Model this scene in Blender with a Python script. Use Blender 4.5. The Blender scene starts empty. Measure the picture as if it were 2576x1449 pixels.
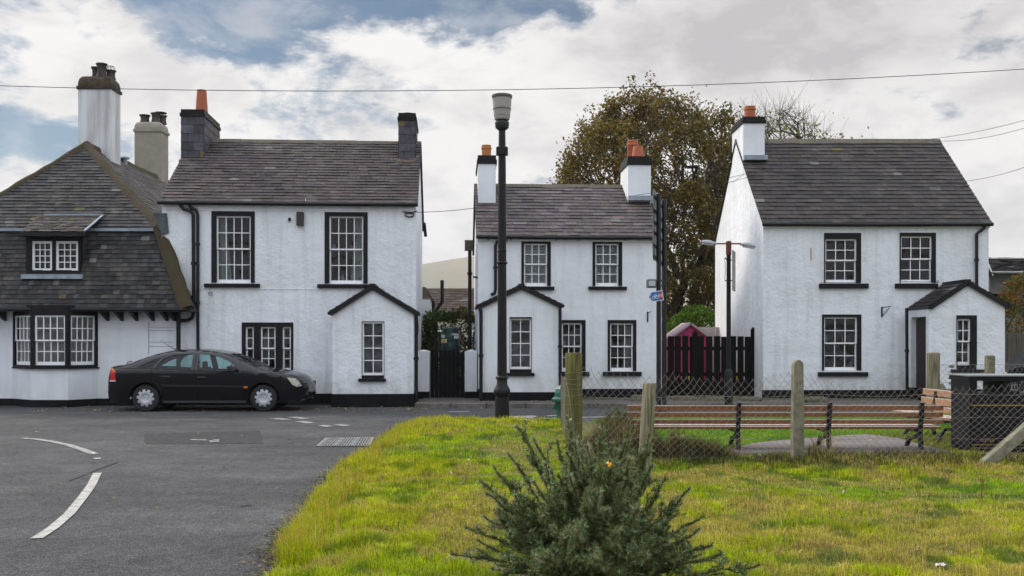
import bpy, math, random
import numpy as np
from math import radians as R, sin, cos, pi, sqrt, atan2
from mathutils import Vector, Matrix
from mathutils.geometry import delaunay_2d_cdt

scene = bpy.context.scene
COL = scene.collection

# ------------------------------------------------------------------ camera
CAMZ = 1.6
F, CX, HY = 2500.0, 1288.0, 860.0      # focal length, centre and horizon in the survey's 2576-wide units
cam_d = bpy.data.cameras.new('camera')
cam = bpy.data.objects.new('camera', cam_d); COL.objects.link(cam)
cam.location = (0, 0, CAMZ); cam.rotation_euler = (R(90), 0, 0)
cam_d.sensor_width = 36; cam_d.lens = F / 2576 * 36
cam_d.shift_y = (HY - 724.5) / 2576
cam_d.clip_start = 0.1; cam_d.clip_end = 12000
scene.camera = cam

# ------------------------------------------------------------------ view, sky, sun
scene.view_settings.view_transform = 'Standard'
scene.view_settings.look = 'None'
scene.view_settings.exposure = 0.0
scene.view_settings.gamma = 1.0
SUN_EL, SUN_AZ = 33.0, -55.0           # azimuth from +Y towards +X
sd = Vector((sin(R(SUN_AZ)) * cos(R(SUN_EL)), cos(R(SUN_AZ)) * cos(R(SUN_EL)), sin(R(SUN_EL))))
sun_l = bpy.data.lights.new('sun', 'SUN'); sun_l.energy = 2.7; sun_l.angle = R(12); sun_l.color = (1, .90, .76)
sun = bpy.data.objects.new('sun', sun_l); COL.objects.link(sun)
sun.rotation_euler = sd.to_track_quat('Z', 'Y').to_euler(); sun.location = (-20, 30, 40)

world = bpy.data.worlds.new('World'); scene.world = world; world.use_nodes = True
wn = world.node_tree; wn.nodes.clear()
def W(t, **k):
    n = wn.nodes.new(t)
    for a, b in k.items(): setattr(n, a, b)
    return n
def wl(a, b): wn.links.new(a, b)
def wmath(op, a, b=None, c=None, clamp=False):
    n = W('ShaderNodeMath', operation=op); n.use_clamp = clamp
    for i, x in enumerate((a, b, c)):
        if x is None: continue
        if isinstance(x, (int, float)): n.inputs[i].default_value = x
        else: wl(x, n.inputs[i])
    return n.outputs[0]
def wmix(fac, a, b):
    n = W('ShaderNodeMix', data_type='RGBA')
    for s, x in ((n.inputs[0], fac), (n.inputs[6], a), (n.inputs[7], b)):
        if isinstance(x, (int, float)): s.default_value = x
        elif isinstance(x, tuple): s.default_value = (*x, 1)
        else: wl(x, s)
    return n.outputs[2]
def wramp(x, lo, hi, a=0.0, b=1.0):
    n = W('ShaderNodeMapRange', interpolation_type='SMOOTHSTEP')
    wl(x, n.inputs[0]); n.inputs[1].default_value = lo; n.inputs[2].default_value = hi
    n.inputs[3].default_value = a; n.inputs[4].default_value = b
    return n.outputs[0]
tc = W('ShaderNodeTexCoord'); D0 = tc.outputs['Generated']
sep = W('ShaderNodeSeparateXYZ'); wl(D0, sep.inputs[0])
zc = wmath('ADD', wmath('MAXIMUM', sep.outputs[2], 0.0), 0.16)
cmb = W('ShaderNodeCombineXYZ')
wl(wmath('DIVIDE', sep.outputs[0], zc), cmb.inputs[0]); wl(wmath('DIVIDE', sep.outputs[1], zc), cmb.inputs[1])
cmb.inputs[2].default_value = 3.7
def wnoise(vec, scale, detail, rough, dist=0.0):
    n = W('ShaderNodeTexNoise'); wl(vec, n.inputs['Vector'])
    n.inputs['Scale'].default_value = scale; n.inputs['Detail'].default_value = detail
    n.inputs['Roughness'].default_value = rough; n.inputs['Distortion'].default_value = dist
    return n.outputs[0]
n1 = wnoise(cmb.outputs[0], 1.15, 10, .62, .35)
n2 = wnoise(cmb.outputs[0], 0.55, 6, .55, .2)
mpz = W('ShaderNodeMapping'); wl(D0, mpz.inputs[0]); mpz.inputs['Scale'].default_value = (1, 1, 2.1)
n3 = wnoise(mpz.outputs[0], 7.0, 11, .60, .25)
n4 = wnoise(mpz.outputs[0], 22.0, 8, .62, .2)
n5 = wnoise(mpz.outputs[0], 11.0, 9, .58, .3)
def blob(u, v, ru, rv, amp):
    d = Vector(((u - CX) / F, 1, (HY - v) / F)).normalized()
    s = W('ShaderNodeVectorMath', operation='SUBTRACT'); wl(D0, s.inputs[0]); s.inputs[1].default_value = d
    m = W('ShaderNodeVectorMath', operation='MULTIPLY'); wl(s.outputs[0], m.inputs[0]); m.inputs[1].default_value = (F / ru, 2.0, F / rv)
    l = W('ShaderNodeVectorMath', operation='LENGTH'); wl(m.outputs[0], l.inputs[0])
    return wramp(l.outputs['Value'], 0.0, 1.3, amp, 0.0)
def acc(items):
    t = items[0]
    for i in items[1:]: t = wmath('ADD', t, i)
    return t
blue = acc([blob(330, -20, 580, 165, .62), blob(820, -20, 700, 155, .62), blob(1270, -30, 330, 120, .6),
            blob(60, 365, 420, 80, .7), blob(700, 160, 260, 60, .2), blob(2560, 260, 330, 150, .22), blob(2300, 20, 300, 120, .25), blob(2480, 90, 200, 100, .1),
            blob(1500, -900, 1500, 500, .25), blob(-900, 200, 500, 300, .3)])
nz = acc([wmath('MULTIPLY', wmath('SUBTRACT', n1, .5), .8), wmath('MULTIPLY', wmath('SUBTRACT', n3, .5), 2.1), wmath('MULTIPLY', wmath('SUBTRACT', n4, .5), .7)])
dens = wmath('SUBTRACT', wmath('ADD', nz, .62), blue)
mask = wmath('MAXIMUM', wramp(dens, .05, .44), wmath('MULTIPLY', wramp(n5, .40, .75), .55))
grey = acc([blob(1900, 60, 520, 200, .8), blob(2350, 130, 420, 170, .3), blob(1500, 330, 400, 90, .15), blob(150, 260, 300, 60, .25), blob(2250, 560, 500, 240, .2)])
shade = wmath('ADD', wramp(wmath('ADD', wmath('MULTIPLY', n5, .7), wmath('MULTIPLY', n2, .3)), .45, .68, 0, .5), wmath('MULTIPLY', grey, wramp(n5, .25, .6, .75, 1.15)), clamp=True)
hgt = wramp(sep.outputs[2], .30, .62)
back = wramp(sep.outputs[1], .75, -.5)           # the sky away from the houses is the brighter, bluer part
white = wmix(hgt, wmix(back, (10.0, 9.75, 9.55), (7.6, 8.0, 8.8)), (15.4, 16.3, 17.8))
greyc = wmix(hgt, wmix(back, (5.6, 5.4, 5.45), (6.2, 6.6, 7.4)), (12.6, 13.4, 14.9))
cloud = wmix(shade, white, greyc)
sky = W('ShaderNodeTexSky', sky_type='NISHITA'); sky.sun_disc = False
sky.sun_elevation = R(SUN_EL); sky.sun_rotation = R(SUN_AZ) % (2 * pi)
sky.air_density = 1.0; sky.dust_density = .6; sky.ozone_density = 2.0
skc = W('ShaderNodeVectorMath', operation='MULTIPLY'); wl(sky.outputs[0], skc.inputs[0]); skc.inputs[1].default_value = (.47, .56, .60)
fin = wmix(mask, skc.outputs[0], cloud)
bg = W('ShaderNodeBackground'); wl(fin, bg.inputs[0]); bg.inputs[1].default_value = 0.1
wo = W('ShaderNodeOutputWorld'); wl(bg.outputs[0], wo.inputs[0])

# ------------------------------------------------------------------ helpers
def at(u, v, Y): return Vector(((u - CX) / F * Y, Y, CAMZ + (HY - v) / F * Y))
def gnd(u, v, z=0.0):
    Y = F * (CAMZ - z) / (v - HY); return Vector(((u - CX) / F * Y, Y, z))
def tag(o, label=None, cat=None, group=None, kind=None):
    if label: o['label'] = label
    if cat: o['category'] = cat
    if group: o['group'] = group
    if kind: o['kind'] = kind
    return o
def empty(name, loc=(0, 0, 0), rz=0, label=None, cat=None, group=None):
    o = bpy.data.objects.new(name, None); COL.objects.link(o)
    o.location = loc; o.rotation_euler = (0, 0, rz); o.empty_display_size = .2
    return tag(o, label, cat, group)
def copy_tree(o, parent=None):
    c = o.copy(); COL.objects.link(c)
    if parent: c.parent = parent
    for ch in [x for x in bpy.data.objects if x.parent == o]: copy_tree(ch, c)
    return c

MATS = {}
def mat(name, color, rough=.7, metal=0.0, var=0.0, vscale=3.0, bump=0.0, bscale=40.0, col2=None, attr=False, spec=.5,
        coat=0.0, transl=0.0, stretch=None, detail=5.0, bdist=.01, bump2=None, attrvar=0.0):
    if name in MATS: return MATS[name]
    m = bpy.data.materials.new(name); m.use_nodes = True; nt = m.node_tree; N = nt.nodes; Lk = nt.links
    b = N['Principled BSDF']; b.inputs['Roughness'].default_value = rough; b.inputs['Metallic'].default_value = metal
    b.inputs['Specular IOR Level'].default_value = spec
    if coat: b.inputs['Coat Weight'].default_value = coat; b.inputs['Coat Roughness'].default_value = .04
    tcn = N.new('ShaderNodeTexCoord'); vec = tcn.outputs['Object']
    if stretch:
        mp = N.new('ShaderNodeMapping'); mp.inputs['Scale'].default_value = stretch; Lk.new(vec, mp.inputs[0]); vec = mp.outputs[0]
    src = None
    if attr:
        a = N.new('ShaderNodeAttribute'); a.attribute_name = 'col'; src = a.outputs['Color']
    if var or col2:
        ns = N.new('ShaderNodeTexNoise'); ns.inputs['Scale'].default_value = vscale; ns.inputs['Detail'].default_value = detail
        ns.inputs['Roughness'].default_value = .6; Lk.new(vec, ns.inputs['Vector'])
        mr = N.new('ShaderNodeMapRange'); Lk.new(ns.outputs[0], mr.inputs[0]); mr.inputs[1].default_value = .35; mr.inputs[2].default_value = .65
        mx = N.new('ShaderNodeMix'); mx.data_type = 'RGBA'; Lk.new(mr.outputs[0], mx.inputs[0])
        if src is not None and not col2:
            mm = N.new('ShaderNodeMix'); mm.data_type = 'RGBA'; mm.blend_type = 'MULTIPLY'; mm.inputs[0].default_value = 1
            mx.inputs[6].default_value = (1 - var,) * 3 + (1,); mx.inputs[7].default_value = (1 + var,) * 3 + (1,)
            Lk.new(src, mm.inputs[6]); Lk.new(mx.outputs[2], mm.inputs[7]); src = mm.outputs[2]
        else:
            c2 = col2 if col2 else tuple(c * (1 + var) for c in color)
            c1 = color if col2 else tuple(c * (1 - var) for c in color)
            if src is not None: Lk.new(src, mx.inputs[6])
            else: mx.inputs[6].default_value = (*c1, 1)
            mx.inputs[7].default_value = (*c2, 1); src = mx.outputs[2]
    if src is not None: Lk.new(src, b.inputs['Base Color'])
    else: b.inputs['Base Color'].default_value = (*color, 1)
    if bump:
        nb = N.new('ShaderNodeTexNoise'); nb.inputs['Scale'].default_value = bscale; nb.inputs['Detail'].default_value = 4; Lk.new(vec, nb.inputs['Vector'])
        bp = N.new('ShaderNodeBump'); bp.inputs['Strength'].default_value = bump; bp.inputs['Distance'].default_value = bdist
        Lk.new(nb.outputs[0], bp.inputs['Height']); Lk.new(bp.outputs[0], b.inputs['Normal'])
        if bump2:
            nb2 = N.new('ShaderNodeTexNoise'); nb2.inputs['Scale'].default_value = bump2[0]; nb2.inputs['Detail'].default_value = 3; Lk.new(vec, nb2.inputs['Vector'])
            bp2 = N.new('ShaderNodeBump'); bp2.inputs['Strength'].default_value = .8; bp2.inputs['Distance'].default_value = bump2[1]
            Lk.new(nb2.outputs[0], bp2.inputs['Height']); Lk.new(bp2.outputs[0], bp.inputs['Normal'])
    if transl:
        tr = N.new('ShaderNodeBsdfTranslucent'); ms = N.new('ShaderNodeMixShader'); ms.inputs[0].default_value = transl
        if src is not None: Lk.new(src, tr.inputs[0])
        else: tr.inputs[0].default_value = (*color, 1)
        Lk.new(b.outputs[0], ms.inputs[1]); Lk.new(tr.outputs[0], ms.inputs[2]); Lk.new(ms.outputs[0], N['Material Output'].inputs[0])
    MATS[name] = m
    return m
def glass(name, tint, ior=1.5, rough=.01):
    m = bpy.data.materials.new(name); m.use_nodes = True; N = m.node_tree.nodes; Lk = m.node_tree.links
    N.remove(N['Principled BSDF'])
    t = N.new('ShaderNodeBsdfTransparent'); t.inputs[0].default_value = (*tint, 1)
    g = N.new('ShaderNodeBsdfGlossy'); g.inputs['Roughness'].default_value = rough
    f = N.new('ShaderNodeFresnel'); f.inputs[0].default_value = ior
    # old panes are never quite flat
    nb = N.new('ShaderNodeTexNoise'); nb.inputs['Scale'].default_value = 2.5
    tcn = N.new('ShaderNodeTexCoord'); Lk.new(tcn.outputs['Object'], nb.inputs['Vector'])
    bp = N.new('ShaderNodeBump'); bp.inputs['Strength'].default_value = .6; bp.inputs['Distance'].default_value = .08
    Lk.new(nb.outputs[0], bp.inputs['Height']); Lk.new(bp.outputs[0], g.inputs['Normal'])
    ms = N.new('ShaderNodeMixShader'); Lk.new(f.outputs[0], ms.inputs[0]); Lk.new(t.outputs[0], ms.inputs[1]); Lk.new(g.outputs[0], ms.inputs[2])
    Lk.new(ms.outputs[0], N['Material Output'].inputs[0]); return m

class MB:
    def __init__(s, T=None): s.v = []; s.f = []; s.c = []; s.T = T; s.cur = (1, 1, 1)
    def add(s, vs, fs):
        n = len(s.v); s.v += [Vector(p) for p in vs]; s.c += [s.cur] * len(vs)
        s.f += [tuple(i + n for i in f) for f in fs]; return s
    def box(s, x0, x1, y0, y1, z0, z1):
        return s.add([(x0, y0, z0), (x1, y0, z0), (x1, y1, z0), (x0, y1, z0), (x0, y0, z1), (x1, y0, z1), (x1, y1, z1), (x0, y1, z1)],
                     [(0, 3, 2, 1), (4, 5, 6, 7), (0, 1, 5, 4), (1, 2, 6, 5), (2, 3, 7, 6), (3, 0, 4, 7)])
    def cbox(s, x0, x1, y0, y1, z0, z1, c=.01):        # box with chamfered vertical and top edges
        a = [(x0, y0 + c), (x0 + c, y0), (x1 - c, y0), (x1, y0 + c), (x1, y1 - c), (x1 - c, y1), (x0 + c, y1), (x0, y1 - c)]
        b = [(x0 + c, y0 + 2 * c), (x0 + 2 * c, y0 + c), (x1 - 2 * c, y0 + c), (x1 - c, y0 + 2 * c), (x1 - c, y1 - 2 * c), (x1 - 2 * c, y1 - c), (x0 + 2 * c, y1 - c), (x0 + c, y1 - 2 * c)]
        vs = [(p[0], p[1], z0) for p in a] + [(p[0], p[1], z1 - c) for p in a] + [(p[0], p[1], z1) for p in b]
        fs = [tuple(range(7, -1, -1)), tuple(range(16, 24))]
        for k in (0, 8):
            for i in range(8):
                j = (i + 1) % 8; fs.append((k + i, k + j, k + 8 + j, k + 8 + i))
        return s.add(vs, fs)
    def prism(s, pts, y0, y1):                          # polygon in x,z extruded over y
        n = len(pts)
        return s.add([(x, y0, z) for x, z in pts] + [(x, y1, z) for x, z in pts],
                     [tuple(range(n)), tuple(range(2 * n - 1, n - 1, -1))] + [(i, i + n, (i + 1) % n + n, (i + 1) % n) for i in range(n)])
    def zprism(s, pts, z0, z1):
        n = len(pts)
        return s.add([(x, y, z0) for x, y in pts] + [(x, y, z1) for x, y in pts],
                     [tuple(range(n - 1, -1, -1)), tuple(range(n, 2 * n))] + [(i, (i + 1) % n, (i + 1) % n + n, i + n) for i in range(n)])
    def bar(s, a, b, w, h, up=(0, 0, 1)):               # rectangular bar from a to b
        a = Vector(a); b = Vector(b); d = (b - a).normalized(); up = Vector(up)
        x = d.cross(up)
        if x.length < 1e-4: x = d.cross(Vector((0, 1, 0)))
        x.normalize(); y = x.cross(d).normalized()
        o = [x * (i * w / 2) + y * (j * h / 2) for i, j in ((-1, -1), (1, -1), (1, 1), (-1, 1))]
        return s.add([a + p for p in o] + [b + p for p in o], [(3, 2, 1, 0), (4, 5, 6, 7), (0, 1, 5, 4), (1, 2, 6, 5), (2, 3, 7, 6), (3, 0, 4, 7)])
    def tube(s, pts, r, n=6, cap=True):
        pts = [Vector(p) for p in pts]; rs = r if isinstance(r, (list, tuple)) else [r] * len(pts)
        base = len(s.v); vs = []; fs = []; px = None
        for i, p in enumerate(pts):
            d = (pts[min(i + 1, len(pts) - 1)] - pts[max(i - 1, 0)])
            if d.length < 1e-9: d = Vector((0, 0, 1))
            d.normalize()
            if px is None:
                px = d.cross(Vector((0, 0, 1)))
                if px.length < .05: px = d.cross(Vector((0, 1, 0)))
            px = (px - d * px.dot(d)).normalized(); py = d.cross(px)
            vs += [p + (px * cos(2 * pi * k / n) + py * sin(2 * pi * k / n)) * rs[i] for k in range(n)]
        for i in range(len(pts) - 1):
            for k in range(n):
                a = i * n + k; b = i * n + (k + 1) % n; fs.append((a, b, b + n, a + n))
        if cap and n > 2: fs += [tuple(range(n - 1, -1, -1)), tuple(range((len(pts) - 1) * n, len(pts) * n))]
        return s.add(vs, fs)
    def lathe(s, prof, c=(0, 0, 0), n=20, axis='z', cap=True):
        vs = []; fs = []; m = len(prof); c = Vector(c)
        for r, z in prof:
            for k in range(n):
                a = 2 * pi * k / n; q = (r * cos(a), r * sin(a), z)
                if axis == 'y': q = (r * cos(a), z, r * sin(a))
                if axis == 'x': q = (z, r * cos(a), r * sin(a))
                vs.append(c + Vector(q))
        for i in range(m - 1):
            for k in range(n):
                a = i * n + k; b = i * n + (k + 1) % n; fs.append((a, b, b + n, a + n))
        if cap: fs += [tuple(range(n - 1, -1, -1)), tuple(range((m - 1) * n, m * n))]
        return s.add(vs, fs)
    def build(s, name, material, parent=None, smooth=False, col=False, bevel=0.0):
        me = bpy.data.meshes.new(name)
        vs = [s.T @ p for p in s.v] if s.T is not None else s.v
        me.from_pydata([tuple(p) for p in vs], [], s.f)
        if col:
            a = me.color_attributes.new('col', 'FLOAT_COLOR', 'POINT')
            a.data.foreach_set('color', np.array([(*c, 1) for c in s.c], dtype=np.float32).ravel())
        if smooth:
            me.polygons.foreach_set('use_smooth', [True] * len(me.polygons))
            try: me.set_sharp_from_angle(angle=R(smooth if smooth is not True else 40))
            except Exception: pass
        me.materials.append(material)
        o = bpy.data.objects.new(name, me); COL.objects.link(o)
        if parent: o.parent = parent
        if bevel:
            b = o.modifiers.new('bevel', 'BEVEL'); b.width = bevel; b.segments = 2; b.limit_method = 'ANGLE'; b.angle_limit = R(50)
        return o
def np_mesh(name, V, loops, sizes, material, parent=None, cols=None, smooth=False):
    me = bpy.data.meshes.new(name); nv = len(V)
    me.vertices.add(nv); me.vertices.foreach_set('co', np.ascontiguousarray(V, dtype=np.float32).ravel())
    me.loops.add(len(loops)); me.loops.foreach_set('vertex_index', np.ascontiguousarray(loops, dtype=np.int32))
    me.polygons.add(len(sizes)); st = np.concatenate(([0], np.cumsum(sizes)[:-1])).astype(np.int32)
    me.polygons.foreach_set('loop_start', st)
    try: me.polygons.foreach_set('loop_total', np.array(sizes, dtype=np.int32))
    except Exception: pass
    me.update(calc_edges=True)
    if smooth: me.polygons.foreach_set('use_smooth', [True] * len(me.polygons))
    if cols is not None:
        a = me.color_attributes.new('col', 'FLOAT_COLOR', 'POINT')
        c4 = np.ones((nv, 4), dtype=np.float32); c4[:, :3] = cols; a.data.foreach_set('color', c4.ravel())
    me.materials.append(material)
    o = bpy.data.objects.new(name, me); COL.objects.link(o)
    if parent: o.parent = parent
    return o
rng = np.random.default_rng(7)
_g = np.random.default_rng(3).random((64, 64))
def vnoise(x, y, s, o=0):
    x = x * s + o * 7.3 + 100; y = y * s + o * 3.1 + 100
    i = np.floor(x).astype(int); j = np.floor(y).astype(int); fx = x - i; fy = y - j
    fx = fx * fx * (3 - 2 * fx); fy = fy * fy * (3 - 2 * fy); g = lambda a, b: _g[a % 64, b % 64]
    return (g(i, j) * (1 - fx) + g(i + 1, j) * fx) * (1 - fy) + (g(i, j + 1) * (1 - fx) + g(i + 1, j + 1) * fx) * fy
def fbm(x, y, s, o=0): return (vnoise(x, y, s, o) + .5 * vnoise(x, y, 2 * s, o + 1) + .25 * vnoise(x, y, 4 * s, o + 2)) / 1.75

def blades(name, P, H, Wd, cols, material, parent=None, lean=.35, curl=.5, seed=1):
    g = np.random.default_rng(seed); n = len(P); a = g.random(n) * 2 * pi; b = g.random(n) * 2 * pi
    wx = np.cos(a) * Wd / 2; wy = np.sin(a) * Wd / 2
    ln = (np.abs(g.normal(0, lean, n)) * H); lx = np.cos(b) * ln; ly = np.sin(b) * ln
    V = np.zeros((n, 5, 3), dtype=np.float32)
    V[:, 0] = P; V[:, 0, 0] -= wx; V[:, 0, 1] -= wy; V[:, 1] = P; V[:, 1, 0] += wx; V[:, 1, 1] += wy
    mid = P.copy(); mid[:, 0] += lx * .3; mid[:, 1] += ly * .3; mid[:, 2] += H * .58
    V[:, 2] = mid; V[:, 2, 0] += wx * .8; V[:, 2, 1] += wy * .8; V[:, 3] = mid; V[:, 3, 0] -= wx * .8; V[:, 3, 1] -= wy * .8
    tip = P.copy(); tip[:, 0] += lx; tip[:, 1] += ly; tip[:, 2] += H * (1 - curl * np.minimum(1, ln / np.maximum(H, 1e-4)) * .5); V[:, 4] = tip
    base = (np.arange(n) * 5)[:, None]
    L = (base + np.array([0, 1, 2, 3, 3, 2, 4])[None, :]).ravel()
    S = np.tile([4, 3], n)
    return np_mesh(name, V.reshape(-1, 3), L, S, material, parent, np.repeat(cols, 5, axis=0))

# ------------------------------------------------------------------ materials
M = {}
M['white'] = mat('roughcast_white', (.78, .80, .84), .85, var=.05, vscale=1.3, bump=.7, bscale=15, bdist=.02, bump2=(4, .035))
M['white_c'] = mat('painted_render', (.79, .81, .85), .8, var=.04, vscale=1.2, bump=.4, bscale=6, bdist=.03, bump2=(2.2, .03))
M['white_smooth'] = mat('smooth_render', (.75, .77, .81), .75, var=.06, vscale=1.5, bump=.25, bscale=7, bdist=.012)
M['stained'] = mat('stained_render', (.70, .72, .74), .8, col2=(.40, .39, .38), vscale=1.7, stretch=(2.6, 2.6, .25), bump=.2, bscale=20)
M['beige'] = mat('bare_render', (.33, .29, .235), .85, col2=(.25, .22, .18), vscale=2, bump=.3, bscale=25)
M['black'] = mat('black_paint', (.010, .009, .011), .55, spec=.22, var=.25, vscale=5, bump=.15, bscale=30)
M['blackwall'] = mat('black_masonry', (.010, .010, .011), .9, spec=.15, var=.35, vscale=4, bump=.5, bscale=25, bdist=.02)
M['sash'] = mat('white_gloss', (.86, .87, .88), .45, var=.02)
M['iron'] = mat('black_iron', (.009, .0085, .010), .45, spec=.28, var=.3, vscale=8)
M['slate_b'] = mat('slate', (.1, .1, .1), .75, spec=.25, attr=True, var=.25, vscale=9, bump=.3, bscale=50, bdist=.006)
M['ridge'] = mat('ridge_tile', (.10, .085, .075), .8, col2=(.16, .13, .08), vscale=3, bump=.4, bscale=30)
M['moss_ridge'] = mat('mossy_ridge', (.055, .032, .018), .95, col2=(.05, .045, .018), vscale=5, bump=.8, bscale=18, bdist=.02)
M['lead'] = mat('lead_flashing', (.26, .31, .36), .5, var=.2, vscale=6)
M['terracotta'] = mat('terracotta', (.46, .12, .045), .75, col2=(.30, .10, .05), vscale=6)
M['potdark'] = mat('dark_pot', (.05, .034, .03), .7, var=.3)
M['slatehang'] = mat('hung_slate', (.10, .10, .10), .65, spec=.3, attr=True, var=.3, vscale=5)
M['lichen'] = mat('lichen', (.35, .22, .03), .95, var=.3, vscale=20)
M['curtain'] = mat('curtain', (.62, .64, .58), .9, var=.08, vscale=3)
M['dark_in'] = mat('dark_room', (.03, .03, .033), .9)
def weather(m, streak=.12, base=.35, zb=.9, big=.0):
    nt = m.node_tree; N = nt.nodes; Lk = nt.links; b = N['Principled BSDF']; s = b.inputs['Base Color'].links[0].from_socket; tcn = N.new('ShaderNodeTexCoord')
    def noise(sc, st, lo, hi, a, c):
        mp = N.new('ShaderNodeMapping'); mp.inputs['Scale'].default_value = st; Lk.new(tcn.outputs['Object'], mp.inputs[0]); n = N.new('ShaderNodeTexNoise'); n.inputs['Scale'].default_value = sc; n.inputs['Detail'].default_value = 6; Lk.new(mp.outputs[0], n.inputs['Vector'])
        mr = N.new('ShaderNodeMapRange'); Lk.new(n.outputs[0], mr.inputs[0]); mr.inputs[1].default_value = lo; mr.inputs[2].default_value = hi; mr.inputs[3].default_value = a; mr.inputs[4].default_value = c; return mr.outputs[0]
    def mul(x, y, col=(0, 0, 0)):
        mx = N.new('ShaderNodeMix'); mx.data_type = 'RGBA'; mx.blend_type = 'MIX'; Lk.new(y, mx.inputs[0]); Lk.new(x, mx.inputs[6]); mx.inputs[7].default_value = (*col, 1); return mx.outputs[2]
    if streak: s = mul(s, noise(2.2, (2.5, 2.5, .22), .5, .72, 0, streak * 2.4), (.38, .37, .33)); s = mul(s, noise(.9, (1, 1, 1), .5, .75, 0, streak * 1.8), (.45, .44, .38))
    if base:                                          # mud splash and algae low on the wall
        sp = N.new('ShaderNodeSeparateXYZ'); Lk.new(tcn.outputs['Object'], sp.inputs[0]); mr = N.new('ShaderNodeMapRange'); Lk.new(sp.outputs[2], mr.inputs[0]); mr.inputs[1].default_value = .3; mr.inputs[2].default_value = zb; mr.inputs[3].default_value = base; mr.inputs[4].default_value = 0
        mm = N.new('ShaderNodeMath'); mm.operation = 'MULTIPLY'; Lk.new(mr.outputs[0], mm.inputs[0]); Lk.new(noise(5, (1, 1, .5), .35, .65, .2, 1.6), mm.inputs[1]); s = mul(s, mm.outputs[0], (.33, .33, .24))
    if big: s = mul(s, noise(.7, (1, 1, .6), .42, .68, 0, big), (.045, .042, .04)); s = mul(s, noise(2.6, (1, 1, .4), .55, .75, 0, big), (.17, .15, .13))
    Lk.new(s, b.inputs['Base Color'])
weather(M['white'], .12, .26); weather(M['white_c'], .10, .24); weather(M['white_smooth'], .07, .12); weather(M['slate_b'], 0, 0, 0, .38)
M['glass'] = glass('window_glass', (.72, .76, .80), 1.55)
M['galv'] = mat('galvanised', (.30, .31, .32), .45, metal=.5, var=.2, vscale=8)
M['conc'] = mat('concrete', (.25, .225, .17), .95, col2=(.12, .12, .07), vscale=9, detail=9, bump=.6, bscale=60, bdist=.006)
M['wood_post'] = mat('weathered_post', (.30, .26, .19), .9, col2=(.085, .08, .035), vscale=3.0, detail=8, stretch=(14, 14, 1.0), bump=.6, bscale=8)
M['wood_green'] = mat('mossy_post', (.15, .15, .03), .9, col2=(.055, .04, .018), vscale=2.6, detail=8, stretch=(9, 9, .9), bump=.6, bscale=8)
M['kerb'] = mat('kerbstone', (.16, .145, .13), .9, col2=(.085, .08, .06), vscale=4, bump=.5, bscale=40)

# a frame in which a facade is set out: x along the wall, y into it, z up
class Frame:
    def __init__(s, root_m, off=(0, 0, 0), ang=0):
        s.T = Matrix.Translation(off) @ Matrix.Rotation(ang, 4, 'Z'); s.M = root_m @ s.T
    def loc(s, u, v, d=0.0):
        o = s.M @ Vector((0, d, 0)); n = s.M.to_3x3() @ Vector((0, -1, 0)); r = Vector(((u - CX) / F, 1, (HY - v) / F))
        c = Vector((0, 0, CAMZ)); t = (o - c).dot(n) / r.dot(n); p = s.M.inverted() @ (c + r * t)
        return p.x, p.z
    def rect(s, r, d=0.0):
        a = s.loc(r[0], r[1], d); b = s.loc(r[2], r[3], d); return a[0], b[0], b[1], a[1]     # x0,x1,z0,z1

def wall_panel(mb, x0, x1, z0, z1, holes, y=0.0, depth=.2):
    xs = sorted({x0, x1, *[h[0] for h in holes], *[h[1] for h in holes]}); zs = sorted({z0, z1, *[h[2] for h in holes], *[h[3] for h in holes]})
    xs = [x for x in xs if x0 <= x <= x1]; zs = [z for z in zs if z0 <= z <= z1]
    for i in range(len(xs) - 1):
        for j in range(len(zs) - 1):
            cx = (xs[i] + xs[i + 1]) / 2; cz = (zs[j] + zs[j + 1]) / 2
            if any(h[0] < cx < h[1] and h[2] < cz < h[3] for h in holes): continue
            mb.add([(xs[i], y, zs[j]), (xs[i + 1], y, zs[j]), (xs[i + 1], y, zs[j + 1]), (xs[i], y, zs[j + 1])], [(0, 1, 2, 3)])
    for a, b, c, d in holes:
        mb.add([(a, y, c), (b, y, c), (b, y, d), (a, y, d), (a, y + depth, c), (b, y + depth, c), (b, y + depth, d), (a, y + depth, d)],
               [(0, 4, 5, 1), (1, 5, 6, 2), (2, 6, 7, 3), (3, 7, 4, 0)])

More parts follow.
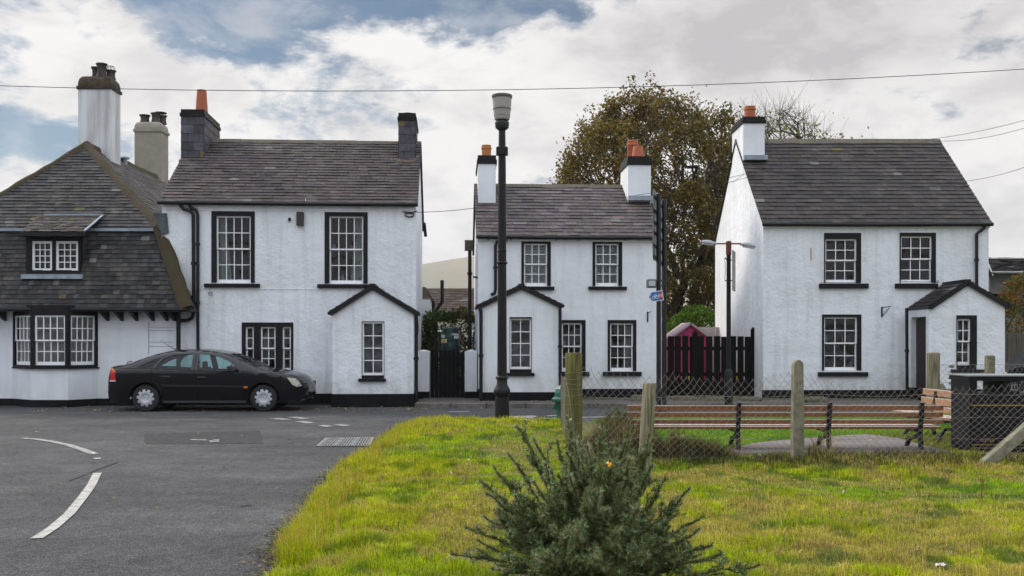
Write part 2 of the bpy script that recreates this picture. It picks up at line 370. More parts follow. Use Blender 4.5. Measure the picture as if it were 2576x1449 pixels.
def window(par, fr, sash, outer=None, sill=None, cols=3, rows=4, d=0.0, split=True, curtain=None, inside=None, sb=None, rec=.05, label=None, fw=.04):
    """sash, outer and sill are (left, top, right, bottom) on the facade; returns the hole it needs in the wall."""
    x0, x1, z0, z1 = fr.rect(sash, d); T = fr.T @ Matrix.Translation((0, d, 0)); f = fw; b = .0105
    mb = MB(T)
    zm = (z0 + z1) / 2 + .02
    def sash_part(a, c, y, nr, bot):
        mb.box(x0, x0 + f, y, y + .035, a, c); mb.box(x1 - f, x1, y, y + .035, a, c)
        mb.box(x0 + f, x1 - f, y + .001, y + .034, a, a + bot); mb.box(x0 + f, x1 - f, y + .001, y + .034, c - f, c)
        for i in range(1, cols):
            x = x0 + f + (x1 - x0 - 2 * f) * i / cols; mb.box(x - b, x + b, y + .004, y + .03, a + bot, c - f)
        for j in range(1, nr):
            z = a + bot + (c - f - a - bot) * j / nr; mb.box(x0 + f, x1 - f, y + .006, y + .028, z - b, z + b)
    if split:
        sash_part(zm - .02, z1, rec, rows // 2, .035); sash_part(z0, zm + .012, rec + .036, rows - rows // 2, .085)
    else: sash_part(z0, z1, rec, rows, .06)
    w = mb.build('window', M['sash'], par)
    if label: w['label'] = label
    g = MB(T); g.add([(x0 + f / 2, rec + .05, z0 + .02), (x1 - f / 2, rec + .05, z0 + .02), (x1 - f / 2, rec + .05, z1 - .02), (x0 + f / 2, rec + .05, z1 - .02)], [(0, 1, 2, 3)])
    g.build('glass', M['glass'], w)
    if outer:
        a, c, e, h = fr.rect((*outer[:3], outer[3] or sash[3]), d)
    else: a, c, e, h = x0 - .02, x1 + .02, z0, z1 + .02
    s = MB(T); yy = -.016 if outer else .012
    s.box(a, x0, yy, .14, e, h); s.box(x1, c, yy, .14, e, h); s.box(x0, x1, yy, .14, z1, h)
    if e < z0 - .012: s.box(x0, x1, yy, .14, e, z0)
    s.build('window_surround', M['black'], w)
    if sb:                                            # painted block under the sash
        q = fr.rect(sb, d); t = MB(T); t.box(q[0], q[1], -.012, .12, q[2], q[3]); t.build('sill_block', M['black'], w)
    if sill:
        q = fr.rect(sill, d); t = MB(T); t.box(q[0], q[1], -.085, .1, q[2], q[3]); t.build('window_sill', M['black'], w, bevel=.008)
    rg = random.Random(int(sash[0]))
    if curtain:
        for side in curtain:
            t = MB(T); wd = (x1 - x0) * (.26 if len(side) == 1 else float(side[1:])); n = 30; vs = []; fs = []
            for i in range(n + 1):
                k = i / n; 
                for q in range(7):
                    tt = q / 6; z = z1 - (z1 - z0) * tt; sway = wd * (1 + (.35 * (tt ** 2)) * (1 if side[0] in 'lr' else 0) - .1 * sin(tt * 6))
                    x = x0 + .03 + sway * k if side[0] == 'l' else x1 - .03 - sway * k
                    vs.append((x, .25 + .022 * sin(k * 30 + rg.random() * .4), z))
            for i in range(n):
                for q in range(6): fs.append((i * 7 + q, i * 7 + q + 1, (i + 1) * 7 + q + 1, (i + 1) * 7 + q))
            t.add(vs, fs); t.build('curtain', M['curtain'], w, smooth=True)
    if inside == 'shutter':
        t = MB(T); n = 26
        for i in range(n):
            z = z0 + .05 + (z1 - z0 - .1) * i / n; t.box(x0 + .05, x1 - .05, .20, .235, z, z + .022)
        for x in (x0 + .02, x0 + (x1 - x0) * .31, x0 + (x1 - x0) * .62, x1 - .06): t.box(x, x + .035, .19, .245, z0, z1)
        t.build('shutter', M['sash'], w)
    if inside == 'things':
        for k in range(4):
            x = x0 + (x1 - x0) * (.12 + .25 * k) ; hgt = .10 + .12 * rg.random(); cc = [(.32, .5, .62), (.6, .62, .62), (.5, .22, .2), (.3, .3, .36)][k]
            t = MB(T); zz = z0 + .03 if k % 2 else zm + .0
            t.lathe([(.02, 0), (.045, .01), (.05, hgt * .5), (.03, hgt * .8), (.035, hgt)], (x, .2, zz), 10)
            t.build('ornament', mat('ornament_%d' % k, cc, .5), w, smooth=True)
    hx = .006
    return (min(a, x0) + hx, max(c, x1) - hx, min(e, z0) + hx, h - hx) if outer else (x0 - .012, x1 + .012, z0 - .008, z1 + .012)

SLK = .75
def slates(mb, O, U, V, W_, xl, xr, course=.18, width=.27, seed=0, pal=None, thick=.02, lich=0.0):
    """rows of real slates on the plane O + x U + t V; xl(t), xr(t) bound each row"""
    rg = random.Random(seed); O = Vector(O); U = Vector(U).normalized(); V = Vector(V).normalized(); Nn = U.cross(V).normalized()
    if Nn.z < 0: Nn = -Nn
    rows = int(math.ceil(W_ / course)); pal = pal or [(.085, .078, .08), (.10, .088, .088), (.07, .066, .07), (.115, .095, .10), (.09, .085, .078)]
    for r in range(rows):
        t0 = r * course; t1 = min(t0 + course * 1.1, W_); te = min(t1, W_)
        x = xl(t0) - rg.random() * width - width * (r % 2) / 2; xe = xr(t0)
        while x < xe:
            wd = width * (.75 + .5 * rg.random()); a0 = max(x, xl(t0)); b0 = min(x + wd - .006, xe)
            a1 = max(x, xl(te)); b1 = min(x + wd - .006, xr(te)); x += wd
            if b0 - a0 < .02: continue
            if b1 < a1: a1 = b1 = (a0 if abs(a0 - xl(t0)) > abs(b0 - xe) else b0); a1 = b1 = min(max((a1), xl(te)), xr(te))
            j = rg.uniform(-.008, .008); j2 = j + rg.uniform(-.004, .004); h = thick * rg.uniform(.8, 1.5)
            c = pal[rg.randrange(len(pal))]; c = (c[0] * 1.04, c[1] * .97, c[2] * .96); k = rg.uniform(.78, 1.22)
            if rg.random() < .012: c = (.19, .18, .17)
            if lich and rg.random() < lich: c = (.16, .13, .045)
            mb.cur = tuple(q * k * SLK for q in c)
            P = lambda xx, tt, hh: O + U * xx + V * tt + Nn * hh
            mb.add([P(a0, t0 + j, h), P(b0, t0 + j2, h), P(b1, te, .003), P(a1, te, .003), P(a0, t0 + j, h - .008), P(b0, t0 + j2, h - .008)],
                   [(0, 1, 2, 3), (4, 5, 1, 0)])
    mb.cur = (.03, .03, .03)
    n = 6                                             # the battens under them
    for i in range(n):
        ta = W_ * i / n; tb = W_ * (i + 1) / n
        P = lambda xx, tt: O + U * xx + V * tt - Nn * .01
        mb.add([P(xl(ta), ta), P(xr(ta), ta), P(xr(tb), tb), P(xl(tb), tb)], [(0, 1, 2, 3)])

def chimney(par, x0, x1, y0, y1, z0, z1, z2, m, pots, capm=None, lip=.035, step=None, hung=False, label=None, T=None, caps='flat'):
    """shaft z0..z1, cap z1..z2; pots are (x, y, radius, height, material)"""
    mb = MB(T)
    if hung:
        rg = random.Random(int(x0 * 10) + 5); mb.cur = (.03, .03, .03); mb.box(x0, x1, y0, y1, z0, z1); k = 0; z = z0
        while z < z1 - .02:
            ze = min(z + .235, z1)
            for (ax, ay, bx, by) in ((x0, y0, x1, y0), (x1, y0, x1, y1), (x1, y1, x0, y1), (x0, y1, x0, y0)):
                Lh = sqrt((bx - ax) ** 2 + (by - ay) ** 2); ux, uy = (bx - ax) / Lh, (by - ay) / Lh; nx, ny = uy, -ux
                p = -.17 * (k % 2)
                while p < Lh:
                    q0 = max(p, 0); q1 = min(p + .33, Lh); p += .338
                    if q1 - q0 < .02: continue
                    s = rg.uniform(.7, 1.25); mb.cur = tuple(c * s for c in rg.choice([(.085, .075, .095), (.10, .085, .10), (.075, .07, .08), (.13, .10, .04)] if rg.random() < .25 else [(.085, .075, .095), (.07, .066, .082)]))
                    mb.add([(ax + ux * q0 + nx * .016, ay + uy * q0 + ny * .016, z), (ax + ux * q1 + nx * .016, ay + uy * q1 + ny * .016, z),
                            (ax + ux * q1 + nx * .006, ay + uy * q1 + ny * .006, ze), (ax + ux * q0 + nx * .006, ay + uy * q0 + ny * .006, ze)], [(0, 1, 2, 3)])
            z = ze; k += 1
        ch = mb.build('chimney', M['slatehang'], par, col=True)
    else:
        mb.box(x0, x1, y0, y1, z0, z1); ch = mb.build('chimney', m, par, bevel=.012)
    if label: ch['label'] = label
    c = MB(T); h = z2 - z1
    if caps == 'flat':
        c.box(x0 - lip, x1 + lip, y0 - lip, y1 + lip, z1, z1 + h * .48); c.box(x0 - lip * .3, x1 + lip * .3, y0 - lip * .3, y1 + lip * .3, z1 + h * .48, z2)
    else:                                             # band and a rounded haunch above it
        c.box(x0 - lip, x1 + lip, y0 - lip, y1 + lip, z1, z1 + .09)
        prof = [(0, .09), (.0, h * .45), (.03, h * .75), (.09, h * .93), (.16, h)]
        for (i0, h0), (i1, h1) in zip(prof[:-1], prof[1:]):
            c.add([(x0 + i0, y0 + i0, z1 + h0), (x1 - i0, y0 + i0, z1 + h0), (x1 - i0, y1 - i0, z1 + h0), (x0 + i0, y1 - i0, z1 + h0),
                   (x0 + i1, y0 + i1, z1 + h1), (x1 - i1, y0 + i1, z1 + h1), (x1 - i1, y1 - i1, z1 + h1), (x0 + i1, y1 - i1, z1 + h1)],
                  [(0, 1, 5, 4), (1, 2, 6, 5), (2, 3, 7, 6), (3, 0, 4, 7)])
        i = .16; c.add([(x0 + i, y0 + i, z2), (x1 - i, y0 + i, z2), (x1 - i, y1 - i, z2), (x0 + i, y1 - i, z2)], [(0, 1, 2, 3)])
    c.build('chimney_cap', capm or M['black'], ch)
    for (px, py, r, ph, pm, kind) in pots:
        t = MB(T)
        prof = {'taper': [(r * 1.12, 0), (r * 1.1, .03), (r * .84, ph), (r * .72, ph), (r * .7, ph - .08)],
                'ring': [(r, 0), (r, ph * .68), (r * 1.12, ph * .72), (r * 1.12, ph * .8), (r, ph * .83), (r * 1.05, ph * .97), (r * .85, ph), (r * .75, ph - .08)],
                'flare': [(r * 1.02, 0), (r * .82, ph * .45), (r * .88, ph * .8), (r * 1.15, ph * .95), (r * 1.12, ph), (r * .8, ph), (r * .75, ph - .1)]}[kind]
        t.lathe([(a, z2 - .01 + b) for a, b in prof], (px, py, 0), 16); t.build('chimney_pot', pm, ch, smooth=True)
    return ch

def pipe(par, pts, r=.034, T=None, name='downpipe', m=None, collars=True):
    mb = MB(T); mb.tube(pts, r, 8)
    if collars:
        for a, b in zip(pts[:-1], pts[1:]):
            a = Vector(a); b = Vector(b)
            if (b - a).length > .9:
                k = max(1, int((b - a).length / 1.3))
                for i in range(k):
                    p = a.lerp(b, (i + .5) / k); d = (b - a).normalized() * .035; mb.tube([p - d, p + d], r * 1.45, 8)
    return mb.build(name, m or M['iron'], par, smooth=True)
# ------------------------------------------------------------------ houses
def cottage(root, fr, x0, x1, zE, zR, depth, holes, wm, seed, course, width, pal, yr=None, base=-.1, fascia=None, lich=0, verge=.06, plinth=.32):
    yr = yr or depth / 2; mb = MB()
    wall_panel(mb, x0, x1, base, zE, holes)
    for x, o in ((x0, (0, 1, 2, 3, 4)), (x1, (4, 3, 2, 1, 0))):
        mb.add([(x, 0, base), (x, 0, zE), (x, yr, zR - .04), (x, depth, zE), (x, depth, base)], [o])
    mb.add([(x0, depth, base), (x1, depth, base), (x1, depth, zE), (x0, depth, zE)], [(3, 2, 1, 0)])
    mb.build('wall', wm, root)
    rm = MB(); Ls = x1 - x0; sl = Vector((0, yr, zR - zE)); ln = sl.length; v = sl.normalized(); ov = .12
    slates(rm, (x0, -v.y * ov, zE - v.z * ov + .03), (1, 0, 0), v, ln + ov, lambda t: -verge, lambda t: Ls + verge, course, width, seed, pal, lich=lich)
    sb = Vector((0, -(depth - yr), zR - zE)); vb = sb.normalized()
    slates(rm, (x0, depth - vb.y * ov, zE - vb.z * ov + .03), (1, 0, 0), vb, sb.length + ov, lambda t: -verge, lambda t: Ls + verge, course * 1.6, width * 1.6, seed + 1, pal)
    rm.build('roof', M['slate_b'], root, col=True)
    r = MB(); n = int(Ls / .45); rg = random.Random(seed)
    for i in range(n):
        a = x0 - verge + (Ls + 2 * verge) * i / n; b = x0 - verge + (Ls + 2 * verge) * (i + 1) / n - .008; j = rg.uniform(-.006, .006); w = .15
        z = zR + .035 + j
        r.add([(a, yr - w, z - w * .72), (a, yr - .03, z + .035), (a, yr + .03, z + .035), (a, yr + w, z - w * .72),
               (b, yr - w, z - w * .72), (b, yr - .03, z + .035), (b, yr + .03, z + .035), (b, yr + w, z - w * .72)],
              [(0, 1, 5, 4), (1, 2, 6, 5), (2, 3, 7, 6), (0, 3, 2, 1), (4, 5, 6, 7)])
    r.build('ridge_tiles', M['ridge'], root)
    g = MB(); yg = -v.y * ov - .04; zg = zE - v.z * ov - .01
    g.tube([(x0 - verge, yg, zg), ((x0 + x1) / 2, yg, zg - .012), (x1 + verge, yg, zg)], .052, 8); g.build('gutter', M['iron'], root, smooth=True)
    if fascia: f = MB(); f.box(x0 - .01, x1 + .01, -.055, 0.01, zE - fascia - .05, zE - .04); f.build('fascia', M['white_smooth'], root)
    return zg, yg
def plinth(root, x0, x1, z1, y=0.0, T=None, base=-.1, sides=None):
    p = MB(T); p.box(x0 - .02, x1 + .02, y - .022, y + .05, base, z1)
    if sides: 
        p.box(x0 - .022, x0 + .05, y + .05, sides, base, z1 - .002); p.box(x1 - .05, x1 + .022, y + .05, sides, base, z1 - .002)
    return p.build('plinth', M['blackwall'], root)
def slope_slab(mb, a, b, w, t, out):                    # a,b in (x,z); slab of thickness t from y=w[0] to w[1]
    d = Vector((b[0] - a[0], b[1] - a[1])).normalized(); n = Vector((-d.y, d.x)) * out
    mb.prism([a, b, (b[0] + n.x * t, b[1] + n.y * t), (a[0] + n.x * t, a[1] + n.y * t)], w[0], w[1])
def porch(root, fr, d, u0, u1, vL, vR, apex, hole, vbase, wm, eL, eR, vp=None, seed=1, side_holes=()):
    x0, zL = fr.loc(u0, vL, d); x1, zR = fr.loc(u1, vR, d); ax, az = fr.loc(*apex, d); zb = fr.loc(u0, vbase, d)[1]
    T = fr.T; mb = MB(T); ze = min(zL, zR)
    wall_panel(mb, x0, x1, zb - .1, ze, [hole], y=d)
    mb.add([(x0, d, ze), (x1, d, ze), (x1, d, zR), (ax, d, az - .03), (x0, d, zL)], [(0, 1, 2, 3, 4)])
    left = MB(T @ Matrix.Translation((x0, 0, 0)) @ Matrix.Rotation(R(-90), 4, 'Z'))    # local x runs from wall to front
    wall_panel(left, 0, -d, zb - .1, zL, list(side_holes))
    Tm = T.inverted() @ left.T; n = len(mb.v); mb.v += [Tm @ p for p in left.v]; mb.c += left.c; mb.f += [tuple(i + n for i in f) for f in left.f]
    mb.add([(x1, d, zb - .1), (x1, 0, zb - .1), (x1, 0, zR), (x1, d, zR)], [(0, 1, 2, 3)])
    p = mb.build('porch', wm, root)
    rf = MB(T); ovl = fr.loc(*eL, d); ovr = fr.loc(*eR, d)
    pal = [(.03, .027, .028), (.042, .038, .038), (.055, .048, .045)]
    for a, s in ((ovl, 1), (ovr, -1)):
        V = Vector((ax - a[0], 0, az - a[1])); L = V.length; V.normalize()
        O = Vector((a[0], d - .06, a[1] + .01)) if s == 1 else Vector((a[0], d - .06, a[1] + .01))
        slates(rf, O, (0, 1, 0), V, L, lambda t: 0, lambda t: -d + .05, .17, .3, seed + s, pal)
    rf.build('porch_roof', M['slate_b'], p, col=True)
    bb = MB(T)
    for a in (ovl, ovr):
        A = (a[0], a[1] - .02); B = (ax, az - .02); dn = -1 if a is ovl else 1
        slope_slab(bb, A, B, (d - .085, d - .02), .085, dn); slope_slab(bb, (A[0], A[1] + .03), (B[0], B[1] + .03), (d - .075, d + .35), .028, dn)
    bb.box(ax - .07, ax + .07, d - .087, 0, az - .07, az + .03)
    bb.build('barge_board', M['iron'], p)
    g = MB(T)
    for a in (ovl, ovr): g = MB(T); g.tube([(a[0], d - .1, a[1] - .03), (a[0], 0, a[1] - .03)], .045, 8); g.build('gutter', M['iron'], p, smooth=True)
    return p, x0, x1, zb

PALB = [(.085, .076, .076), (.10, .085, .085), (.072, .066, .067), (.115, .095, .095), (.088, .08, .07), (.105, .08, .082)]
PALC = [(.12, .105, .11), (.15, .125, .13), (.10, .092, .096), (.17, .14, .145), (.13, .12, .10), (.125, .10, .105)]
PALD = [(.062, .057, .057), (.07, .062, .06), (.054, .051, .052), (.08, .07, .068), (.066, .06, .052)]
PALA = [(.045, .048, .052), (.056, .059, .062), (.036, .039, .043), (.07, .07, .07), (.042, .042, .04), (.09, .088, .085)]

# ---- house B: tall white cottage behind the parked car
THB = R(3.6); y_ref = 25.2; xr = (620 - CX) / F * y_ref
k = (407 - CX) / F; X = (xr + 0) ; # intersect the facade line with the ray of its left corner
tB = (xr * sin(THB) - y_ref * cos(THB)) / (k * sin(THB) - cos(THB))
rootB = empty('tall_cottage', (k * tB, tB, 0), THB, 'tall white roughcast cottage with slate roof and slate-hung chimneys, directly behind the parked car', 'house', 'white black-trimmed cottages')
MB_ = Matrix.Translation(rootB.location) @ Matrix.Rotation(THB, 4, 'Z'); fB = Frame(MB_)
holes = []
def win(par, fr, *a, **k): h = window(par, fr, *a, **k); holes.append(h); return h
xE, zE = fB.loc(1046, 509); DB = 6.2; zRB = fB.loc(800, 359, DB / 2)[1]
win(rootB, fB, (544, 542.5, 631, 711.5), (532, 531, 641, None), (514.7, 713.5, 654.5, 723.5), 4, 4, curtain=('l',))
win(rootB, fB, (828, 543.5, 914, 713.5), (816.6, 533.3, 925, None), (799, 715, 937, 725), 4, 4, curtain=('r',), inside='things')
x0, x1, z0, z1 = fB.rect((608.5, 811, 738, 943)); xs = [fB.loc(u, 900)[0] for u in (617.5, 638.5, 655.4, 693.5, 710.4, 732)]
wz0, wz1 = fB.loc(700, 934)[1], fB.loc(700, 822)[1]
for i, (a, b) in enumerate(((617.5, 638.5), (655.4, 693.5), (710.4, 732))):
    window(rootB, fB, (a, 822, b, 934), (a - 1, 821, b + 1, None), None, 2 if i == 1 else 1, 4, curtain=('l',) if i == 1 else None)
s = MB()
for a, b in ((x0, xs[0] - .012), (xs[1] + .012, xs[2] - .012), (xs[3] + .012, xs[4] - .012), (xs[5] + .012, x1)): s.box(a, b, -.02, .15, z0, z1)
for a, b in ((0, 1), (2, 3), (4, 5)):
    s.box(xs[a] - .012, xs[b] + .012, -.02, .15, wz1 + .012, z1); s.box(xs[a] - .012, xs[b] + .012, -.02, .15, z0, wz0 - .01)
s.build('mullions', M['black'], rootB)
sl = MB(); sl.box(x0 - .1, x1 + .1, -.1, .1, z0 - .1, z0); sl.build('window_sill', M['black'], rootB)
holes.append((x0 + .01, x1 - .01, z0 + .01, z1 - .01))
zg, yg = cottage(rootB, fB, 0, xE, zE, zRB, DB, holes, M['white'], 11, .176, .27, PALB, lich=.006)
plinth(rootB, 0, xE, fB.loc(800, 990)[1])
dP = -1.05
h = window(rootB, fB, (911, 809.5, 966, 944), None, (902, 952, 971, 959.6), 2, 4, d=dP, split=False, sb=(910, 944.6, 965, 952))
h = (h[0], h[1], h[2] - .06, h[3])
pB, px0, px1, pzb = porch(rootB, fB, dP, 836, 1040, 783, 783, (937, 717), h, 1025, M['white'], (829, 785), (1051, 785), seed=31)
plinth(rootB, px0, px1, fB.loc(900, 991, dP)[1], y=dP, sides=-.04)
# chimneys
def front_y(fr, u, y, v): return fr.loc(u, v, y)
a = fB.loc(456, 403, 2.15); b = fB.loc(513, 293, 2.15); zt = fB.loc(480, 275, 2.15)[1]; pz = fB.loc(500, 239, 3.0)[1]
c1 = chimney(rootB, a[0], b[0], 2.15, 4.0, a[1] - .2, b[1], zt, None, [((a[0] + b[0]) / 2 + .13, 2.62, .155, pz - zt + .05, M['terracotta'], 'taper')], hung=True, label='slate-hung chimney with one tall orange pot')
a2 = fB.loc(1003, 405, 2.2); b2 = fB.loc(1045, 303, 2.2); zt2 = fB.loc(1020, 284, 2.2)[1]
c2 = chimney(rootB, a2[0], b2[0], 2.2, 3.9, a2[1] - .2, b2[1], zt2, None, [((a2[0] + b2[0]) / 2, 2.75, .15, .12, mat('mossy_pot', (.17, .13, .03), .9, var=.3, vscale=9), 'ring')], hung=True, label='slate-hung chimney with a short mossy pot')
fm_ = mat('mortar_fillet', (.20, .19, .16), .9, col2=(.28, .18, .04), vscale=14)
for q in ((a[0] - .03, b[0] + .05, 2.0, 2.14, a[1] - .13, a[1] + .0), (a2[0] - .03, b2[0] + .03, 2.05, 2.19, a2[1] - .13, a2[1] + .0)): fl = MB(); fl.cbox(*q); fl.build('mortar_fillet', fm_, rootB)
P = lambda fr, pts, y: [(fr.loc(u, v, y)[0], y, fr.loc(u, v, y)[1]) for u, v in pts]
pipe(rootB, P(fB, [(455, 512), (455, 519), (463, 526), (478, 530), (486, 540), (487.5, 785), (483, 800), (470, 806), (455, 806)], -.09), .045)
pipe(rootB, P(fB, [(477, 512), (477, 519), (483, 524), (493, 528), (497.5, 540), (498, 985)], -.08), .04)
pipe(rootB, P(fB, [(1047, 786), (1047, 1018)], dP + .06), .045)
pipe(rootB, P(fB, [(1050, 786), (1052, 830), (1049, 860)], dP + .06), .012, name='cable', collars=False)
al = fB.rect((747, 534, 765, 568)); s = MB(); s.cbox(al[0], al[1], -.11, 0, al[2], al[3], .012); s.build('alarm_box', mat('bell_box', (.03, .022, .02), .5), rootB)
al = fB.rect((726, 548, 732, 556)); s = MB(); s.cbox(al[0], al[1], -.07, 0, al[2], al[3], .01); s.build('sensor', M['black'], rootB)
s = MB(); c = fB.loc(530, 739); s.tube([(c[0] + .045 * cos(t), -.03, c[1] + .045 * sin(t)) for t in [i * .6 for i in range(12)]], .007, 5); s.build('wall_ring', M['iron'], rootB)
s = MB(); c = fB.loc(1035, 538)
for k in range(3): s.tube([(c[0] - .05 + .12 * cos(t), -.02 - .01 * k, c[1] + (.03 + .02 * k) * sin(t) - .03) for t in [i * .5 for i in range(14)]], .006, 4)
s.tube([(c[0] - .22, -.03, c[1] + .05), (c[0] + .02, -.03, c[1] + .03), (c[0] + .15, -.06, c[1] + .07)], .012, 5); s.build('cable_bracket', M['iron'], rootB)
s = MB(); q = [fB.loc(u, v) for u, v in ((407, 524), (532, 528))]
s.box(0, q[1][0] - .1, -.014, 0.01, q[1][1] - .012, q[1][1]); s.box(fB.loc(655, 500)[0], fB.loc(800, 500)[0], -.014, .01, q[1][1] - .022, q[1][1] - .01); s.box(fB.loc(500, 500)[0], fB.loc(930, 500)[0], -.012, .01, fB.loc(700, 728)[1], fB.loc(700, 727)[1]); s.build('render_ledge', M['white'], rootB)
s = MB(); xx = fB.loc(768, 520)[0]; s.tube([(xx, -.012, fB.loc(768, 570)[1]), (xx, -.012, fB.loc(768, 800)[1])], .006, 4); s.tube([(xx, -.012, fB.loc(768, 533)[1]), (xx + .02, -.1, fB.loc(768, 500)[1])], .008, 4); s.build('wall_cable', M['sash'], rootB)
# rear extension gable edge and pipes seen down the side passage
s = MB(); s.box(xE - 3, xE + .25, DB, DB + 3.2, -.1, 3.0); s.build('rear_extension', M['white_smooth'], rootB)
s = MB(); s.prism([(xE - 3, 2.95), (xE + .35, 2.95), (xE + .1, 3.35), (xE - 3, 3.35)], DB + .0, DB + 3.3); s.build('rear_extension_roof', M['ridge'], rootB)
pipe(rootB, [(xE + .34, DB + .3, 2.9), (xE + .34, DB + .3, .1)], .05); pipe(rootB, [(xE + .62, DB + .6, 3.6), (xE + .62, DB + .6, 2.9), (xE + .42, DB + .6, 2.6), (xE + .42, DB + .6, .1)], .06)
s = MB(); s.tube([(xE + .06, DB - .12, zE + .2), (xE + .1, DB + .12, zE - .2)], .05, 6); s.build('gutter_end', M['iron'], rootB)

# ---- house C: smaller cottage with shutters, in the middle
THC = R(3.2); y_ref = 26.2; xr = (1430 - CX) / F * y_ref; k = (1203 - CX) / F
tC = (xr * sin(THC) - y_ref * cos(THC)) / (k * sin(THC) - cos(THC)); ZC = .12
rootC = empty('small_cottage', (k * tC, tC, ZC), THC, 'smallest white cottage, low slate roof between two white chimneys, behind the tall lamp post', 'house', 'white black-trimmed cottages')
fC = Frame(Matrix.Translation(rootC.location) @ Matrix.Rotation(THC, 4, 'Z')); holes = []
xE, zE = fC.loc(1664, 593); DC = 5.8; zRC = fC.loc(1430, 470, DC / 2)[1]
win(rootC, fC, (1318, 612.5, 1377, 719.5), (1311.5, 605, 1385.5, None), (1303, 721, 1394, 729.5), 3, 4, inside='shutter')
win(rootC, fC, (1497.5, 612.5, 1556.5, 719.5), (1490.5, 605, 1565, None), (1479.6, 721, 1576, 729.5), 3, 4, inside='shutter')
win(rootC, fC, (1413, 812.5, 1464, 933.5), (1405, 805, 1473, None), (1398, 935.3, 1482, 946), 3, 4, inside='things')
win(rootC, fC, (1534.5, 813, 1593, 933.5), (1528.6, 805, 1600.6, None), (1516, 935.3, 1613, 946), 3, 4, curtain=('r', ), inside='things')
cottage(rootC, fC, 0, xE, zE, zRC, DC, holes, M['white_c'], 21, .22, .31, PALC, fascia=.12)
plinth(rootC, 0, xE, fC.loc(1550, 978)[1])
dP = -1.1
h = window(rootC, fC, (1282.6, 801, 1337, 928.7), (1282, 797.6, 1337.8, None), (1274.6, 938, 1344.3, 946), 2, 4, d=dP, split=False, sb=(1282.2, 929.3, 1337.4, 937.8))
h = (h[0], h[1], h[2] - .05, h[3])
pC, px0, px1, pzb = porch(rootC, fC, dP, 1210, 1405, 768, 768, (1312, 717), h, 1011, M['white_c'], (1200, 769), (1415, 767), seed=41)
plinth(rootC, px0, px1, fC.loc(1250, 986.7, dP)[1], y=dP, sides=-.04)
a = fC.loc(1203, 507, 1.75); b = fC.loc(1247, 412, 1.75); zt = fC.loc(1220, 390.5, 1.75)[1]
chimney(rootC, a[0], b[0], 1.75, 3.8, a[1] - .2, b[1], zt, M['white_smooth'], [((a[0] + b[0]) / 2, 2.3, .135, fC.loc(1220, 367, 2.3)[1] - zt + .03, mat('buff_pot', (.40, .17, .05), .8, var=.2, vscale=8), 'ring')], label='white chimney with a single buff pot')
a = fC.loc(1580, 495, 1.85); b = fC.loc(1637.5, 415, 1.85); zt = fC.loc(1600, 393, 1.85)[1]; pz = fC.loc(1600, 370, 2.1)[1]
chimney(rootC, a[0], b[0], 1.85, 3.15, a[1] - .25, b[1], zt, M['white_smooth'], [(a[0] + .33, 2.1, .165, pz - zt + .02, M['terracotta'], 'taper'), (a[0] + .27, 2.65, .16, fC.loc(1600, 353, 2.65)[1] - zt, M['terracotta'], 'ring')], label='white chimney with two orange pots')
s = MB(); s.box(a[0] - .02, b[0] + .02, 1.6, 1.84, a[1] - .13, a[1]); s.build('flashing', M['lead'], rootC)
pipe(rootC, P(fC, [(1275, 603), (1262, 605), (1250, 608), (1246.5, 618), (1246.5, 728), (1244, 738), (1235, 742)], -.08), .042)
pipe(rootC, P(fC, [(1206.5, 772), (1210, 785), (1210, 1005)], dP - .07), .045)
pipe(rootC, P(fC, [(1409, 768), (1409.5, 975)], dP - .05), .04)
s = MB()
for u in (1228, 1285, 1398, 1455, 1571, 1637): c = fC.loc(u, 600); s.box(c[0] - .012, c[0] + .012, -.09, -.05, c[1] - .06, c[1] + .05)
s.build('gutter_bracket', M['iron'], rootC)
s = MB(); c = fC.loc(1629, 784); s.box(c[0] - .015, c[0] + .015, -.03, 0, c[1] - .27, c[1]); s.tube([(c[0], -.02, c[1] - .05), (c[0] + .03, -.12, c[1] - .02), (c[0] + .05, -.2, c[1])], .01, 5); s.build('wall_hook', M['iron'], rootC)
# rainwater hopper and pipe at the back left corner, white soil pipe at the front right
s = MB(); s.zprism([(-.34, 1.4), (-.12, 1.4), (-.12, 1.65), (-.34, 1.65)], zE - .28, zE); s.build('hopper', mat('rusty_hopper', (.08, .06, .045), .8, var=.4), rootC)
pipe(rootC, [(-.2, 1.5, zE - .25), (-.2, 1.5, .02)], .05)
s = MB(); s.tube([(-.02, .5, 3.2), (-.1, 1.0, 3.25)], .03, 6); s.build('wall_lamp', M['iron'], rootC)

# ---- house D: cottage on the right with the broad plain roof
ZD = .12; Y = 26.0
rootD = empty('right_cottage', ((1920 - CX) / F * Y, Y, ZD), 0, 'white cottage on the right with big dark roof, plain sunlit gable and side-door porch', 'house', 'white black-trimmed cottages')
fD = Frame(Matrix.Translation(rootD.location)); holes = []
xE, zE = fD.loc(2487, 557); DD = 6.15; zRD = fD.loc(2100, 356, DD / 2)[1]
win(rootD, fD, (2076, 601, 2155.5, 711.5), (2073, 586, 2166, None), (2060, 713.5, 2183, 725.5), 3, 4)
win(rootD, fD, (2266, 594, 2345, 711.5), (2263, 585.5, 2354, None), (2250.7, 713.5, 2357, 725.5), 3, 4)
win(rootD, fD, (2073, 798, 2157, 932), (2067.7, 791, 2166.6, None), (2057, 936, 2182, 947), 3, 4, inside='things')
cottage(rootD, fD, 0, xE, zE, zRD, DD, holes, M['white'], 51, .19, .30, PALD, fascia=.13, verge=.05, lich=.002)
plinth(rootD, 0, xE, fD.loc(2000, 981)[1])
dP = -1.24
h = window(rootD, fD, (2408, 802, 2442.5, 919), (2405.7, 793, 2457, None), (2391.7, 929, 2475, 937), 2, 4, d=dP, sb=(2406, 919.5, 2456, 929))
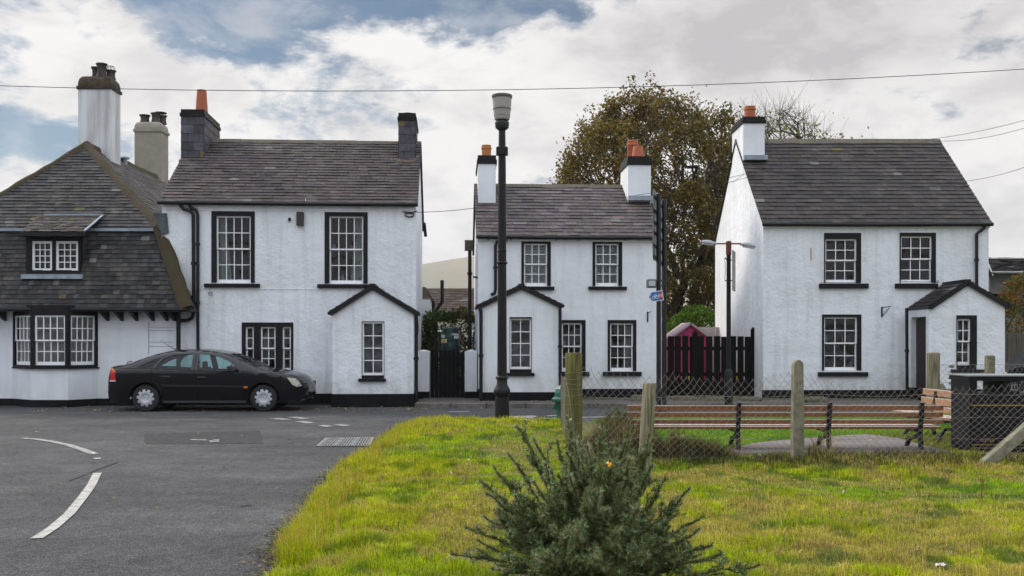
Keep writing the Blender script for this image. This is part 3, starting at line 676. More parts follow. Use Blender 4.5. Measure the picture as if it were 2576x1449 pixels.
h = (h[0], h[1], h[2] - .08, h[3])
zdoor = (1.6 + (860 - 797) / F * 25.2) - ZD
pD, px0, px1, pzb = porch(rootD, fD, dP, 2336, 2528, 773, 766, (2431.7, 706), h, 1003, M['white'], (2336, 770), (2537, 767), seed=61, side_holes=[(.16, 1.08, .02, zdoor)])
T2 = Matrix.Translation((px0, 0, 0)) @ Matrix.Rotation(R(-90), 4, 'Z')
dr = MB(T2); dr.box(.18, 1.06, .12, .17, .02, zdoor - .02)
for i in range(1, 7): dr.box(.18 + .126 * i - .006, .18 + .126 * i + .006, .11, .121, .02, zdoor - .02)
dob = dr.build('door', mat('dark_door', (.03, .018, .018), .5, var=.2), pD)
dh = MB(T2); dh.lathe([(.02, 0), (.028, .02), (.01, .04)], (.95, .08, 1.05), 8, axis='y'); dh.build('door_handle', M['galv'], dob)
plinth(rootD, px0, px1, .30, y=dP, sides=-.04)
# the porch roof's left slope widens towards the house wall
a = fD.loc(1871, 395, 2.2); xl = .0; b = fD.loc(1924, 310, 2.2); zt = fD.loc(1890, 293.3, 2.2)[1]
chimney(rootD, -.014, b[0], 2.2, 3.62, a[1] - .5, b[1], zt, M['white_smooth'], [(.26, 2.55, .155, fD.loc(1880, 267, 2.55)[1] - zt, M['terracotta'], 'ring')], label='white chimney with one orange pot on the gable')
s = MB(); s.box(-.01, b[0] + .05, 2.05, 2.19, a[1] - .1, a[1] + .03); s.build('flashing', M['lead'], rootD)
pipe(rootD, P(fD, [(2479, 563), (2477, 572), (2468, 580), (2457, 588), (2457, 720)], -.08), .042)
pipe(rootD, P(fD, [(2281, 775), (2282, 990)], -.35), .042)
s = MB(); c = fD.loc(2218, 772)
s.box(c[0] - .015, c[0] + .015, -.03, 0, c[1] - .27, c[1]); s.bar((c[0], -.02, c[1] - .02), (c[0] + .14, -.25, c[1] - .0), .02, .02); s.bar((c[0], -.02, c[1] - .25), (c[0] + .12, -.22, c[1] - .03), .015, .015); s.build('hanging_basket_bracket', M['iron'], rootD)
s = MB(); q = fD.rect((2038.5, 624, 2042, 655)); s.box(q[0], q[1], -.008, .01, q[2], q[3]); s.build('wall_scar', mat('scar', (.5, .36, .27), .9), rootD)
for x, y in ((2157, 711), (2356, 709)):
    c = fD.loc(x, y); l = fD.loc(x - 88, y)[0]; s = MB(); s.tube([(l, -.07, c[1]), (c[0], -.07, c[1] - .01)], .008, 5); s.tube([(c[0] + .03 * cos(t), -.08, c[1] + .03 * sin(t)) for t in [i * .6 for i in range(12)]], .006, 4); s.build('window_bar', M['iron'], rootD)

# ---- house A: roadside house with steep hipped roof, bay window and dormer
XA, YA = -12.0, 24.95
rootA = empty('hipped_roof_house', (XA, YA, 0), 0, 'house at the left edge with steep mossy-hipped slate roof, bay window and small dormer', 'house')
fA = Frame(Matrix.Translation(rootA.location)); L = lambda X, Y, z: (X - XA, Y - YA, z)
xr_ = fA.loc(443, 900)[0]; zt = 2.5
bx = [fA.loc(33, 900)[0], fA.loc(80, 900, -.62)[0], fA.loc(171, 900, -.62)[0], fA.loc(246, 900)[0]]
w = MB(); w.box(-6, bx[0], 0, .25, -.1, zt); w.box(bx[3], xr_, 0, .25, -.1, zt); w.box(xr_ - .25, xr_, .25, .8, -.1, zt)
zb0 = fA.loc(120, 925, -.62)[1]; zb1 = fA.loc(120, 789, -.62)[1]
w.zprism([(bx[0], .0), (bx[1], -.62), (bx[2], -.62), (bx[3], 0), (bx[3], .2), (bx[0], .2)], -.1, zb0 - .03)
w.box(-6, xr_, 3, 3.2, 0, zt)
w.build('wall', M['white_smooth'], rootA)
p = MB(); p.zprism([(-6, -.02), (bx[0] - .01, -.02), (bx[1] - .01, -.645), (bx[2] + .01, -.645), (bx[3] + .01, -.02), (xr_ + .02, -.02), (xr_ + .02, .05), (-6, .05)], -.1, fA.loc(120, 1006, -.62)[1]); p.build('plinth', M['blackwall'], rootA)
bf = [Frame(fA.M, (bx[i], y, 0), math.atan2(y2 - y, bx[i + 1] - bx[i])) for i, (y, y2) in enumerate(((0, -.62), (-.62, -.62), (-.62, 0)))]
lens = [sqrt((bx[i + 1] - bx[i]) ** 2 + (y2 - y) ** 2) for i, (y, y2) in enumerate(((0, -.62), (-.62, -.62), (-.62, 0)))]
for i, (f_, ln) in enumerate(zip(bf, lens)):
    x_0, x_1, z_0, z_1 = .07, ln - .07, zb0 + .06, zb1 - .04
    mb = MB(f_.T); fq = .04; b_ = .011; zm = (z_0 + z_1) / 2
    for (a_, c_, y_, bot) in ((zm - .02, z_1, .02, .035), (z_0, zm + .015, .055, .085)):
        mb.box(x_0, x_0 + fq, y_, y_ + .033, a_, c_); mb.box(x_1 - fq, x_1, y_, y_ + .033, a_, c_); mb.box(x_0 + fq, x_1 - fq, y_ + .001, y_ + .03, a_, a_ + bot); mb.box(x_0 + fq, x_1 - fq, y_ + .001, y_ + .03, c_ - fq, c_)
        for q in range(1, 4): xx = x_0 + fq + (x_1 - x_0 - 2 * fq) * q / 4; mb.box(xx - b_, xx + b_, y_ + .003, y_ + .028, a_ + bot, c_ - fq)
        zz = (a_ + bot + c_ - fq) / 2; mb.box(x_0 + fq, x_1 - fq, y_ + .005, y_ + .026, zz - b_, zz + b_)
    wo_ = mb.build('window', M['sash'], rootA)
    g = MB(f_.T); g.add([(x_0, .07, z_0), (x_1, .07, z_0), (x_1, .07, z_1), (x_0, .07, z_1)], [(0, 1, 2, 3)]); g.build('glass', M['glass'], wo_)
    s = MB(f_.T); s.box(0, x_0, -.01, .12, zb0, zt); s.box(x_1, ln, -.01, .12, zb0, zt); s.box(x_0, x_1, -.01, .12, z_1, zt); s.box(x_0, x_1, -.01, .12, zb0, z_0); s.build('window_surround', M['black'], wo_)
s = MB(); s.zprism([(bx[0] - .03, -.01), (bx[1] - .02, -.69), (bx[2] + .03, -.69), (bx[3] + .05, -.01), (bx[3], .1), (bx[0], .1)], zb0 - .03, zb0 + .0); s.build('window_sill', M['black'], rootA)
for u in (14, 272, 308, 345, 386, 421, 440): c = fA.loc(u, 780)[0]; s = MB(); s.add([(c - .035, -.5, 2.33), (c + .035, -.5, 2.33), (c + .035, 0, 2.12), (c - .035, 0, 2.12), (c - .035, -.5, 2.45), (c + .035, -.5, 2.45), (c + .035, 0, 2.6), (c - .035, 0, 2.6)], [(0, 1, 5, 4), (1, 2, 6, 5), (3, 0, 4, 7), (0, 3, 2, 1)]); s.build('rafter_tail', M['black'], rootA)
s = MB(); s.box(-6, xr_ + .3, -.42, 0.0, 2.46, 2.49); s.build('soffit', M['white_smooth'], rootA)
# roof planes
eL, eR = -15.6, -7.97; kL, kR = -14.5, -8.88; yE, zE_, yK, zK, yAp, zAp, XAp = 24.48, 2.43, 25.3, 4.43, 28.5, 7.24, -12.2
rf = MB(); V = Vector((0, yK - yE, zK - zE_)); Ls = V.length
slates(rf, L(eL, yE, zE_), (1, 0, 0), V, Ls, lambda t: (kL - eL) * t / Ls, lambda t: (eR - eL) + (kR - eR) * t / Ls, .125, .17, 71, PALA, lich=.008)
V = Vector((0, yAp - yK, zAp - zK)); Lu = V.length
slates(rf, L(kL, yK - .04, zK), (1, 0, 0), V, Lu, lambda t: (XAp - kL) * t / Lu, lambda t: (kR - kL) + (XAp - kR) * t / Lu, .15, .24, 72, PALA, lich=.003)
V = Vector((XAp - kR, 0, zAp - zK)); Lr = V.length; dy = 11.5
slates(rf, L(kR, yK, zK), (0, 1, 0), V, Lr, lambda t: (yAp - yK) * t / Lr, lambda t: dy, .17, .26, 73, [(.19, .18, .165), (.14, .135, .125), (.24, .23, .21), (.16, .15, .13)])  # right slope: grazing sky glare is put into these paler slate colours
V = Vector((kR - eR, 0, zK - zE_)); Lq = V.length
slates(rf, L(eR, yE, zE_), (0, 1, 0), V, Lq, lambda t: (yK - yE) * t / Lq, lambda t: 1.0, .15, .24, 74, PALA)
V = Vector((XAp - kL, 0, zAp - zK)); Lr = V.length
slates(rf, L(kL, yK, zK), (0, 1, 0), V, Lr, lambda t: (yAp - yK) * t / Lr, lambda t: dy, .3, .5, 75, PALA)
rf.add([L(kL, yK, zK), L(kL, yK + dy, zK), L(eL, yK + dy, zE_), L(eL, yE, zE_)], [(0, 1, 2, 3)])
rf.add([L(kL, yK + dy, 0), L(kR, yK + dy, 0), L(kR, yK + dy, zK), L(XAp, yK + dy, zAp), L(kL, yK + dy, zK)], [(0, 1, 2, 3, 4)])
rf.build('roof', M['slate_b'], rootA, col=True)
def cap_run(mb, a, b, w, n, seed=0, h=.10):
    a = Vector(a); b = Vector(b); rg = random.Random(seed); d = (b - a).normalized(); x = d.cross(Vector((0, 0, 1))).normalized(); up = x.cross(d)
    pr = []
    for i in range(n + 1):
        p = a.lerp(b, i / n); w_ = w * rg.uniform(.92, 1.08); hh = h * rg.uniform(.8, 1.15)
        pr.append([p + x * w_ - up * .09, p + x * w_ * .55 + up * hh * .7, p + up * hh, p - x * w_ * .55 + up * hh * .7, p - x * w_ - up * .09])
    vs = [q for r in pr for q in r]; fs = [(i * 5 + k, i * 5 + k + 1, (i + 1) * 5 + k + 1, (i + 1) * 5 + k) for i in range(n) for k in range(4)] + [(0, 4, 3, 2, 1), tuple(n * 5 + k for k in range(5))]
    mb.add(vs, fs)
hp = MB(); cap_run(hp, L(eR, yE, zE_), L(kR - .06, yK + .02, zK + .12), .19, 9, 1, .12); cap_run(hp, L(kR + .1, yK - .1, zK - .1), L(XAp, yAp, zAp), .17, 16, 2, .12); cap_run(hp, L(kL, yK, zK), L(XAp, yAp, zAp), .13, 16, 3)
cap_run(hp, L(eL, yE, zE_), L(kL, yK, zK), .17, 9, 4, .12); cap_run(hp, L(XAp, yAp, zAp), L(XAp, yK + dy, zAp), .11, 24, 5)
hp.build('hip_ridges', M['moss_ridge'], rootA, smooth=50)
s = MB(); s.tube([L(eL, yE - .05, zE_ - .03), L(eR, yE - .05, zE_ - .04)], .05, 8); s.tube([L(eR + .02, yE - .05, zE_ - .04), L(eR + .02, yE + .5, zE_ - .04)], .05, 8); s.build('gutter', M['iron'], rootA, smooth=True)
s = MB(); s.box(*(kL - XA, kR - XA - .1), yK - YA - .1, yK - YA - .04, zK - .02, zK + .05); s.build('lead_flashing', M['lead'], rootA)
# dormer
yd = 24.84; dz = lambda v, Y: CAMZ + (HY - v) / F * Y; dx = lambda u, Y: (u - CX) / F * Y - XA
fd = Frame(fA.M, (0, yd - YA, 0)); q = fd.rect((64, 590, 205, 690))
s = MB(); s.box(q[0], q[1], yd - YA + .1, yd - YA + .9, q[2], q[3] + .05); dm = s.build('dormer', mat('dormer_cheek', (.03, .032, .035), .8), rootA)
window(dm, fd, (80.5, 606.5, 131.5, 681), (66, 592, 136, 688), None, 3, 4, split=False, rec=.015, fw=.06)
window(dm, fd, (140.5, 606.5, 197, 681), (136.2, 592, 203, 688), None, 3, 4, split=False, rec=.015, fw=.06)
rf = MB(); a_ = Vector((dx(52, 24.6), 24.6 - YA, dz(583, 24.6))); b_ = Vector((dx(75, 25.75), 25.75 - YA, dz(543, 25.75))); V = Vector((0, b_.y - a_.y, b_.z - a_.z)); Ld = V.length
wd = dx(212, 24.6) - a_.x; wd2 = dx(230, 25.75) - b_.x
slates(rf, a_, (1, 0, 0), V, Ld, lambda t: (b_.x - a_.x) * t / Ld * .3, lambda t: wd + (b_.x - a_.x) * .0, .12, .2, 81, [(.10, .093, .085), (.085, .08, .075), (.12, .11, .10)], lich=.03)
rf.build('dormer_roof', M['slate_b'], dm, col=True)
s = MB(); s.box(a_.x + .05, a_.x + wd + .02, b_.y - .05, b_.y + .05, b_.z, b_.z + .05); s.bar((a_.x + wd, a_.y, a_.z + .02), (a_.x + wd, b_.y, b_.z + .03), .05, .03)
s.box(q[0] - .05, q[1] + .07, yd - YA - .14, yd - YA + .1, q[2] - .12, q[2] - .01); s.build('dormer_flashing', M['lead'], dm)
s = MB(); s.box(a_.x - .12, a_.x + wd + .05, a_.y - .06, a_.y + .2, a_.z - .11, a_.z - .02); s.build('dormer_gutter', M['iron'], dm)
s = MB(); lp = [at(u, v, 25.03) for u, v in ((384, 536), (419, 536), (424, 585), (408, 592))]; s.add([(p.x - XA, 25.03 - YA, p.z) for p in lp] + [(p.x - XA, 25.06 - YA, p.z) for p in lp], [(0, 1, 2, 3), (7, 6, 5, 4), (0, 4, 5, 1), (1, 5, 6, 2), (2, 6, 7, 3), (3, 7, 4, 0)]); s.build('lead_panel', mat('dark_lead', (.06, .075, .085), .5, var=.3), rootA)
# chimneys of house A
Y1 = 29.3; zf = lambda v, Y: CAMZ + (HY - v) / F * Y; xf = lambda u, Y: (u - CX) / F * Y - XA
x0, x1, y0 = xf(196, Y1), xf(280, Y1), Y1 - YA; zt = zf(188, Y1)
chimney(rootA, x0, x1, y0, y0 + .7, 6.3, zf(224, Y1), zt, M['stained'], [(x0 + .6, y0 + .25, .15, .40, M['potdark'], 'flare'), (x0 + .36, y0 + .42, .13, .34, M['potdark'], 'flare'), (x0 + .78, y0 + .48, .14, .26, M['potdark'], 'flare')],
        capm=mat('sooty_cap', (.022, .017, .015), .9, col2=(.09, .06, .03), vscale=6, bump=.5), caps='haunch', label='tall stained white chimney with three dark pots')
Y2 = 34.0; x2, x3, y2 = xf(338, Y2), xf(406, Y2), Y2 - YA
chimney(rootA, x2, x3, y2, y2 + .7, 6.0, zf(331, Y2), zf(304, Y2), M['beige'], [(x2 + .25, y2 + .3, .17, .27, M['potdark'], 'flare'), (x2 + .62, y2 + .3, .15, .34, M['potdark'], 'flare'), (x2 + .80, y2 + .5, .13, .3, M['potdark'], 'flare')],
        capm=M['beige'], caps='haunch', label='bare beige chimney with dark pots and a cowl')
s = MB(); s.lathe([(.02, 0), (.20, .02), (.21, .04), (.02, .07)], (x2 + .74, y2 + .45, zf(279, Y2)), 14)
for i in range(4): s.tube([(x2 + .74 + .13 * cos(i * 1.57), y2 + .45 + .13 * sin(i * 1.57), zf(279, Y2) - .3), (x2 + .74 + .17 * cos(i * 1.57), y2 + .45 + .17 * sin(i * 1.57), zf(279, Y2) + .02)], .01, 4)
s.build('chimney_cowl', M['iron'], rootA)
s = MB()
for i in range(5):
    t = i * pi / 5; s.tube([(x0 + .78 + .13 * cos(a2_) * cos(t), y0 + .48 + .13 * cos(a2_) * sin(t), zt + .25 + .15 * sin(a2_)) for a2_ in [j * pi / 8 for j in range(9)]], .007, 4)
s.build('pot_guard', M['iron'], rootA)
s = MB(); vx, vy = xf(314, 31.0), 31 - YA; s.lathe([(.07, -.5), (.07, .12), (.15, .13), (.15, .17), (.05, .22)], (vx, vy, zf(410, 31)), 12); s.build('roof_vent', M['lead'], rootA, smooth=True)
pipe(rootA, P(fA, [(449, 779), (449, 1010)], -.12), .055)
pipe(rootA, P(fA, [(449, 806), (470, 806)], -.12), .045, name='pipe_branch')
s = MB()
for v in (823, 831, 860, 871): c0, c1 = fA.loc(374, v), fA.loc(437, v); s.box(c0[0], c1[0], -.012, .01, c0[1] - .006, c0[1])
c0, c1 = fA.loc(374, 810), fA.loc(374, 890); s.box(c0[0], c0[0] + .01, -.01, .01, c1[1], c0[1]); s.build('panel_grooves', mat('shadow_gap', (.2, .21, .22), .9), rootA)
# ------------------------------------------------------------------ ground, road, hill
def sheet(name, pts, z, m, kind='structure', parent=None, thick=None):
    mb = MB()
    if thick: mb.zprism([(p[0], p[1]) for p in pts], z - thick, z)
    else: mb.add([(p[0], p[1], z) for p in pts], [tuple(range(len(pts)))])
    o = mb.build(name, m, parent)
    if kind: o['kind'] = kind
    return o
soil = mat('rough_ground', (.10, .105, .035), .95, col2=(.07, .06, .03), vscale=.6, bump=.6, bscale=6, bdist=.05)
sheet('ground', [(-3000, -400), (3000, -400), (3000, 5000), (-3000, 5000)], -.06, soil)
def asphalt():
    m = mat('asphalt', (.078, .077, .079), .9, spec=.2, col2=(.055, .054, .056), vscale=.35, bump=.8, bscale=110, bdist=.006, detail=6)
    nt = m.node_tree; N = nt.nodes; Lk = nt.links; b = N['Principled BSDF']; src = b.inputs['Base Color'].links[0].from_socket
    tcn = N.new('ShaderNodeTexCoord')
    def mul(s, f1, sc, lo, hi, tov, stretch=(1, 1, 1), kind='noise'):
        mp = N.new('ShaderNodeMapping'); mp.inputs['Scale'].default_value = stretch; Lk.new(tcn.outputs['Object'], mp.inputs[0])
        if kind == 'noise': n = N.new('ShaderNodeTexNoise'); n.inputs['Scale'].default_value = sc; n.inputs['Detail'].default_value = 3; o = n.outputs[0]
        else: n = N.new('ShaderNodeTexVoronoi'); n.feature = 'DISTANCE_TO_EDGE'; n.inputs['Scale'].default_value = sc; o = n.outputs['Distance']
        Lk.new(mp.outputs[0], n.inputs['Vector']); mr = N.new('ShaderNodeMapRange'); Lk.new(o, mr.inputs[0]); mr.inputs[1].default_value = lo; mr.inputs[2].default_value = hi
        mr.inputs[3].default_value = f1; mr.inputs[4].default_value = tov
        mx = N.new('ShaderNodeMix'); mx.data_type = 'RGBA'; mx.blend_type = 'MULTIPLY'; mx.inputs[0].default_value = 1; Lk.new(s, mx.inputs[6]); Lk.new(mr.outputs[0], mx.inputs[7]); return mx.outputs[2]
    s = mul(src, .35, 75, .40, .60, 1.75)                    # aggregate speckle
    s = mul(s, .88, .22, .4, .6, 1.12, (1, 3.5, 1)); s = mul(s, .86, 9, .4, .6, 1.14, (1, 1, 1)); s = mul(s, .80, 26, .42, .60, 1.2, (1, 1, 1))          # worn lanes along the street
    s = mul(s, .86, 1.6, .42, .58, 1.08, (1, 1.3, 1))
    Lk.new(s, b.inputs['Base Color']); return m
road_m = asphalt()
sheet('road', [(-60, -12), (80, -12), (80, 25.2), (-60, 25.2)], 0.0, road_m)
patch_m = mat('asphalt_patch', (.050, .049, .051), .9, spec=.15, var=.25, vscale=8, bump=.8, bscale=90, bdist=.006)
paint = mat('road_paint', (.48, .46, .43), .8, col2=(.26, .25, .235), vscale=9, detail=9, bump=.4, bscale=80, bdist=.004)
worn = mat('worn_paint', (.42, .41, .39), .8, col2=(.10, .10, .10), vscale=16, detail=8)
G2 = lambda pts: [gnd(u, v) for u, v in pts]
sheet('road_patch', G2([(362, 1092), (655, 1083), (662, 1116), (364, 1118)]), .004, patch_m)
def strip(name, line, w0, w1, m, z=.008):
    pts = [gnd(u, v) for u, v in line]; n = len(pts); a = []; b = []
    for i, p in enumerate(pts):
        d = (pts[min(i + 1, n - 1)] - pts[max(i - 1, 0)]).normalized(); s = Vector((-d.y, d.x, 0)); w = (w0 + (w1 - w0) * i / (n - 1)) / 2
        a.append(p + s * w); b.append(p - s * w)
    mb = MB(); vs = [(q.x, q.y, z) for q in a] + [(q.x, q.y, z) for q in b]
    mb.add(vs, [(i, i + 1, n + i + 1, n + i) for i in range(n - 1)]); o = mb.build(name, m); o['kind'] = 'structure'; return o
strip('centre_line', [(92, 1356), (135, 1328), (175, 1293), (208, 1252), (230, 1222), (245, 1191)], .095, .098, paint)
strip('give_way_line', [(58, 1103), (95, 1106), (135, 1112), (175, 1121), (205, 1131), (238, 1143)], .11, .13, worn)
for q in ([(228, 1139), (238, 1139), (240, 1143), (234, 1144)], [(236, 1153), (253, 1153), (254, 1156), (238, 1156)]): sheet('road_marking', G2(q), .009, paint)
for q in ([(676, 1054), (700, 1052), (736, 1056), (712, 1057)], [(722, 1050), (748, 1049), (780, 1053), (758, 1055)], [(742, 1061), (768, 1060), (793, 1064), (770, 1066)],
          [(800, 1071), (822, 1070), (838, 1073), (818, 1075)], [(838, 1069), (858, 1068), (882, 1071), (862, 1073)], [(1276, 1048), (1345, 1046), (1352, 1049), (1330, 1054), (1290, 1055)],
          [(1300, 1055), (1440, 1050), (1440, 1052), (1300, 1057)], [(1375, 1046), (1400, 1045), (1402, 1047), (1378, 1048)], [(1450, 1050), (1560, 1047), (1560, 1049), (1450, 1052)],
          [(1128, 1036), (1180, 1035), (1180, 1036.5), (1130, 1037.5)]):
    sheet('road_marking', G2(q), .008, worn)
for q in ([(478, 1106), (520, 1107), (520, 1109), (480, 1108)], [(524, 1110), (550, 1109), (552, 1112), (530, 1113)], [(535, 1107), (553, 1106), (553, 1108), (536, 1108.5)]): sheet('road_marking', G2(q), .009, worn)
for q in ([(225, 1189), (262, 1174), (262, 1176), (226, 1192)], [(172, 1210), (222, 1191), (222, 1192.5), (174, 1211.5)], [(262, 1173), (296, 1163), (297, 1164), (264, 1177)]): sheet('road_crack', G2(q), .006, mat('crack', (.012, .012, .012), .9))
strip('road_crack', [(445, 1226), (500, 1225.4), (560, 1226.2), (617, 1226)], .012, .012, mat('crack', (.012, .012, .012), .9), .006)
strip('road_crack', [(520, 1206), (560, 1204), (590, 1206), (640, 1203)], .010, .010, mat('crack', (.012, .012, .012), .9), .006)
strip('road_crack', [(608, 1276), (618, 1272), (632, 1274)], .06, .03, mat('crack', (.012, .012, .012), .9), .006)
# drain grating set in the road
pts = G2([(822, 1104), (938, 1102), (928, 1123), (799, 1124)])
gr = MB(); e = [Vector((p.x, p.y, 0)) for p in pts]; lerp2 = lambda s, t: (e[0].lerp(e[1], s)).lerp(e[3].lerp(e[2], s), t)
gr2 = MB(); gr2.add([(p.x, p.y, .004) for p in e], [(0, 1, 2, 3)])
def gbar(a, b, w):
    a.z = b.z = .012; gr.bar(a, b, w, .012)
for i in range(19):
    s = i / 18; wv = .045 if i in (0, 18, 6, 12) else .022; gbar(lerp2(s, 0), lerp2(s, 1), wv)
for t in (0, .25, .5, .75, 1): gbar(lerp2(0, t), lerp2(1, t), .05 if t in (0, 1) else .03)
dg = gr.build('drain_grating', mat('cast_grate', (.22, .215, .21), .6, metal=.3, var=.3, vscale=12)); tag(dg, 'wide metal drain grating in the road beside the grass verge', 'drain')
gr2.build('drain_well', mat('pit', (.045, .043, .04), .9), dg)

# pavement with kerb
KY = gnd(1270, 1027).y
pav = mat('pavement', (.105, .09, .085), .9, col2=(.075, .066, .06), vscale=1.5, bump=.5, bscale=50)
x_k = gnd(1043, 1027).x
sheet('pavement', [(x_k + .02, KY + .16), (80, KY + .16), (80, 36), (x_k + .02, 36)], .12, pav, thick=.2)
kb = MB(); rg = random.Random(4); x = x_k
while x < 16:
    l = rg.uniform(.85, .95); kb.cbox(x, x + l - .012, KY + rg.uniform(-.006, .006), KY + .155, -.05, .12 + rg.uniform(-.006, .004), .012); x += l
o = kb.build('kerb', M['kerb']); o['kind'] = 'structure'
sheet('back_yards', [(-60, 25.2), (-2.3, 25.2), (-2.3, 70), (-60, 70)], .02, mat('yard', (.08, .075, .065), .95, var=.2))
gb = mat('bank_grass', (.07, .11, .02), .95, col2=(.10, .12, .03), vscale=3, bump=.8, bscale=20, bdist=.05)
sheet('field', [(-300, 36), (300, 36), (300, 400), (-300, 400)], .16, gb, thick=.3)
sheet('garden_ground', [(-.4, 25.5), (30, 25.5), (30, 35.9), (-.4, 35.9)], .128, mat('garden', (.07, .075, .03), .95, var=.3))

# hill far away
n = 60; hx = np.linspace(-2600, 3200, n); hv = []; hf = []
for i, x in enumerate(hx):
    px = CX + x / 2400 * F
    h = np.interp(px, [-1600, 0, 900, 1068, 1200, 1500, 2000, 2600, 4000], [20, 60, 165, 187, 209, 235, 190, 90, 30]) + fbm(np.array(x), np.array(0.), .004) * 6
    for j, t in enumerate((0, .25, .5, .75, 1, 1.3)):
        hv.append((x, 1700 + 700 * t, (h * 1.0) * (min(t, 1) ** 1.1) * (1 if t <= 1 else .8) + fbm(np.array(x), np.array(t * 300), .006) * 8 * (0 < t < 1)))
for i in range(n - 1):
    for j in range(5): hf.append((i * 6 + j, (i + 1) * 6 + j, (i + 1) * 6 + j + 1, i * 6 + j + 1))
hm = MB(); hm.add(hv, hf); hill_m = mat('hill', (.25, .19, .12), .95, col2=(.16, .155, .09), vscale=.006, detail=8)
o = hm.build('hill', hill_m, smooth=True); o['kind'] = 'structure'

# ------------------------------------------------------------------ parked car
def build_car():
    root = empty('parked_car', (gnd(263 + 3, 1035).x, 22.75, 0), R(.4), 'black five-door hatchback saloon with silver wheel trims parked facing right by the tall cottage', 'car')
    cw = .86; Yc = cw                                  # centre line at local y = cw, near side at y = 0
    top = [(0.0, .46), (.01, .60), (.05, .80), (.10, .99), (.13, 1.025), (.28, 1.045), (.43, 1.055), (.58, 1.115), (.73, 1.18), (.90, 1.245), (1.08, 1.305), (1.31, 1.36), (1.54, 1.392), (1.75, 1.405), (1.95, 1.41), (2.2, 1.405), (2.45, 1.38), (2.70, 1.33),
           (2.90, 1.255), (3.08, 1.175), (3.25, 1.095), (3.44, .99), (3.52, .955), (3.75, .93), (4.0, .89), (4.2, .84), (4.36, .785), (4.46, .72), (4.53, .62), (4.59, .54), (4.605, .42), (4.57, .28), (4.45, .22)]
    arc = lambda cx, r, a0, a1, n: [(cx + r * cos(R(a)), .315 + r * sin(R(a))) for a in np.linspace(a0, a1, n)]
    bot = [(4.1, .20)] + arc(3.64, .365, -14, 194, 22) + [(3.24, .19), (1.34, .19)] + arc(.94, .365, -14, 194, 22) + [(.56, .20), (.09, .215), (.01, .30)]
    outline = top + bot
    wins = {'rear_quarter_window': [(.74, 1.015), (.93, 1.11), (1.12, 1.19), (1.24, 1.225), (1.17, 1.13), (1.10, 1.0)],
            'rear_door_window': [(1.16, .985), (1.22, 1.10), (1.33, 1.22), (1.45, 1.275), (1.62, 1.305), (1.97, 1.315), (1.985, .955)],
            'front_door_window': [(2.11, 1.315), (2.35, 1.30), (2.58, 1.25), (2.80, 1.165), (2.98, 1.06), (3.02, .955), (2.9, .93), (2.13, .945)]}
    tx = [p[0] for p in top]; tz = [p[1] for p in top]
    def ztop(x): return float(np.interp(x, tx, tz))
    def yw(x, z):
        y = cw
        if z > .93: y -= .30 * ((z - .93) / .47) ** 1.15
        if z < .93: y -= .05 * ((.93 - z) / .6) ** 2
        y -= .022 * max(0, 1 - abs(z - .50) / .03) * 0
        if x > 3.7: y -= .30 * ((x - 3.7) / .9) ** 2.4
        if x < .6: y -= .20 * ((.6 - x) / .6) ** 2.4
        dt = ztop(x) - z
        if dt < .07 and x > .12: y -= .05 * (1 - max(dt, 0) / .07) ** 2
        return y
    def inside(p, poly):
        c = False; j = len(poly) - 1
        for i in range(len(poly)):
            if (poly[i][1] > p[1]) != (poly[j][1] > p[1]) and p[0] < (poly[j][0] - poly[i][0]) * (p[1] - poly[i][1]) / (poly[j][1] - poly[i][1]) + poly[i][0]: c = not c
            j = i
        return c
    def dens(poly, h=.07):
        o = []
        for i in range(len(poly)):
            a = Vector(poly[i]); b = Vector(poly[(i + 1) % len(poly)]); k = max(1, int((b - a).length / h)); o += [a.lerp(b, q / k) for q in range(k)]
        return o
    vs = []; es = []
    for poly in [outline] + list(wins.values()):
        d = dens(poly); b = len(vs); vs += d; es += [(b + i, b + (i + 1) % len(d)) for i in range(len(d))]
    for i in range(72):
        for j in range(22):
            p = (.04 + i * .065 + (j % 2) * .03, .21 + j * .056)
            if inside(p, outline) and min(((p[0] - q.x) ** 2 + (p[1] - q.y) ** 2) for q in vs[:len(dens(outline))]) > .0009: vs.append(Vector(p))
    V2, _, F2, *_ = delaunay_2d_cdt(vs, es, [], 0, 1e-5)
    body = []; wf = {k: [] for k in wins}
    for f in F2:
        c = sum((V2[i] for i in f), Vector((0, 0))) / len(f)
        if not inside(c, outline): continue
        for k, w in wins.items():
            if inside(c, w): wf[k].append(f); break
        else: body.append(f)
    paintm = mat('car_paint', (.0045, .004, .007), .25, coat=.7, spec=.2)
    cg = glass('car_glass', (.62, .82, .82), 1.45); plast = mat('car_plastic', (.02, .02, .022), .55)
    mb = MB()
    for s in (0, 1):
        pts = [((p.x, (Yc - yw(p.x, p.y)) if s == 0 else (Yc + yw(p.x, p.y)), p.y)) for p in V2]
        mb.add(pts, [f if s == 0 else f[::-1] for f in body])
    # top skin from side to side
    SEG = 12; glassq = {'windscreen': (2.72, 3.40), 'rear_screen': (.60, 1.30)}; tops = []
    tp = dens(top, .06)[:-1]; tp = [p for p in tp if True]
    k_end = next(i for i, p in enumerate(tp) if p.x > 4.44 and p.y < .23) if any(p.x > 4.44 and p.y < .23 for p in tp) else len(tp)
    tp = tp[:k_end]
    def sk(p, t):
        y = yw(p.x, p.y); cr = (1 - t * t); z = p.y + .035 * cr * (1 if p.y > .5 else .0); x = p.x
        if p.x < .45: x -= .03 * cr
        if p.x > 4.0: x += .05 * cr * min(1, (p.x - 4.0) / .3); z += .02 * cr
        return Vector((x, Yc + y * t, z))
    rows = [[sk(p, -1 + 2 * k / SEG) for k in range(SEG + 1)] for p in tp]
    sets = {'body': MB(), 'windscreen': MB(), 'rear_screen': MB()}
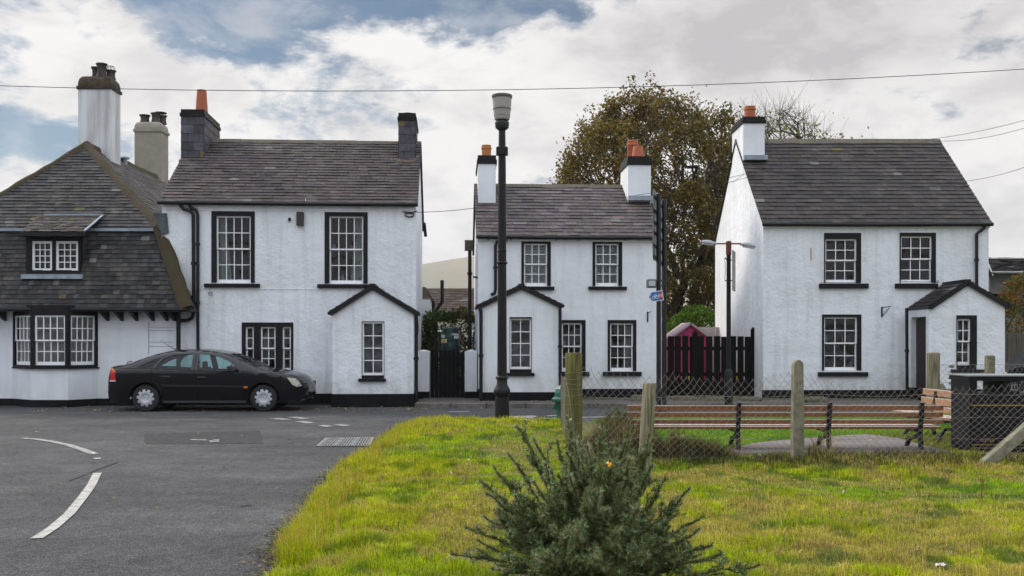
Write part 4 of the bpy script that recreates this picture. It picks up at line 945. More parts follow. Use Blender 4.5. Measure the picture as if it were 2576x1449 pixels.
    for i in range(len(tp) - 1):
        xm = (tp[i].x + tp[i + 1].x) / 2; zm = (tp[i].y + tp[i + 1].y) / 2
        for k in range(SEG):
            tgt = 'body'
            if 1 <= k < SEG - 1:
                if 2.74 < xm < 3.43 and zm > .95: tgt = 'windscreen'
                if .56 < xm < 1.30 and zm > 1.06: tgt = 'rear_screen'
            sets[tgt].add([rows[i][k], rows[i + 1][k], rows[i + 1][k + 1], rows[i][k + 1]], [(0, 1, 2, 3)])
    mb.add(sets['body'].v, sets['body'].f)
    # floor and wheel wells
    mb.box(.1, 4.5, .12, 2 * Yc - .12, .2, .23)
    ob = mb.build('body', paintm, root, smooth=35)
    import bmesh
    bm = bmesh.new(); bm.from_mesh(ob.data); bmesh.ops.remove_doubles(bm, verts=bm.verts, dist=.002); bmesh.ops.recalc_face_normals(bm, faces=bm.faces); bm.to_mesh(ob.data); bm.free()
    for k in ('windscreen', 'rear_screen'): sets[k].build(k, cg, root, smooth=True)
    for k, fs in wf.items():
        for s in (0, 1):
            g = MB(); g.add([(p.x, Yc - yw(p.x, p.y) + .012 if s == 0 else Yc + yw(p.x, p.y) - .012, p.y) for p in V2], fs)
            used = sorted({i for f in fs for i in f}); mp = {o_: n_ for n_, o_ in enumerate(used)}
            g.v = [g.v[i] for i in used]; g.c = g.c[:len(used)]; g.f = [tuple(mp[i] for i in f) for f in fs]; g.build(k, cg, root, smooth=True)
    S = lambda x, z, off=.004: Vector((x, Yc - yw(x, z) - off, z))
    # cabin
    iw = MB()
    for x in (.98, 3.64):
        for y in (.02, 2 * Yc - .32):
            n = 20; a = [R(-14 + 208 * i / n) for i in range(n + 1)]
            iw.add([(x + .355 * cos(t), y + yy, .315 + .355 * sin(t)) for t in a for yy in ((.03, .3) if y < 1 else (0, .27))], [(2 * i, 2 * i + 1, 2 * i + 3, 2 * i + 2) for i in range(n)])
            iw.add([(x + .355 * cos(t), y + .3 if y < 1 else y, .315 + .355 * sin(t)) for t in a], [tuple(range(n + 1))])
    iw.box(.6, 4.2, .2, 2 * Yc - .2, .24, .30); iw.build('wheel_well', mat('underseal', (.008, .008, .008), .9), root)
    st = MB()
    for y in (.30, .98):
        for x, h in ((2.12, .56), (1.28, .42)):
            b = [(x, .42), (x - .12, .42 + h * .5), (x - .2, .42 + h), (x - .10, .42 + h + .02), (x + .02, .42 + h * .55), (x + .14, .46)]
            st.prism(b, y, y + .46); st.cbox(x - .21, x - .13, y + .12, y + .34, .42 + h, .42 + h + .15, .02); st.box(x, x + .45, y, y + .46, .34, .48)
    st.build('seats', mat('car_cloth', (.035, .037, .04), .9), root)
    st = MB(); st.box(3.05, 3.42, .24, 2 * Yc - .24, .6, .90); st.build('dashboard', plast, root)
    st = MB(); c = Vector((2.78, .5, .95)); st.tube([c + Vector((.06 * cos(t), .18 * sin(t), .17 * cos(t))) for t in [i * pi / 8 for i in range(17)]], .015, 6); st.build('steering_wheel', plast, root)
    # trims, lines, handles
    tr = MB()
    def ribbon(mb_, line, w, off=.006, n=10):
        pts = []
        for a, b in zip(line[:-1], line[1:]):
            for i in range(n): pts.append((a[0] + (b[0] - a[0]) * i / n, a[1] + (b[1] - a[1]) * i / n))
        pts.append(line[-1]); vs_ = []
        for i, p in enumerate(pts):
            q = pts[min(i + 1, len(pts) - 1)]; r_ = pts[max(i - 1, 0)]; d = Vector((q[0] - r_[0], q[1] - r_[1])).normalized(); nn = Vector((-d.y, d.x)) * w / 2
            vs_ += [S(p[0] + nn.x, p[1] + nn.y, off), S(p[0] - nn.x, p[1] - nn.y, off), S(p[0] - nn.x, p[1] - nn.y, -.01), S(p[0] + nn.x, p[1] + nn.y, -.01)]
        mb_.add(vs_, [(4 * i + k, 4 * i + (k + 1) % 4, 4 * i + 4 + (k + 1) % 4, 4 * i + 4 + k) for i in range(len(pts) - 1) for k in range(4)])
    ribbon(tr, [(1.31, .60), (3.2, .575)], .035, .014); tr.build('side_moulding', mat('moulding', (.025, .023, .026), .35), root)
    tr = MB(); ribbon(tr, [(1.34, .225), (3.24, .225)], .05, .012); tr.build('sill_trim', mat('sill_grey', (.05, .052, .055), .5), root)
    tr = MB(); pm = mat('panel_gap', (.0015, .0015, .0015), .9)
    for ln in ([(2.05, 1.33), (2.06, .9), (2.08, .22)], [(3.18, .93), (3.20, .75), (3.18, .45), (3.10, .22)], [(1.08, .99), (1.07, .85), (1.12, .73), (1.25, .62)], [(.10, 1.0), (.7, .995), (1.08, .985), (2.05, .945), (3.1, .905)], [(.03, .66), (.5, .68)], [(4.1, .63), (4.5, .60)]): ribbon(tr, ln, .011, .0035)
    tr.build('panel_gap', pm, root)
    for cx in (.94, 3.64):
        tr = MB(); ribbon(tr, arc(cx, .385, 0, 180, 16), .05, .022, 2); tr.build('arch_lip', paintm, root)
    for x, z in ((1.40, .795), (2.23, .775)):
        h_ = MB(); h_.tube([S(x - .1, z, .0), S(x - .07, z + .01, .035), S(x + .07, z + .01, .035), S(x + .1, z, .0)], .018, 6); h_.build('door_handle', paintm, root, smooth=True)
    h_ = MB(); h_.lathe([(.001, 0), (.012, .001), (.01, .004)], S(2.19, .775, .006), 8, axis='y'); h_.build('lock', M['galv'], root)
    m_ = MB(); m_.add([(3.02, -.16, .93), (2.86, -.17, .93), (2.84, -.18, 1.03), (2.90, -.17, 1.06), (3.02, -.15, 1.03), (3.06, -.14, .97), (3.05, .02, .93), (2.90, .02, .92), (2.88, .02, 1.02), (2.93, .02, 1.05), (3.04, .02, 1.02), (3.08, .02, .96)],
                      [(0, 1, 2, 3, 4, 5), (11, 10, 9, 8, 7, 6), (0, 6, 7, 1), (1, 7, 8, 2), (2, 8, 9, 3), (3, 9, 10, 4), (4, 10, 11, 5), (5, 11, 6, 0)])
    m_.bar((2.98, -.02, .93), (3.05, .1, .9), .1, .04); m_.build('door_mirror', plast, root, bevel=.02)
    m_ = MB(); m_.add([(3.02, 2 * Yc + .16, .93), (2.86, 2 * Yc + .17, .93), (2.9, 2 * Yc + .17, 1.06), (3.04, 2 * Yc + .15, 1.0), (3.02, 2 * Yc - .02, .93), (2.86, 2 * Yc - .02, .93), (2.9, 2 * Yc - .02, 1.06), (3.04, 2 * Yc - .02, 1.0)], [(0, 1, 2, 3), (7, 6, 5, 4), (0, 4, 5, 1), (1, 5, 6, 2), (2, 6, 7, 3), (3, 7, 4, 0)]); m_.build('door_mirror', plast, root)
    # lamps
    def decal(name, poly, m, off=.008, both=False):
        for s in ((0, 1) if both else (0,)):
            d = dens(poly, .04); c = sum((Vector(q) for q in d), Vector((0, 0))) / len(d); g = MB()
            rings = [1.0, .66, .33]; vs_ = []
            for r_ in rings: vs_ += [S(c.x + (q[0] - c.x) * r_, c.y + (q[1] - c.y) * r_, off) for q in d]
            vs_.append(S(c.x, c.y, off)); vs_ += [S(q[0], q[1], -.01) for q in d]; n_ = len(d); fs_ = []
            for a in range(2): fs_ += [(a * n_ + i, a * n_ + (i + 1) % n_, (a + 1) * n_ + (i + 1) % n_, (a + 1) * n_ + i) for i in range(n_)]
            fs_ += [(2 * n_ + i, 2 * n_ + (i + 1) % n_, 3 * n_) for i in range(n_)] + [(i, 3 * n_ + 1 + i, 3 * n_ + 1 + (i + 1) % n_, (i + 1) % n_) for i in range(n_)]
            if s: vs_ = [Vector((p.x, 2 * Yc - p.y, p.z)) for p in vs_]
            g.add(vs_, fs_); o_ = g.build(name, m, root, smooth=True)
        return o_
    tl = decal('tail_light', [(.085, .72), (.105, .99), (.14, .985), (.235, .925), (.25, .72)], mat('lens_red', (.55, .012, .012), .15, coat=.6))
    ol = decal('tail_light_indicator', [(.10, .985), (.125, 1.005), (.25, .915), (.245, .895), (.15, .955)], mat('lens_amber', (.8, .19, .01), .15), .013)
    wl_ = decal('tail_light_reflector', [(.075, .685), (.08, .718), (.245, .718), (.245, .69)], mat('lens_clear', (.6, .58, .58), .2), .012)
    decal('headlight', [(4.17, .785), (4.34, .755), (4.42, .69), (4.48, .585), (4.37, .56), (4.28, .62)], mat('headlamp', (.55, .54, .44), .12, coat=.8, var=.35, vscale=22), both=True)
    decal('side_repeater', [(3.19, .54), (3.27, .54), (3.28, .585), (3.19, .58)], mat('lens_amber', (.8, .19, .01), .15), .014)
    g = MB(); g.cbox(4.50, 4.575, .30, 2 * Yc - .25, .53, .66, .02); g.build('grille', plast, root)
    g = MB(); g.cbox(4.50, 4.60, .35, 2 * Yc - .35, .36, .47, .01); g.build('bumper_insert', plast, root)
    g = MB(); g.tube([(0.1, Yc, .36), (-.1, Yc, .32), (-.15, Yc, .36), (-.15, Yc, .44)], .022, 8); g.lathe([(.005, -.03), (.03, 0), (.005, .03)], (-.15, Yc, .46), 8); g.build('tow_bar', plast, root, smooth=True)
    g = MB(); g.tube([(.3, Yc - .3, 1.06), (.35, Yc - .3, 1.13), (.44, Yc - .3, 1.14)], .012, 5); g.build('rear_wiper', plast, root)
    g = MB(); g.tube([(3.35, .5, 1.03), (3.55, .9, .975)], .012, 5); g.tube([(3.32, .3, 1.04), (3.0, .5, 1.22)], .01, 5)
    g.build('wiper', plast, root)
    g = MB(); g.tube([(1.40, Yc, 1.40), (1.28, Yc, 1.45), (.99, Yc, 1.64)], [.02, .006, .004], 5); g.build('aerial', plast, root)
    for cx in (.94, 3.64):
        for side in (0, 1):
            y0 = .03 if side == 0 else 2 * Yc - .03; sg = 1 if side == 0 else -1
            t = MB(); t.lathe([(.20, 0), (.245, -.0), (.295, .012), (.312, .04), (.312, .16), (.29, .2), (.2, .2)], (0, 0, 0), 32, axis='y', cap=False)
            t.T = Matrix.Translation((cx, y0, .312)) @ Matrix.Diagonal((1, sg, 1, 1)); w_ = t.build('wheel', mat('tyre', (.016, .016, .017), .8, bump=.2), root, smooth=True)
            h = MB(t.T); h.lathe([(.001, .0), (.05, -.004), (.06, .006), (.10, -.008), (.15, -.004), (.20, .0), (.223, .006), (.223, .03), (.001, .03)], (0, 0, 0), 40, axis='y', cap=False)
            sl = MB(t.T)
            for i in range(10):
                a = 2 * pi * (i + .3) / 10; c, s_ = cos(a), sin(a); q = [(.163, -.022), (.163, .022), (.207, .026), (.207, -.026)]
                pts = [(r_ * c - w2 * s_, yy, r_ * s_ + w2 * c) for yy in (-.0085, .01) for r_, w2 in q]
                sl.add(pts, [(0, 1, 2, 3), (7, 6, 5, 4), (0, 4, 5, 1), (1, 5, 6, 2), (2, 6, 7, 3), (3, 7, 4, 0)])
            nf = len(h.f); h.add(sl.v, sl.f); ho = h.build('hubcap', mat('hubcap_silver', (.52, .53, .56), .35, metal=.6), w_, smooth=True)
            ho.data.materials.append(mat('slot_dark', (.006, .006, .006), .9))
            for p_ in list(ho.data.polygons)[nf:]: p_.material_index = 1; p_.use_smooth = False
    return root
build_car()

# ------------------------------------------------------------------ street furniture
def lamp_post():
    Y = 19.4; x = at(1263, 900, Y).x; root = empty('street_lamp', (x, Y, 0), 0, 'tall black iron lamp post with frosted tapered lantern, standing at the lawn edge', 'street lamp')
    zz = lambda v: CAMZ + (HY - v) / F * Y; k = Y / F
    b = MB(); prof = [(.14, 0), (.135, zz(1000)), (.115, zz(1000) + .01), (.16, zz(990)), (.165, zz(984)), (.15, zz(978)), (.105, zz(967)), (.10, zz(955)), (.125, zz(952)), (.125, zz(948)), (.105, zz(945))]
    b.lathe(prof, n=20); b.build('base', M['iron'], root, smooth=45)
    s = MB(); s.lathe([(.095, zz(946)), (.082, zz(600)), (.075, zz(420)), (.065, zz(325))], n=16)
    for v, r in ((660, .11), (630, .09)): s.lathe([(.07, zz(v) - .05), (r, zz(v) - .02), (r, zz(v) + .0), (.07, zz(v) + .03)], n=16)
    s.cbox(-.115, .115, -.10, .10, zz(390), zz(370), .02); s.build('post', M['iron'], root, smooth=45)
    n = MB(); n.lathe([(.075, zz(328)), (.13, zz(322)), (.14, zz(308)), (.10, zz(303)), (.12, zz(298)), (.16, zz(292))], n=18); n.build('lamp_neck', mat('lamp_neck', (.03, .04, .042), .5, var=.3), root, smooth=50)
    g = MB(); g.lathe([(.15, zz(300)), (.175, zz(270)), (.185, zz(247)), (.001, zz(246))], n=20, cap=False); g.lathe([(.14, zz(302)), (.15, zz(292))], n=20)
    g.build('lantern', mat('frosted_glass', (.62, .59, .56), .35, transl=.55), root, smooth=True)
    c = MB(); c.lathe([(.19, zz(248)), (.20, zz(246)), (.20, zz(240)), (.16, zz(238)), (.001, zz(237.5))], n=20, cap=False); c.lathe([(.168, zz(277)), (.178, zz(276)), (.178, zz(274)), (.17, zz(273))], n=20); c.build('lamp_cap', mat('lamp_cap', (.11, .10, .095), .5), root, smooth=True)
lamp_post()
def twin_lamp():
    Y = 23.6; x = at(1833, 900, Y).x; root = empty('twin_lamp_post', (x, Y, .0), 0, 'black post with rusty top and two grey lamp heads, in front of the sunlit gable', 'street lamp')
    zz = lambda v: CAMZ + (HY - v) / F * Y
    b = MB(); b.lathe([(.10, 0), (.10, zz(940)), (.075, zz(930)), (.055, zz(928)), (.052, zz(640))], n=14); b.build('post', M['iron'], root, smooth=40)
    r = mat('rust', (.14, .05, .03), .85, var=.3, vscale=12)
    t = MB(); t.lathe([(.066, zz(641)), (.066, zz(607)), (.001, zz(606))], n=12, cap=False); t.tube([(-.3, 0, zz(613)), (.3, 0, zz(613))], .018, 8); t.build('cross_arm', r, root, smooth=True)
    for s in (-1, 1):
        h = MB(); n = 10
        for i in range(5):
            pass
        prof = [(.0, .03), (.08, .07), (.2, .09), (.32, .07), (.36, .01)]
        vs = []; fs = []
        for px_, pz in prof:
            for k_ in range(9):
                a = pi * k_ / 8; wy = .11 * (1 if px_ > .05 else .5); vs.append((s * (.28 + px_), -wy * cos(a), zz(613) - .03 + pz * sin(a) + (0 if s < 0 else .0) - px_ * .0))
        for i in range(4):
            for k_ in range(8): fs.append((i * 9 + k_, i * 9 + k_ + 1, (i + 1) * 9 + k_ + 1, (i + 1) * 9 + k_))
        h.add(vs, fs); rot = Matrix.Translation((s * .28, 0, zz(613))) @ Matrix.Rotation(R(9 if s < 0 else 9), 4, 'Y') @ Matrix.Translation((-s * .28, 0, -zz(613))); h.T = rot
        lh = h.build('lamp_head', mat('lamp_shell', (.25, .26, .27), .5, var=.2), root, smooth=True)
        g = MB(rot); g.box(min(s * .36, s * .62), max(s * .36, s * .62), -.09, .09, zz(613) - .065, zz(613) - .028); g.build('lamp_lens', mat('lamp_lens', (.42, .43, .44), .3), lh)
    p = MB(Matrix.Translation((.12, -.02, 0)) @ Matrix.Rotation(R(72), 4, 'Z')); p.cbox(-.32, .28, -.012, .012, zz(732), zz(632), .004); p.build('sign_panel', mat('sign_back', (.26, .25, .24), .6), root)
    c = MB(); c.tube([(-.09, 0, zz(648)), (-.04, 0, zz(655)), (.12, 0, zz(654))], .014, 5); c.tube([(-.09, 0, zz(706)), (.1, 0, zz(706))], .014, 5); c.tube([(-.09, 0, zz(648)), (-.08, 0, zz(680)), (-.09, 0, zz(706))], .006, 4); c.build('bracket', M['iron'], root)
twin_lamp()
def text_mesh(txt, size, m, parent, name='lettering', T=None, ext=.002, align='CENTER'):
    cu = bpy.data.curves.new(name, 'FONT'); cu.body = txt; cu.size = size; cu.align_x = align; cu.align_y = 'CENTER'; cu.extrude = ext
    o = bpy.data.objects.new('tmp', cu); COL.objects.link(o); dg_ = bpy.context.evaluated_depsgraph_get(); me = bpy.data.meshes.new_from_object(o.evaluated_get(dg_))
    COL.objects.unlink(o); bpy.data.objects.remove(o); me.materials.clear(); me.materials.append(m)
    if T is not None: me.transform(T)
    o = bpy.data.objects.new(name, me); COL.objects.link(o); o.parent = parent; return o
def road_sign():
    Y = 21.6; root = empty('road_direction_sign', (at(1657, 900, Y).x, Y, 0), 0, 'tall twin-post road sign seen from behind, almost edge on, with a blue cycle route arrow', 'road sign')
    zz = lambda v, Y_=Y: CAMZ + (HY - v) / F * Y_; X0 = root.location.x
    p2 = ((1671 - CX) / F * 22.9 - X0, 22.9 - Y)
    for (px, py), v, Yp in (((0, 0), 490, Y), (p2, 503, 22.9)):
        b = MB(); b.lathe([(.052, 0), (.052, zz(v, Yp)), (.045, zz(v, Yp) + .015)], (px, py, 0), 14); b.build('post', M['iron'], root, smooth=40)
    # panels: they run away from the camera, along the line of the two posts
    ang = atan2(p2[1], p2[0]); T = Matrix.Rotation(ang, 4, 'Z') @ Matrix.Translation((0, .075, 0))
    gb_ = mat('sign_back_grey', (.13, .16, .16), .5, metal=.2, var=.2, vscale=3)
    for (v0, v1, a, b) in ((650, 482, -.5, 1.9),):
        q = MB(T); q.prism([(-.32, zz(655)), (-.42, zz(612)), (-.33, zz(560)), (-.33, zz(540)), (-.45, zz(520)), (-.28, zz(480)), (1.75, zz(480)), (1.9, zz(520)), (1.78, zz(560)), (1.9, zz(612)), (1.75, zz(655))], 0, .02)
        q.build('sign_panel', gb_, root)
    k_ = MB(T)
    for v in (498, 533, 562, 588, 620, 648): k_.box(-.36, 1.8, -.03, -.002, zz(v) - .02, zz(v) + .02)
    k_.build('mounting_rail', M['iron'], root)
    # lamp box on the near post
    c = MB(); c.cbox(-.26, -.06, -.12, .10, zz(724), zz(703), .015); lb = c.build('lamp_box', mat('lamp_housing', (.09, .085, .075), .6), root, bevel=.006)
    g = MB(); g.box(-.235, -.09, -.128, -.12, zz(720), zz(707)); g.build('lamp_glass', mat('lamp_window', (.42, .47, .50), .1), lb)
    g = MB(); g.bar((-.1, 0, zz(706)), (.06, 0, zz(706)), .03, .03); g.bar((-.1, 0, zz(719)), (.06, 0, zz(719)), .03, .03); g.build('lamp_bracket', M['iron'], lb)
    # blue cycle route arrow with white border
    T = Matrix.Translation((.0, -.075, zz(744.5))) @ Matrix.Rotation(R(-8), 4, 'Y')
    u2 = lambda u: (u - 1657) / F * Y; z2 = lambda v: -(v - 744.5) / F * Y; Bl = mat('sign_blue', (.015, .12, .42), .4); Wh = mat('sign_white', (.75, .78, .8), .4)
    def arrow(i, y0, y1): return [(u2(1629) + i * 1.2, 0), (u2(1637) + i, z2(732) - i), (u2(1667) - i, z2(732) - i), (u2(1667) - i, z2(757) + i), (u2(1637) + i, z2(757) + i)]
    s = MB(T); s.prism(arrow(0, 0, 0), 0, .006); ar = s.build('cycle_route_sign', Wh, root); ar['label'] = 'blue arrow sign with white bicycle and red 93'
    s = MB(T); s.prism(arrow(.014, 0, 0), -.004, .0); s.build('sign_face', Bl, ar)
    s = MB(T); 
    for a in (1, -1): s.bar((u2(1633), -.007, 0), (u2(1637.5), -.007, a * .06), .004, .022, (0, 1, 0))
    cx1, cx2, cz, r_ = u2(1642.5), u2(1651.5), -.025, .032
    for cx in (cx1, cx2): s.tube([(cx + r_ * cos(t), -.008, cz + r_ * sin(t)) for t in [i * pi / 8 for i in range(17)]], .0045, 5)
    A, B, C, D_ = (cx1, -.008, cz), (cx1 + .022, -.008, cz + .05), (cx1 + .042, -.008, cz), (cx2 - .014, -.008, cz + .052)
    for a, b in ((A, B), (B, C), (C, A), (B, D_), (C, D_), (D_, (cx2, -.008, cz)), (D_, (cx2 - .022, -.008, cz + .078)), (B, (cx1 + .016, -.008, cz + .07))): s.tube([a, b], .0045, 5)
    s.build('bicycle_symbol', Wh, ar)
    s = MB(T); s.box(u2(1655), u2(1665.5), -.009, -.004, z2(752) , z2(737)); rb = s.build('route_box', mat('sign_red', (.45, .03, .03), .4), ar)
    text_mesh('93', .10, Wh, ar, 'route_number', T @ Matrix.Translation((u2(1660.2), -.013, z2(744.8))) @ Matrix.Rotation(R(90), 4, 'X'))
road_sign()
def hydrant():
    Y = 19.3; root = empty('water_fountain', (at(1414, 900, Y).x, Y, 0), 0, 'green cast-iron street water fountain with ribbed dome, beside the mossy corner post', 'water fountain')
    g = mat('green_iron', (.012, .10, .065), .35, var=.25, vscale=10, coat=.3); zz = lambda v: CAMZ + (HY - v) / F * Y
    def fl(prof, n=24, flute=.06):
        vs = []; fs = []
        for r_, z in prof:
            for k_ in range(n): q = r_ * (1 - (flute if k_ % 2 else 0)); vs.append((q * cos(2 * pi * k_ / n), q * sin(2 * pi * k_ / n), z))
        for i in range(len(prof) - 1):
            for k_ in range(n): a = i * n + k_; b = i * n + (k_ + 1) % n; fs.append((a, b, b + n, a + n))
        return vs, fs
    b = MB(); b.add(*fl([(.12, 0), (.12, .06), (.11, .08), (.11, zz(1028)), (.12, zz(1024))])); b.build('column', g, root)
    b = MB(); b.lathe([(.11, zz(1030)), (.13, zz(1022)), (.14, zz(1014)), (.155, zz(1011)), (.205, zz(1009)), (.205, zz(1003)), (.17, zz(1000)), (.155, zz(998))], n=24); b.build('collar', g, root, smooth=50)
    b = MB(); b.add(*fl([(.155, zz(999)), (.145, zz(988)), (.115, zz(978)), (.07, zz(971)), (.03, zz(968))], 24, .1)); b.lathe([(.025, zz(969)), (.032, zz(966)), (.014, zz(963)), (.03, zz(960)), (.0, zz(956))], n=12); b.build('dome', g, root)
    b = MB(); b.add([(-.07, -.05, zz(1012)), (-.07, .05, zz(1012)), (-.17, .045, zz(1018)), (-.17, -.045, zz(1018)), (-.05, -.04, zz(1024)), (-.05, .04, zz(1024)), (-.20, .04, zz(1028)), (-.20, -.04, zz(1028)), (-.14, -.035, zz(1030)), (-.14, .035, zz(1030))],
                    [(0, 1, 2, 3), (3, 2, 6, 7), (7, 6, 9, 8), (8, 9, 5, 4), (0, 3, 7, 8, 4), (1, 5, 9, 6, 2)]); b.build('spout', g, root, bevel=.008)
hydrant()
# ---- passage between the tall and small cottages
blk = MB(); s = lambda u, v, Y: at(u, v, Y); Y = 26.2
for (u0, u1, lab) in ((1050, 1080, 'white rendered gate pillar left of the black side gate'), (1169, 1200, 'white rendered gate pillar right of the black side gate')):
    a, b = at(u0, 884, Y), at(u1, 884, Y); p = MB(); p.box(a.x, b.x, Y, Y + .45, .1, a.z); p.add([(a.x, Y, a.z), (b.x, Y, a.z), (b.x, Y + .45, a.z), (a.x, Y + .45, a.z), ((a.x + b.x) / 2, Y + .2, a.z + .05)], [(0, 1, 4), (1, 2, 4), (2, 3, 4), (3, 0, 4)])
    o = p.build('gate_pillar', M['white_smooth'], bevel=.015); tag(o, lab, 'gate pillar', 'pillars of the side gate')
    q = MB(); q.box(a.x - .01, b.x + .01, Y - .012, Y, .1, at(0, 985, Y).z); q.build('plinth', M['blackwall'], o)
a, b = at(1082, 1004, Y), at(1168, 884, Y); g = MB(); rg = random.Random(3); n = 8
for i in range(n):
    x0 = a.x + (b.x - a.x) * i / n; x1 = a.x + (b.x - a.x) * (i + 1) / n - .012; z = at(0, 880 + rg.uniform(-3, 3) + 4 * abs(i - 3.5) / 3.5, Y).z; g.box(x0, x1, Y + .12, Y + .14, .13, z)
gt = g.build('side_gate', mat('gate_black', (.008, .0075, .008), .8, spec=.12, var=.3, vscale=6)); tag(gt, 'black boarded side gate between the tall and small cottages', 'gate')
g = MB(); g.box(a.x, b.x, Y + .14, Y + .18, .4, .5); g.box(a.x, b.x, Y + .14, Y + .18, 1.1, 1.2); g.build('gate_rail', M['black'], gt)
# green tank behind the gate
Yt = 27.6; a, b = at(1111, 900, Yt), at(1156, 825, Yt); cx = (a.x + b.x) / 2; r_ = (b.x - a.x) / 2; root = empty('garden_water_tank', (cx, Yt, .12), 0, 'dark green ribbed plastic tank with paper labels, standing behind the side gate', 'tank')
t = MB(); zt = b.z - .12; prof = [(r_ * .95, 0)]
for i in range(7): z = .12 + (zt - .2) * i / 7; prof += [(r_, z), (r_, z + .12), (r_ * .96, z + .14), (r_ * .96, z + .17)]
prof += [(r_ * .95, zt - .1), (r_ * .9, zt - .03), (r_ * .6, zt), (.001, zt)]; t.lathe(prof, n=26, cap=False); t.build('tank_body', mat('tank_green', (.012, .035, .03), .35, var=.2), root, smooth=50)
t = MB(); t.tube([(r_ * .8 * cos(q), r_ * .8 * sin(q), zt + .0) for q in [i * pi / 12 for i in range(25)]], .018, 6); t.build('tank_rim', mat('tank_rim', (.12, .17, .17), .3), root, smooth=True)
zq = lambda v: at(0, v, Yt).z - .12
for (u0, v0, u1, v1, c_) in ((1111, 842, 1121, 850, (.6, .6, .6)), (1138, 839, 1154, 843, (.55, .55, .5)), (1143, 844, 1154, 852, (.6, .6, .6)), (1110, 853, 1126, 862, (.62, .55, .2))):
    t = MB(); q0 = math.asin(max(-.98, min(.98, ((u0 - CX) / F * Yt - cx) / r_))); q1 = math.asin(max(-.98, min(.98, ((u1 - CX) / F * Yt - cx) / r_))); R_ = r_ + .01
    ang = [q0 + (q1 - q0) * i / 4 for i in range(5)]; t.add([(R_ * sin(q), -R_ * cos(q), z) for q in ang for z in (zq(v1), zq(v0))], [(2 * i, 2 * i + 2, 2 * i + 3, 2 * i + 1) for i in range(4)])
    t.build('label_sticker', mat('sticker_%d' % u0, c_, .6), root)
t = MB(); R_ = r_ + .013; q = -.62; t.add([(R_ * sin(q + d_), -R_ * cos(q + d_), zq(857.5) + h_) for d_, h_ in ((0, .03), (.08, 0), (0, -.03), (-.08, 0))], [(0, 1, 2, 3)]); t.build('label_mark', M['black'], root)

# ---- picket fence between the small and right cottages
root = empty('picket_fence', (at(1676, 900, 27.0).x, 27.0, .12), 0, 'black upright-board picket fence between the small and right cottages', 'fence'); fx = root.location.x; Yf = 27.0; pk = mat('picket_black', (.008, .007, .007), .8, spec=.12, var=.3, vscale=7)
edges = [(1680, 845), (1697, 845), (1716, 846), (1735, 846), (1755, 846), (1776, 846), (1796, 846), (1814, 846), (1836, 846), (1855, 847), (1873, 847), (1894, 838)]
for i, (u, v) in enumerate(edges):
    p = MB(); x = (u - CX) / F * Yf - fx; z1 = at(0, v, Yf).z - .12; p.box(x, x + .168, -.02, 0, .12, z1 + rg.uniform(-.015, .015)); p.build('picket', pk, root)
p = MB(); x1 = (1917 - CX) / F * Yf - fx
for z in (.3, .55, 1.25): p.box(0, x1 - .12, .001, .05, z, z + .1)
p.box(0, x1 - .2, -.045, -.022, .02, .45); p.build('fence_rail', pk, root)
p = MB(); x0 = (1903 - CX) / F * Yf - fx; z = at(0, 824, Yf).z - .12; p.box(x0, x1, -.06, .06, 0, z); p.box(x0 - .16, x0 - .02, -.05, 0, 0, z - .04); p.lathe([(.01, -.03), (.05, 0), (.01, .03)], (x0 - .1, -.03, z - .02), 8); p.build('post', pk, root)
p = MB(); x0 = (1741 - CX) / F * Yf - fx; z = at(0, 836, Yf).z - .12; p.box(x0, x0 + .14, -.08, -.023, 0, z); p.lathe([(.01, -.03), (.055, .01), (.01, .05)], (x0 + .07, -.05, z + .01), 10); p.build('post', pk, root)
# low rubble stones in front of the fence and cottages
stm = mat('rubble', (.12, .10, .08), .95, col2=(.08, .085, .03), vscale=5, bump=.8, bscale=14, bdist=.03)
def rock(mb, c, sx, sy, sz, seed):
    rg_ = random.Random(seed); vs = []; fs = []; n = 10; m_ = 6
    for i in range(m_ + 1):
        ph = pi / 2 * i / m_
        for k_ in range(n):
            a = 2 * pi * k_ / n; q = rg_.uniform(.86, 1.1); sg = lambda w, e: math.copysign(abs(w) ** e, w)
            vs.append((c[0] + sx * q * sg(cos(ph), .45) * sg(cos(a), .6), c[1] + sy * q * sg(cos(ph), .45) * sg(sin(a), .6), c[2] + sz * sg(sin(ph), .6) * rg_.uniform(.93, 1.05)))
    for i in range(m_):
        for k_ in range(n): a = i * n + k_; b = i * n + (k_ + 1) % n; fs.append((a, b, b + n, a + n))
    fs.append(tuple(m_ * n + k_ for k_ in range(n))); mb.add(vs, fs)
labs = ['grey boulder against the black plinth, left of the sign posts', 'long low stone at the left foot of the picket fence', 'long low stone at the middle foot of the picket fence', 'long low stone at the right foot of the picket fence', 'reddish flat stone on the pavement behind the round-topped concrete post']
for i, (u0, u1, v0, v1, Yr) in enumerate(((1585, 1622, 993, 1018, 25.0), (1682, 1757, 1006, 1018, 25.2), (1768, 1850, 1009, 1020, 25.0), (1862, 1917, 1009, 1020, 25.0), (2020, 2085, 997, 1010, 24.3))):
    a, b = at(u0, v1, Yr), at(u1, v0, Yr); m_ = MB(); rock(m_, ((a.x + b.x) / 2, Yr, .1), (b.x - a.x) / 2, .2, max(.12, b.z - .1), i); o = m_.build('stone', stm, smooth=60); tag(o, labs[i], 'stone', 'stones along the pavement edge')
